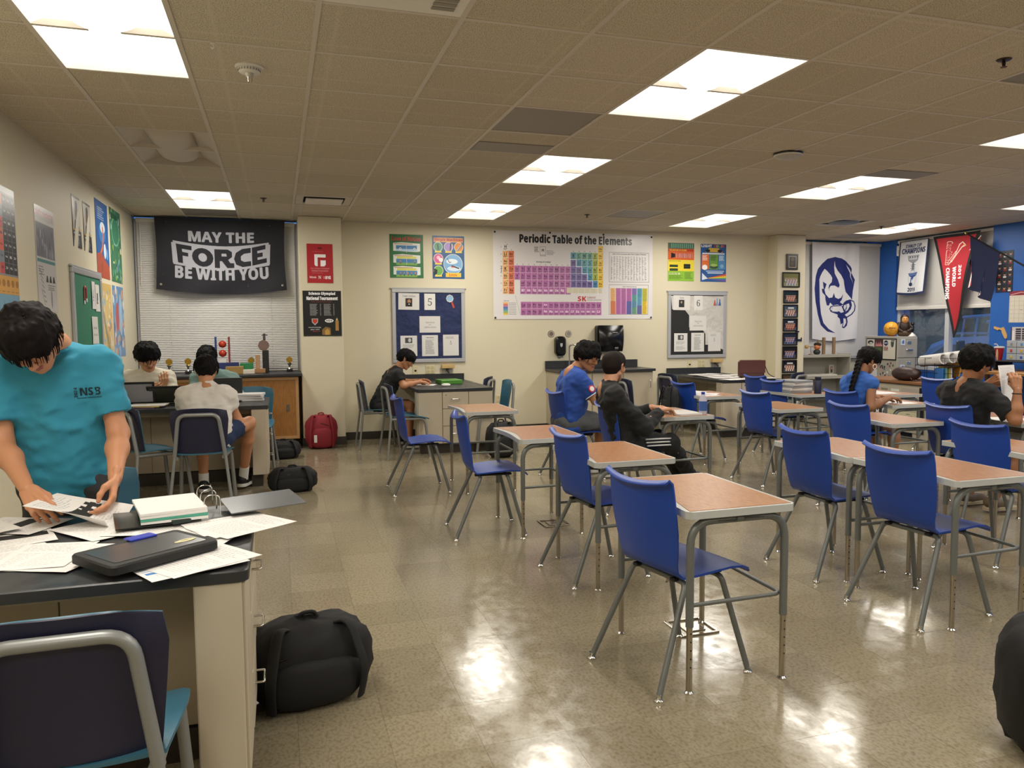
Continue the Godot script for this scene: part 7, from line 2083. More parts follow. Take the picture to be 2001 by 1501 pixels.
# a hand at wrist w: fingers towards d, palm facing pn, thumb on side t; curl of each finger joint in radians
func hand(s: BodySkin, w: Vector3, d: Vector3, pn: Vector3, right: bool, curls: Array, thumb := 0.5, sc := 1.0, spread := 0.06) -> void:
	d = d.normalized()
	pn = (pn - d * pn.dot(d)).normalized()
	var t := d.cross(pn) * (1.0 if right else -1.0)
	var f := Flesh.new(0.0032 * sc, 0.008)
	var P := func(x: float, y: float, z: float) -> Vector3: return w + (t * x + d * y + pn * z) * sc
	f.bone(P.call(0, -0.03, 0), P.call(0, 0.01, 0), 0.025 * sc, 0.025 * sc, pn, 1.35)
	var heads := [0.030, 0.010, -0.011, -0.030]
	var tops := [0.086, 0.090, 0.085, 0.076]
	var lens := [[0.040, 0.025, 0.020], [0.045, 0.028, 0.021], [0.041, 0.026, 0.020], [0.032, 0.019, 0.018]]
	for k in 4:
		var base: Vector3 = P.call(heads[k], tops[k], 0)
		f.bone(P.call(heads[k] * 0.55, 0.008, 0), base, 0.0145 * sc, 0.0112 * sc)
		var a: float = curls[k] * 0.8
		var side: float = (1.5 - k) * spread
		var p := base
		for j in 3:
			var dir := (d * cos(a) + pn * sin(a) + t * side * cos(a)).normalized()
			var q: Vector3 = p + dir * lens[k][j] * sc
			f.bone(p, q, (0.0098 - 0.0011 * j) * sc * (0.9 if k == 3 else 1.0), (0.0088 - 0.0011 * j) * sc * (0.9 if k == 3 else 1.0))
			p = q
			a += curls[k] * (0.9 if j == 0 else 0.6)
	var p0: Vector3 = P.call(0.020, 0.022, 0.004)
	var p1: Vector3 = P.call(0.044 - 0.010 * thumb, 0.054, 0.012 + 0.024 * thumb)
	var p2: Vector3 = P.call(0.050 - 0.022 * thumb, 0.084, 0.018 + 0.032 * thumb)
	var p3: Vector3 = P.call(0.047 - 0.026 * thumb, 0.108, 0.022 + 0.030 * thumb)
	f.bone(p0, p1, 0.0165 * sc, 0.0125 * sc).bone(p1, p2, 0.0115 * sc, 0.0100 * sc).bone(p2, p3, 0.0100 * sc, 0.0078 * sc)
	f.add_to(s)

# head at c with axes B (x to its left, y up, z towards the face); adds skin to s, returns features and hair as parts of o
func head(s: BodySkin, o: Node3D, c: Vector3, B: Basis, sc: float, hair: String, hair_mat: Material, seed_: int, neck: Vector3, cell := 0.0052) -> void:
	var f := Flesh.new(cell, 0.016 * sc)
	var P := func(x: float, y: float, z: float) -> Vector3: return c + B * (V(x, y, z) * sc)
	f.bone(P.call(0, 0.034, -0.030), P.call(0, 0.040, 0.018), 0.077 * sc, 0.074 * sc)
	f.bone(P.call(0, 0.01, 0.028), P.call(0, -0.055, 0.036), 0.064 * sc, 0.047 * sc)
	f.bone(P.call(0, -0.078, 0.062), P.call(0, -0.090, 0.068), 0.023 * sc, 0.018 * sc)
	for x in [-1, 1]:
		f.bone(P.call(x * 0.048, -0.045, 0.0), P.call(x * 0.020, -0.086, 0.055), 0.022 * sc, 0.018 * sc)
		f.bone(P.call(x * 0.042, -0.016, 0.060), P.call(x * 0.036, -0.024, 0.070), 0.022 * sc, 0.018 * sc)
	f.bone(P.call(0, -0.03, -0.02), neck, 0.052 * sc, 0.056 * sc)
	f.add_to(s)
	# finer features on a grid of their own
	var g := Flesh.new(0.0030 * sc, 0.008 * sc)
	g.bone(P.call(0, 0.014, 0.080), P.call(0, -0.024, 0.106), 0.0085 * sc, 0.0120 * sc)
	for x in [-1, 1]:
		g.bone(P.call(x * 0.010, -0.027, 0.094), P.call(x * 0.013, -0.028, 0.090), 0.0090 * sc, 0.0085 * sc)
		g.bone(P.call(x * 0.012, 0.026, 0.085), P.call(x * 0.040, 0.022, 0.072), 0.0085 * sc, 0.0085 * sc)
		g.bone(P.call(x * 0.077, 0.012, -0.012), P.call(x * 0.074, -0.026, -0.004), 0.016 * sc, 0.010 * sc, B.x, 2.2)
		g.bone(P.call(x * 0.079, 0.030, -0.010), P.call(x * 0.083, 0.016, -0.026), 0.0060 * sc, 0.0060 * sc).bone(P.call(x * 0.083, 0.016, -0.026), P.call(x * 0.077, -0.020, -0.014), 0.0060 * sc, 0.0060 * sc)
	g.bone(P.call(0, -0.040, 0.080), P.call(0, -0.050, 0.083), 0.010 * sc, 0.010 * sc)
	g.add_to(s)
	var lip := BodySkin.new()
	Flesh.new(0.0026 * sc, 0.004).bone(P.call(-0.018, -0.0555, 0.080), P.call(0, -0.0535, 0.089), 0.0042 * sc, 0.0060 * sc).bone(P.call(0.018, -0.0555, 0.080), P.call(0, -0.0535, 0.089), 0.0042 * sc, 0.0060 * sc).bone(P.call(-0.014, -0.062, 0.080), P.call(0.014, -0.062, 0.080), 0.0060 * sc, 0.0060 * sc).bone(P.call(0, -0.062, 0.083), P.call(0, -0.0625, 0.086), 0.006 * sc, 0.006 * sc).add_to(lip)
	part("lips", lip.mesh(), M.lips, o)
	for x in [-1, 1]:
		var e := part("eye", G.new().ball(P.call(x * 0.031, 0.004, 0.0745), 0.0112 * sc, 12).done(), M.eye_white, o)
		part("iris", G.new().ball(P.call(x * 0.031, 0.003, 0.0805), V(0.0062, 0.0062, 0.0056) * sc, 10, B).done(), M.iris, e)
		part("eyelid", G.new().tube([P.call(x * 0.017, 0.007, 0.083), P.call(x * 0.031, 0.0125, 0.086), P.call(x * 0.045, 0.007, 0.077)], 0.0040 * sc, 6).done(), M.lid, o)
		part("eyebrow", G.new().tube([P.call(x * 0.014, 0.025, 0.092), P.call(x * 0.030, 0.030, 0.089), P.call(x * 0.047, 0.024, 0.076)], [0.0040 * sc, 0.0042 * sc, 0.0022 * sc], 6).done(), hair_mat, o)
	# hair
	var hs := BodySkin.new()
	var h := Flesh.new(cell, 0.02 * sc)
	var big := hair != "buzz"
	var ex := 0.020 if hair == "mop" else 0.016 if big else 0.0055
	h.bone(P.call(0, 0.038, -0.032), P.call(0, 0.046, 0.016), (0.077 + ex) * sc, (0.074 + ex) * sc)
	h.bone(P.call(0, 0.0, -0.045), P.call(0, -0.045, -0.040), (0.064 + ex) * sc, (0.048 + ex * 0.6) * sc)
	if hair == "mop":
		var r2 := RandomNumberGenerator.new()
		r2.seed = seed_
		for i in 16:
			var a := TAU * i / 16.0
			h.bone(P.call(0.055 * cos(a), 0.09 + 0.02 * r2.randf(), 0.06 * sin(a)), P.call(0.088 * cos(a), 0.035 + 0.02 * r2.randf(), 0.092 * sin(a) - 0.005), 0.030 * sc, 0.020 * sc)
	# clear the face and the neck
	h.bone(P.call(0, -0.055, 0.115), P.call(0, -0.14, 0.10), (0.092 if hair != "mop" else 0.082) * sc, 0.10 * sc, V(0, 0, 0), 1.0, [], true)
	h.bone(P.call(-0.12, -0.07, 0.052), P.call(0.12, -0.07, 0.052), 0.062 * sc, 0.062 * sc, V(0, 0, 0), 1.0, [], true)
	if hair == "buzz": h.bone(P.call(-0.02, 0.02, 0.125), P.call(0.02, 0.02, 0.125), 0.062 * sc, 0.062 * sc, V(0, 0, 0), 1.0, [], true)
	h.bone(P.call(-0.1, -0.135, -0.06), P.call(0.1, -0.135, -0.06), 0.075 * sc, 0.075 * sc, V(0, 0, 0), 1.0, [], true)
	h.add_to(hs, 0.010 * sc if big else 0.001, 26.0, seed_, V(1, 0.6, 1))
	part("hair", hs.mesh(), hair_mat, o)
	if big:   # loose strands over the crown and fringe
		var r3 := RandomNumberGenerator.new()
		r3.seed = seed_ + 9
		var st := G.new()
		for i in (260 if cell < 0.0045 else 110):
			var th := r3.randf() * TAU
			var ph := r3.randf_range(0.15, 1.35)
			var path := []
			var rr := []
			for j in 5:
				var q := ph - 0.18 * j
				var lift := 1.0 + 0.02 * j
				path.append(P.call(cos(q) * cos(th + 0.05 * j) * (0.080 + ex) * lift, 0.042 + sin(q) * (0.078 + ex) - 0.006 * j, -0.008 + cos(q) * sin(th + 0.05 * j) * (0.098 + ex) * lift))
				rr.append((0.0042 - 0.0008 * j) * sc)
			st.tube(path, rr, 4, false)
		part("hair_strands", st.done(), hair_mat, o).set_meta("kind", "stuff")

func shoe(o: Node3D, heel: Vector3, toe: Vector3, upper: Material, sole: Material) -> void:
	var s := BodySkin.new()
	var d := (toe - heel).normalized()
	Flesh.new(0.008, 0.03).bone(heel + V(0, 0.055, 0), heel + V(0, 0.03, 0) + d * 0.03, 0.042, 0.040).bone(heel + V(0, 0.04, 0) + d * 0.05, toe + V(0, 0.03, 0) - d * 0.03, 0.042, 0.036).add_to(s)
	var m := part("shoe", s.mesh(), upper, o)
	var b := Basis.looking_at(-V(d.x, 0, d.z).normalized(), Vector3.UP)
	part("sole", G.new().prism(rounded(0.088, (toe - heel).length() + 0.085, 0.042, 5), 0.026, Transform3D(b * rx(-90), (heel + toe) / 2 + V(0, -0.008, 0)), 0.004).done(), sole, m)

# joints in metres: P pelvis, C mid shoulders, N neck base, H head centre, face (direction), up; pairs are [right, left]
func person(d: Dictionary) -> Node3D:
	var o := thing("person", Vector3.ZERO, 0.0, d.label, "person", "students in the classroom")
	var sc: float = d.get("s", 1.0)
	var skin := mat(C(d.get("skin", "c08a68")), 0.5)
	skin.subsurf_scatter_enabled = true
	skin.subsurf_scatter_strength = 0.06
	var hm := mat(C(d.get("hair_c", "0d0b0c")), 0.75, 0.0, 0.3)
	var cell: float = d.get("cell", 0.014)
	var Pv: Vector3 = d.P; var Cv: Vector3 = d.C; var Nv: Vector3 = d.N; var Hv: Vector3 = d.H
	var S: Array = d.S; var E: Array = d.E; var Wr: Array = d.W; var K: Array = d.K; var A: Array = d.A
	var lat: Vector3 = (S[1] - S[0]).normalized()
	var up: Vector3 = (Cv - Pv).normalized()
	var hipl: Vector3 = d.get("hips", lat)
	var front := lat.cross(up)
	var w: float = d.get("w", 1.0) * sc
	# skin
	var s := BodySkin.new()
	var f := Flesh.new(cell, 0.03)
	f.bone(Pv, Cv, 0.09 * w, 0.08 * w)
	f.bone(Cv, Nv, 0.06 * sc, 0.052 * sc)
	var hip := [Pv - hipl * 0.085 * w, Pv + hipl * 0.085 * w]
	for i in 2:
		f.bone(Cv, S[i], 0.05 * sc, 0.045 * sc)
		f.bone(S[i], E[i], 0.047 * sc, 0.037 * sc)
		f.bone(E[i], E[i].lerp(Wr[i], 0.35), 0.037 * sc, 0.039 * sc)
		f.bone(E[i].lerp(Wr[i], 0.35), Wr[i], 0.039 * sc, 0.0255 * sc)
		f.bone(hip[i], K[i], 0.075 * w, 0.052 * sc)
		f.bone(K[i], K[i].lerp(A[i], 0.3), 0.050 * sc, 0.052 * sc)
		f.bone(K[i].lerp(A[i], 0.3), A[i], 0.052 * sc, 0.034 * sc)
	f.add_to(s)
	var fz: Vector3 = d.face.normalized()
	var fx: Vector3 = (d.get("up", Vector3.UP) as Vector3).cross(fz).normalized()
	head(s, o, Hv, Basis(fx, fz.cross(fx), fz), sc * d.get("hs", 1.0), d.get("hair", "crop"), hm, d.get("seed", 3), Nv + (Hv - Nv) * 0.1, d.get("hc", 0.0056))
	for i in 2:
		var hd: Array = d.hands[i]
		hand(s, Wr[i], hd[0], hd[1], i == 0, hd[2], hd[3], sc * 0.98)
	part("body", s.mesh(), skin, o)
	# shirt
	var cm := mat(C(d.shirt), 0.85)
	cm.rim_enabled = true
	cm.rim = 0.3
	var q := BodySkin.new()
	var t := Flesh.new(cell * 0.9, 0.05)
	var hem: Array = [Pv + up * d.get("hem", -0.10), -up]
	for i in 2:
		var sg := -1.0 if i == 0 else 1.0
		t.bone(Cv + lat * sg * 0.085 * w - up * 0.09, Pv + hipl * sg * 0.070 * w + up * (0.05 + d.get("hem", -0.10)), 0.104 * w, 0.112 * w, front, 1.08, hem)
		t.bone(Cv.lerp(S[i], 0.2), S[i] - up * 0.012, 0.070 * sc, 0.062 * sc)
		t.bone(S[i] + up * 0.004, Nv - up * 0.035, 0.044 * sc, 0.052 * sc)
		var sl: float = d.get("sleeve", 0.55)
		if sl > 0.0:
			var tip: Vector3 = S[i].lerp(E[i], minf(sl, 1.0))
			var dir: Vector3 = (E[i] - S[i]).normalized()
			var full := sl > 1.5
			t.bone(S[i], tip, 0.066 * sc, (0.058 if full else 0.066) * sc, V(0, 0, 0), 1.0, [] if full else [tip, dir])
			if full: t.bone(E[i], E[i].lerp(Wr[i], 0.94), 0.056 * sc, 0.042 * sc, V(0, 0, 0), 1.0, [E[i].lerp(Wr[i], 0.94), (Wr[i] - E[i]).normalized()])
	t.bone(Cv - up * 0.1 + front * 0.02, Pv + front * d.get("belly", 0.02), 0.10 * w, 0.11 * w, V(0, 0, 0), 1.0, hem)
	t.add_to(q, d.get("wrinkle", 0.016), 7.5, d.get("seed", 3) + 20, V(1.0, 1.6, 1.0))
	var shirt := part("shirt", q.mesh(), cm, o)
	part("collar", G.new().tube(ring_path(Nv - up * 0.012 + front * 0.004, 0.060 * sc, Basis(lat, -front, up)), 0.0085 * sc, 6).done(), cm if not d.has("collar") else mat(C(d.collar), 0.8), shirt)
	# trousers
	var pm := mat(C(d.get("pants", "2a2b2e")), 0.85)
	q = BodySkin.new()
	var lg := Flesh.new(cell, 0.04)
	lg.bone(hip[0] - up * 0.03, hip[1] - up * 0.03, 0.098 * w, 0.098 * w)
	for i in 2:
		var cutf: float = d.get("leg", 2.0)
		if cutf <= 1.0:
			var tip: Vector3 = hip[i].lerp(K[i], cutf)
			lg.bone(hip[i], tip, 0.094 * w, 0.080 * sc, V(0, 0, 0), 1.0, [tip, (K[i] - hip[i]).normalized()])
		else:
			lg.bone(hip[i], K[i], 0.092 * w, 0.068 * sc)
			lg.bone(K[i], A[i], 0.066 * sc, 0.056 * sc, V(0, 0, 0), 1.0, [A[i], (A[i] - K[i]).normalized()])
	lg.add_to(q, 0.014, 8.0, d.get("seed", 3) + 40)
	part("trousers" if d.get("leg", 2.0) > 1.0 else "shorts", q.mesh(), pm, o)
	var up_m := mat(C(d.get("shoe", "17171a")), 0.6)
	for i in 2:
		var fd: Vector3 = d.feet[i].normalized()
		var heel: Vector3 = V(A[i].x, A[i].y - 0.065, A[i].z) - fd * 0.03
		shoe(o, heel, heel + fd * 0.20, up_m, mat(C(d.get("sole", "d8d6d0")), 0.5))
		if d.has("sock"): part("sock", G.new().tube([A[i] + V(0, -0.02, 0), A[i].lerp(K[i], 0.22)], [0.042 * sc, 0.043 * sc], 12).done(), mat(C(d.sock), 0.9), o)
	return o

func build_people() -> void:
	M.lips = mat(C("9a5a50"), 0.5)
	M.eye_white = mat(C("cfc8c0"), 0.3)
	M.iris = mat(C("120c0a"), 0.2)
	M.lid = mat(C("8a5c46"), 0.5)
	var loose := [0.25, 0.28, 0.32, 0.36]
	var grip := [0.75, 0.8, 0.85, 0.9]
	# the boy standing at the near island
	var p := person({label = "boy in a teal T-shirt standing bent over the near island, sorting papers", s = 1.0, skin = "c48a66", hair_c = "120c0b", hair = "mop", seed = 5, cell = 0.011, hc = 0.0042,
		P = V(-0.82, 0.86, -3.50), C = V(-0.84, 1.315, -3.43), N = V(-0.815, 1.385, -3.40), H = V(-0.865, 1.405, -3.27), face = V(0.05, -0.80, 0.60), up = V(-0.15, 0.6, 0.8),
		S = [V(-1.005, 1.305, -3.42), V(-0.675, 1.305, -3.42)], E = [V(-1.01, 1.02, -3.37), V(-0.615, 1.035, -3.39)], W = [V(-0.875, 0.872, -3.155), V(-0.598, 0.886, -3.20)],
		hands = [[V(0.55, -0.48, 0.70), V(0.45, -0.75, -0.25), [0.35, 0.42, 0.48, 0.52], 0.75], [V(-0.05, -0.80, 0.55), V(-0.85, -0.1, 0.35), [0.5, 0.6, 0.65, 0.7], 0.8]],
		K = [V(-0.92, 0.47, -3.50), V(-0.72, 0.47, -3.50)], A = [V(-0.93, 0.085, -3.56), V(-0.71, 0.085, -3.56)], feet = [V(-0.1, 0, 1), V(0.1, 0, 1)],
		shirt = "2f8ba8", pants = "37373a", sleeve = 0.72, hem = -0.07, w = 0.98, wrinkle = 0.020, shoe = "2a2a2e"})
	var dk := mat(C("10262e"), 0.8)
	chest_print(p, V(-0.705, 1.20, -3.30), dk)
	# the boy in white who looks at his phone
	person({label = "boy in a white T-shirt facing the camera and looking down at his phone", s = 1.08, skin = "c9956f", seed = 11, hair = "mop", hs = 1.05,
		P = V(-1.24, 0.56, -8.50), C = V(-1.24, 0.985, -8.48), N = V(-1.24, 1.045, -8.46), H = V(-1.235, 1.165, -8.40), face = V(0.35, -0.45, 0.85), up = V(0, 0.9, 0.3),
		S = [V(-1.41, 0.965, -8.47), V(-1.07, 0.965, -8.47)], E = [V(-1.45, 0.74, -8.35), V(-1.02, 0.74, -8.36)], W = [V(-1.22, 0.86, -8.18), V(-1.08, 0.88, -8.20)],
		hands = [[V(0.7, 0.1, 0.3), V(0, 0.4, -0.8), grip, 0.7], [V(0.1, 0.55, 0.2), V(-0.3, 0.3, -0.8), grip, 0.7]],
		K = [V(-1.34, 0.52, -8.05), V(-1.14, 0.52, -8.05)], A = [V(-1.34, 0.085, -8.08), V(-1.14, 0.085, -8.08)], feet = [V(0, 0, 1), V(0, 0, 1)], shirt = "ddd6c4", pants = "2a2c34"})
	person({label = "boy in a grey green sweater, mostly hidden behind the boy in white who faces away", s = 1.0, skin = "bd8862", seed = 13,
		P = V(-0.56, 0.56, -8.50), C = V(-0.62, 0.965, -8.48), N = V(-0.64, 1.025, -8.46), H = V(-0.69, 1.145, -8.42), face = V(0.0, -0.55, 0.8), up = V(0, 0.8, 0.5),
		S = [V(-0.79, 0.945, -8.47), V(-0.46, 0.93, -8.47)], E = [V(-0.84, 0.76, -8.30), V(-0.40, 0.76, -8.32)], W = [V(-0.74, 0.80, -8.12), V(-0.55, 0.80, -8.12)],
		hands = [[V(0.3, -0.1, 0.9), V(0, -1, 0), loose, 0.3], [V(-0.3, -0.1, 0.9), V(0, -1, 0), loose, 0.3]],
		K = [V(-0.68, 0.52, -8.05), V(-0.48, 0.52, -8.05)], A = [V(-0.68, 0.085, -8.1), V(-0.48, 0.085, -8.1)], feet = [V(0, 0, 1), V(0, 0, 1)], shirt = "6f8a84", pants = "25262a", sleeve = 2.0})
	person({label = "boy in a white T-shirt and navy shorts seated with his back to the camera", s = 1.0, skin = "bd8560", seed = 17,
		P = V(-0.58, 0.55, -6.84), C = V(-0.585, 0.925, -6.96), N = V(-0.59, 0.985, -6.985), H = V(-0.585, 1.095, -7.03), face = V(0.05, -0.35, -0.95), up = V(0, 1, -0.3),
		S = [V(-0.415, 0.885, -6.95), V(-0.75, 0.89, -6.95)], E = [V(-0.36, 0.69, -7.02), V(-0.80, 0.72, -7.10)], W = [V(-0.42, 0.73, -7.22), V(-0.68, 0.79, -7.28)],
		hands = [[V(-0.4, 0.1, -0.9), V(0, -1, 0), loose, 0.3], [V(0.4, 0.0, -0.9), V(0, -1, 0), loose, 0.3]],
		K = [V(-0.255, 0.635, -7.05), V(-0.66, 0.50, -7.28)], A = [V(-0.335, 0.10, -7.36), V(-0.66, 0.085, -7.30)], feet = [V(0.35, 0, -0.9), V(0, 0, -1)], shirt = "d8d2ca", pants = "1f3050", leg = 0.66, sock = "e0ded8", w = 1.02, wrinkle = 0.018})
	person({label = "boy in black with striped sleeves writing at the island under the navy board", s = 0.98, skin = "b57d58", seed = 19, hs = 1.0,
		P = V(1.16, 0.54, -9.40), C = V(1.335, 0.905, -9.40), N = V(1.385, 0.955, -9.40), H = V(1.475, 1.06, -9.39), face = V(0.80, -0.55, 0.15), up = V(0.5, 0.85, 0),
		S = [V(1.36, 0.875, -9.23), V(1.36, 0.875, -9.57)], E = [V(1.41, 0.755, -9.17), V(1.43, 0.76, -9.60)], W = [V(1.615, 0.795, -9.24), V(1.63, 0.795, -9.46)],
		hands = [[V(0.95, -0.1, -0.2), V(0, -1, -0.1), [0.4, 0.5, 0.55, 0.6], 0.7], [V(0.9, 0.05, 0.3), V(0, -0.8, 0.4), loose, 0.5]],
		K = [V(1.50, 0.51, -9.26), V(1.50, 0.51, -9.50)], A = [V(1.47, 0.085, -9.16), V(1.47, 0.085, -9.52)], feet = [V(1, 0, 0.1), V(1, 0, 0)], shirt = "111113", pants = "242428", leg = 0.72})
	person({label = "boy in a royal blue polo shirt turning his head to the camera", s = 1.06, skin = "a9744f", seed = 23, hair = "mop", hs = 1.06, hair_c = "0b090a",
		P = V(2.62, 0.56, -6.87), C = V(2.685, 0.985, -6.87), N = V(2.71, 1.05, -6.86), H = V(2.795, 1.155, -6.80), face = V(0.42, -0.22, 0.85), up = V(0.15, 1, 0.2),
		S = [V(2.675, 0.965, -6.68), V(2.71, 0.965, -7.06)], E = [V(2.80, 0.76, -6.61), V(2.86, 0.76, -7.10)], W = [V(3.03, 0.765, -6.72), V(3.08, 0.77, -6.98)],
		hands = [[V(1, 0, -0.1), V(0, -1, 0), loose, 0.3], [V(1, 0, 0.1), V(0, -1, 0), loose, 0.3]],
		K = [V(3.04, 0.52, -6.76), V(3.04, 0.52, -6.98)], A = [V(2.96, 0.085, -6.74), V(2.96, 0.085, -7.0)], feet = [V(1, 0, 0), V(1, 0, 0)], shirt = "1f4596", pants = "55575a", sleeve = 0.75, w = 1.18, belly = 0.05, collar = "c8d2e2", leg = 0.8})
	person({label = "boy in a black sweatshirt and striped track trousers, short cropped hair, legs stretched out", s = 1.04, skin = "c08c6c", seed = 29, hair = "buzz", hair_c = "1d1512", cell = 0.013, hc = 0.0048,
		P = V(2.62, 0.53, -5.57), C = V(2.475, 0.945, -5.58), N = V(2.485, 1.005, -5.58), H = V(2.535, 1.125, -5.61), face = V(0.80, -0.12, -0.58), up = V(0.05, 1, 0),
		S = [V(2.44, 0.915, -5.39), V(2.54, 0.915, -5.77)], E = [V(2.675, 0.665, -5.34), V(2.76, 0.70, -5.86)], W = [V(2.865, 0.785, -5.46), V(2.95, 0.775, -5.76)],
		hands = [[V(0.9, 0.05, -0.25), V(0.1, -1, 0), [0.45, 0.5, 0.55, 0.6], 0.6], [V(0.9, 0, 0.3), V(0, -1, 0), loose, 0.3]],
		K = [V(3.02, 0.50, -5.58), V(3.05, 0.50, -5.85)], A = [V(3.44, 0.13, -5.98), V(3.42, 0.12, -6.16)], feet = [V(0.75, 0.1, -0.5), V(0.75, 0.05, -0.5)], shirt = "0f0f11", pants = "131315", sleeve = 2.0, w = 1.06, sole = "dcdad4", wrinkle = 0.02})
	track_stripes()
	var girl := person({label = "girl in a blue tank top with a long black braid, writing at her desk", s = 0.98, skin = "9a6a48", seed = 31, hs = 0.98, hair_c = "0d0a0b",
		P = V(5.08, 0.54, -5.92), C = V(5.155, 0.945, -5.91), N = V(5.185, 1.005, -5.91), H = V(5.265, 1.115, -5.90), face = V(0.85, -0.50, 0.12), up = V(0.45, 0.9, 0),
		S = [V(5.17, 0.915, -5.745), V(5.17, 0.905, -6.075)], E = [V(5.115, 0.70, -5.70), V(5.20, 0.70, -6.14)], W = [V(5.385, 0.775, -5.755), V(5.45, 0.765, -6.05)],
		hands = [[V(0.95, -0.08, -0.1), V(0.05, -1, 0), [0.4, 0.42, 0.45, 0.5], 0.5], [V(0.95, 0, 0.3), V(0, -1, 0), loose, 0.3]],
		K = [V(5.50, 0.51, -5.80), V(5.50, 0.51, -6.02)], A = [V(5.46, 0.085, -5.79), V(5.46, 0.085, -6.05)], feet = [V(1, 0, 0), V(1, 0, 0)], shirt = "2a5aa8", pants = "16161a", sleeve = 0.0, w = 0.86, leg = 0.6, tank = 1})
	braid(girl)
	person({label = "boy in a black T-shirt with his back to the camera, holding up a paper", s = 1.02, skin = "a36f4c", seed = 37, hs = 1.05, hair_c = "0c0a0a", cell = 0.013, hc = 0.0048, hair = "mop",
		P = V(4.99, 0.55, -4.58), C = V(5.015, 0.965, -4.58), N = V(5.03, 1.03, -4.57), H = V(5.06, 1.15, -4.55), face = V(0.93, -0.28, -0.05), up = V(0.25, 1, 0),
		S = [V(5.01, 0.925, -4.385), V(5.035, 0.925, -4.775)], E = [V(5.055, 0.755, -4.195), V(5.21, 0.78, -4.80)], W = [V(5.085, 0.975, -4.215), V(5.16, 1.0, -4.52)],
		hands = [[V(0.05, 0.95, -0.25), V(0.6, 0, -0.8), grip, 0.8], [V(0.1, 0.45, 0.8), V(0.9, -0.3, 0.1), grip, 0.8]],
		K = [V(5.39, 0.46, -4.45), V(5.40, 0.50, -4.72)], A = [V(5.22, 0.09, -4.50), V(5.24, 0.085, -4.74)], feet = [V(1, 0, 0.1), V(1, 0, 0)], shirt = "0e0e10", pants = "1a1a1e", sleeve = 0.78, w = 1.06, leg = 0.62, shoe = "6a5a44", sole = "b8a88a"})
	people_extras()

# letters printed on the teal shirt, laid onto the cloth
func chest_print(o: Node3D, at: Vector3, m: Material) -> void:
	var shirt: MeshInstance3D = o.get_node("shirt")
	var vs: PackedVector3Array = shirt.mesh.surface_get_arrays(0)[Mesh.ARRAY_VERTEX]
	var near := []
	for p in vs:
		if absf(p.x - at.x) < 0.11 and absf(p.y - at.y) < 0.09 and p.z > -3.42: near.append(p)
	var depth := func(x: float, y: float) -> float:
		var sum := 0.0; var ws := 0.0
		for p in near:
			var d: float = (p.x - x) * (p.x - x) + (p.y - y) * (p.y - y)
			var w: float = 1.0 / (d * d + 1e-9)
			sum += p.z * w; ws += w
		return sum / ws if ws > 0.0 else at.z
	for k in [["NSB", 0.008, 0.008, 0.074, 0.030, 0.0], ["2024", -0.043, 0.004, 0.040, 0.011, PI / 2], ["national science bowl", 0.004, -0.016, 0.086, 0.006, 0.0]]:
		var g: Array = Pt.glyphs(k[0], "bold")
		var t: PackedVector2Array = g[0]
		var sz: Vector2 = g[2] - g[1]
		var mid: Vector2 = (g[1] + g[2]) / 2
		var sh := G.new().flat()
		for i in range(0, t.size() - 2, 3):
			var q := []
			for j in 3:
				var a := (t[i + j] - mid) * Vector2(k[3] / sz.x, -k[4] / sz.y)
				a = a.rotated(k[5])
				a.y += 0.06 * a.x
				var x: float = at.x + k[1] + a.x; var y: float = at.y + k[2] + a.y
				q.append(V(x, y, depth.call(x, y) + 0.0016))
			if (q[1] - q[0]).cross(q[2] - q[0]).z > 0: sh.tri(q[0], q[1], q[2])
			else: sh.tri(q[0], q[2], q[1])
		part("shirt_print", sh.done(), m, shirt)

func track_stripes() -> void:
	var o := get_node("person_006")
	var tr: MeshInstance3D = o.get_node("trousers")
	var w := mat(C("c8c8c8"), 0.8)
	for k in 3:
		var up := V(0.0, 0.036 - 0.026 * k, 0.0)
		var path := []
		for p in [[V(2.74, 0.53, -5.475), 0.084], [V(2.88, 0.525, -5.50), 0.078], [V(3.02, 0.51, -5.575), 0.069], [V(3.16, 0.385, -5.70), 0.066], [V(3.30, 0.26, -5.85), 0.062], [V(3.42, 0.155, -5.955), 0.060]]:
			path.append(p[0] + V(-0.25, 0.0, 0.97).normalized() * (p[1] * 0.97) + up + V(-0.3, 0, 0) * up.y)
		part("stripe", G.new().tube(path, 0.0062, 6, true, 1.0).done(), w, tr)

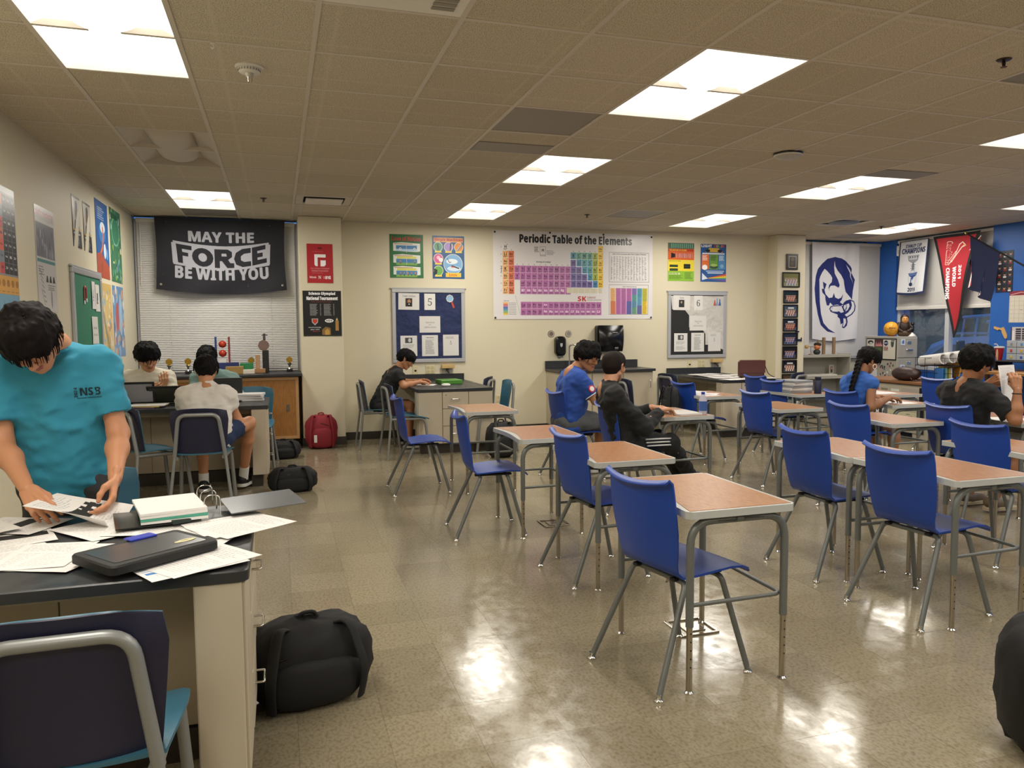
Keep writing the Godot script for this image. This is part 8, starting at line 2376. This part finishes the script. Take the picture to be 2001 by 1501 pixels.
func braid(o: Node3D) -> void:
	var hm := mat(C("0d0a0b"), 0.75, 0.0, 0.3)
	var g := G.new()
	var pts := [V(5.195, 1.155, -5.90), V(5.145, 1.10, -5.885), V(5.105, 1.03, -5.865), V(5.062, 0.95, -5.85), V(5.025, 0.86, -5.84), V(5.005, 0.77, -5.835), V(5.0, 0.68, -5.835)]
	for strand in 3:
		var path := []; var rr := []
		for i in 49:
			var t := i / 48.0 * (pts.size() - 1)
			var a := mini(int(t), pts.size() - 2)
			var p: Vector3 = (pts[a] as Vector3).lerp(pts[a + 1], t - a)
			var ph := i * 0.55 + TAU * strand / 3
			var r := 0.026 * (1.0 - 0.5 * i / 48.0)
			path.append(p + V(0.4 * cos(ph) * r, 0.0, sin(ph) * r * 0.9) + V(-0.6, 0.2, 0.3) * (0.4 * r * sin(2 * ph)))
			rr.append(0.021 * (1.0 - 0.6 * i / 48.0))
		g.tube(path, rr, 7)
	part("braid", g.done(), hm, o)
	part("bun", blob(V(0.05, 0.05, 0.05), 2.0, 0.15, 4.0, 2, 16), hm, o, V(5.205, 1.155, -5.90))
	for s in [-1, 1]:
		part("earring", G.new().tube(ring_path(V(5.262, 1.062, -5.90 + s * 0.083), 0.021, Basis(V(1, 0, 0), V(0, 1, 0), V(0, 0, 1))), 0.004, 6).done(), mat(C("e8ded0"), 0.3), o)
		part("shirt_strap", G.new().tube([V(5.155, 0.88, -5.91 + s * 0.125), V(5.115, 0.925, -5.91 + s * 0.11), V(5.145, 0.992, -5.91 + s * 0.085), V(5.20, 0.985, -5.91 + s * 0.09), V(5.255, 0.91, -5.91 + s * 0.10)], 0.006, 6).done(), mat(C("ded4d4"), 0.7), o)

func people_extras() -> void:
	# badge on the polo sleeve, stripes on the writer's sleeves, wristband, pencil and paper in hand
	var o := get_node("person_005")
	var b := V(2.748, 0.875, -6.57)
	part("sleeve_badge", G.new().lathe([Vector2(0, 0.003), Vector2(0.034, 0.002), Vector2(0.036, -0.004)], 20, b, Basis.looking_at(V(-0.15, -0.25, -1), Vector3.UP) * rx(90)).done(), mat(C("b0283a"), 0.7), o)
	part("badge_ring", G.new().lathe([Vector2(0, 0.0055), Vector2(0.022, 0.005), Vector2(0.024, 0.002)], 20, b, Basis.looking_at(V(-0.15, -0.25, -1), Vector3.UP) * rx(90)).done(), mat(C("e4dcdc"), 0.7), o)
	part("cuff_trim", G.new().tube(ring_path(V(2.770, 0.808, -6.627), 0.068, Basis.looking_at(V(0.5, -0.82, 0.28), Vector3.RIGHT)), 0.005, 6).done(), mat(C("dfe3ea"), 0.7), o)
	o = get_node("person_008")
	part("wristband", G.new().tube(ring_path(V(5.08, 0.945, -4.213), 0.030, Basis.looking_at(V(0.05, 0.95, -0.05), Vector3.RIGHT)), 0.004, 6).done(), M.black, o)
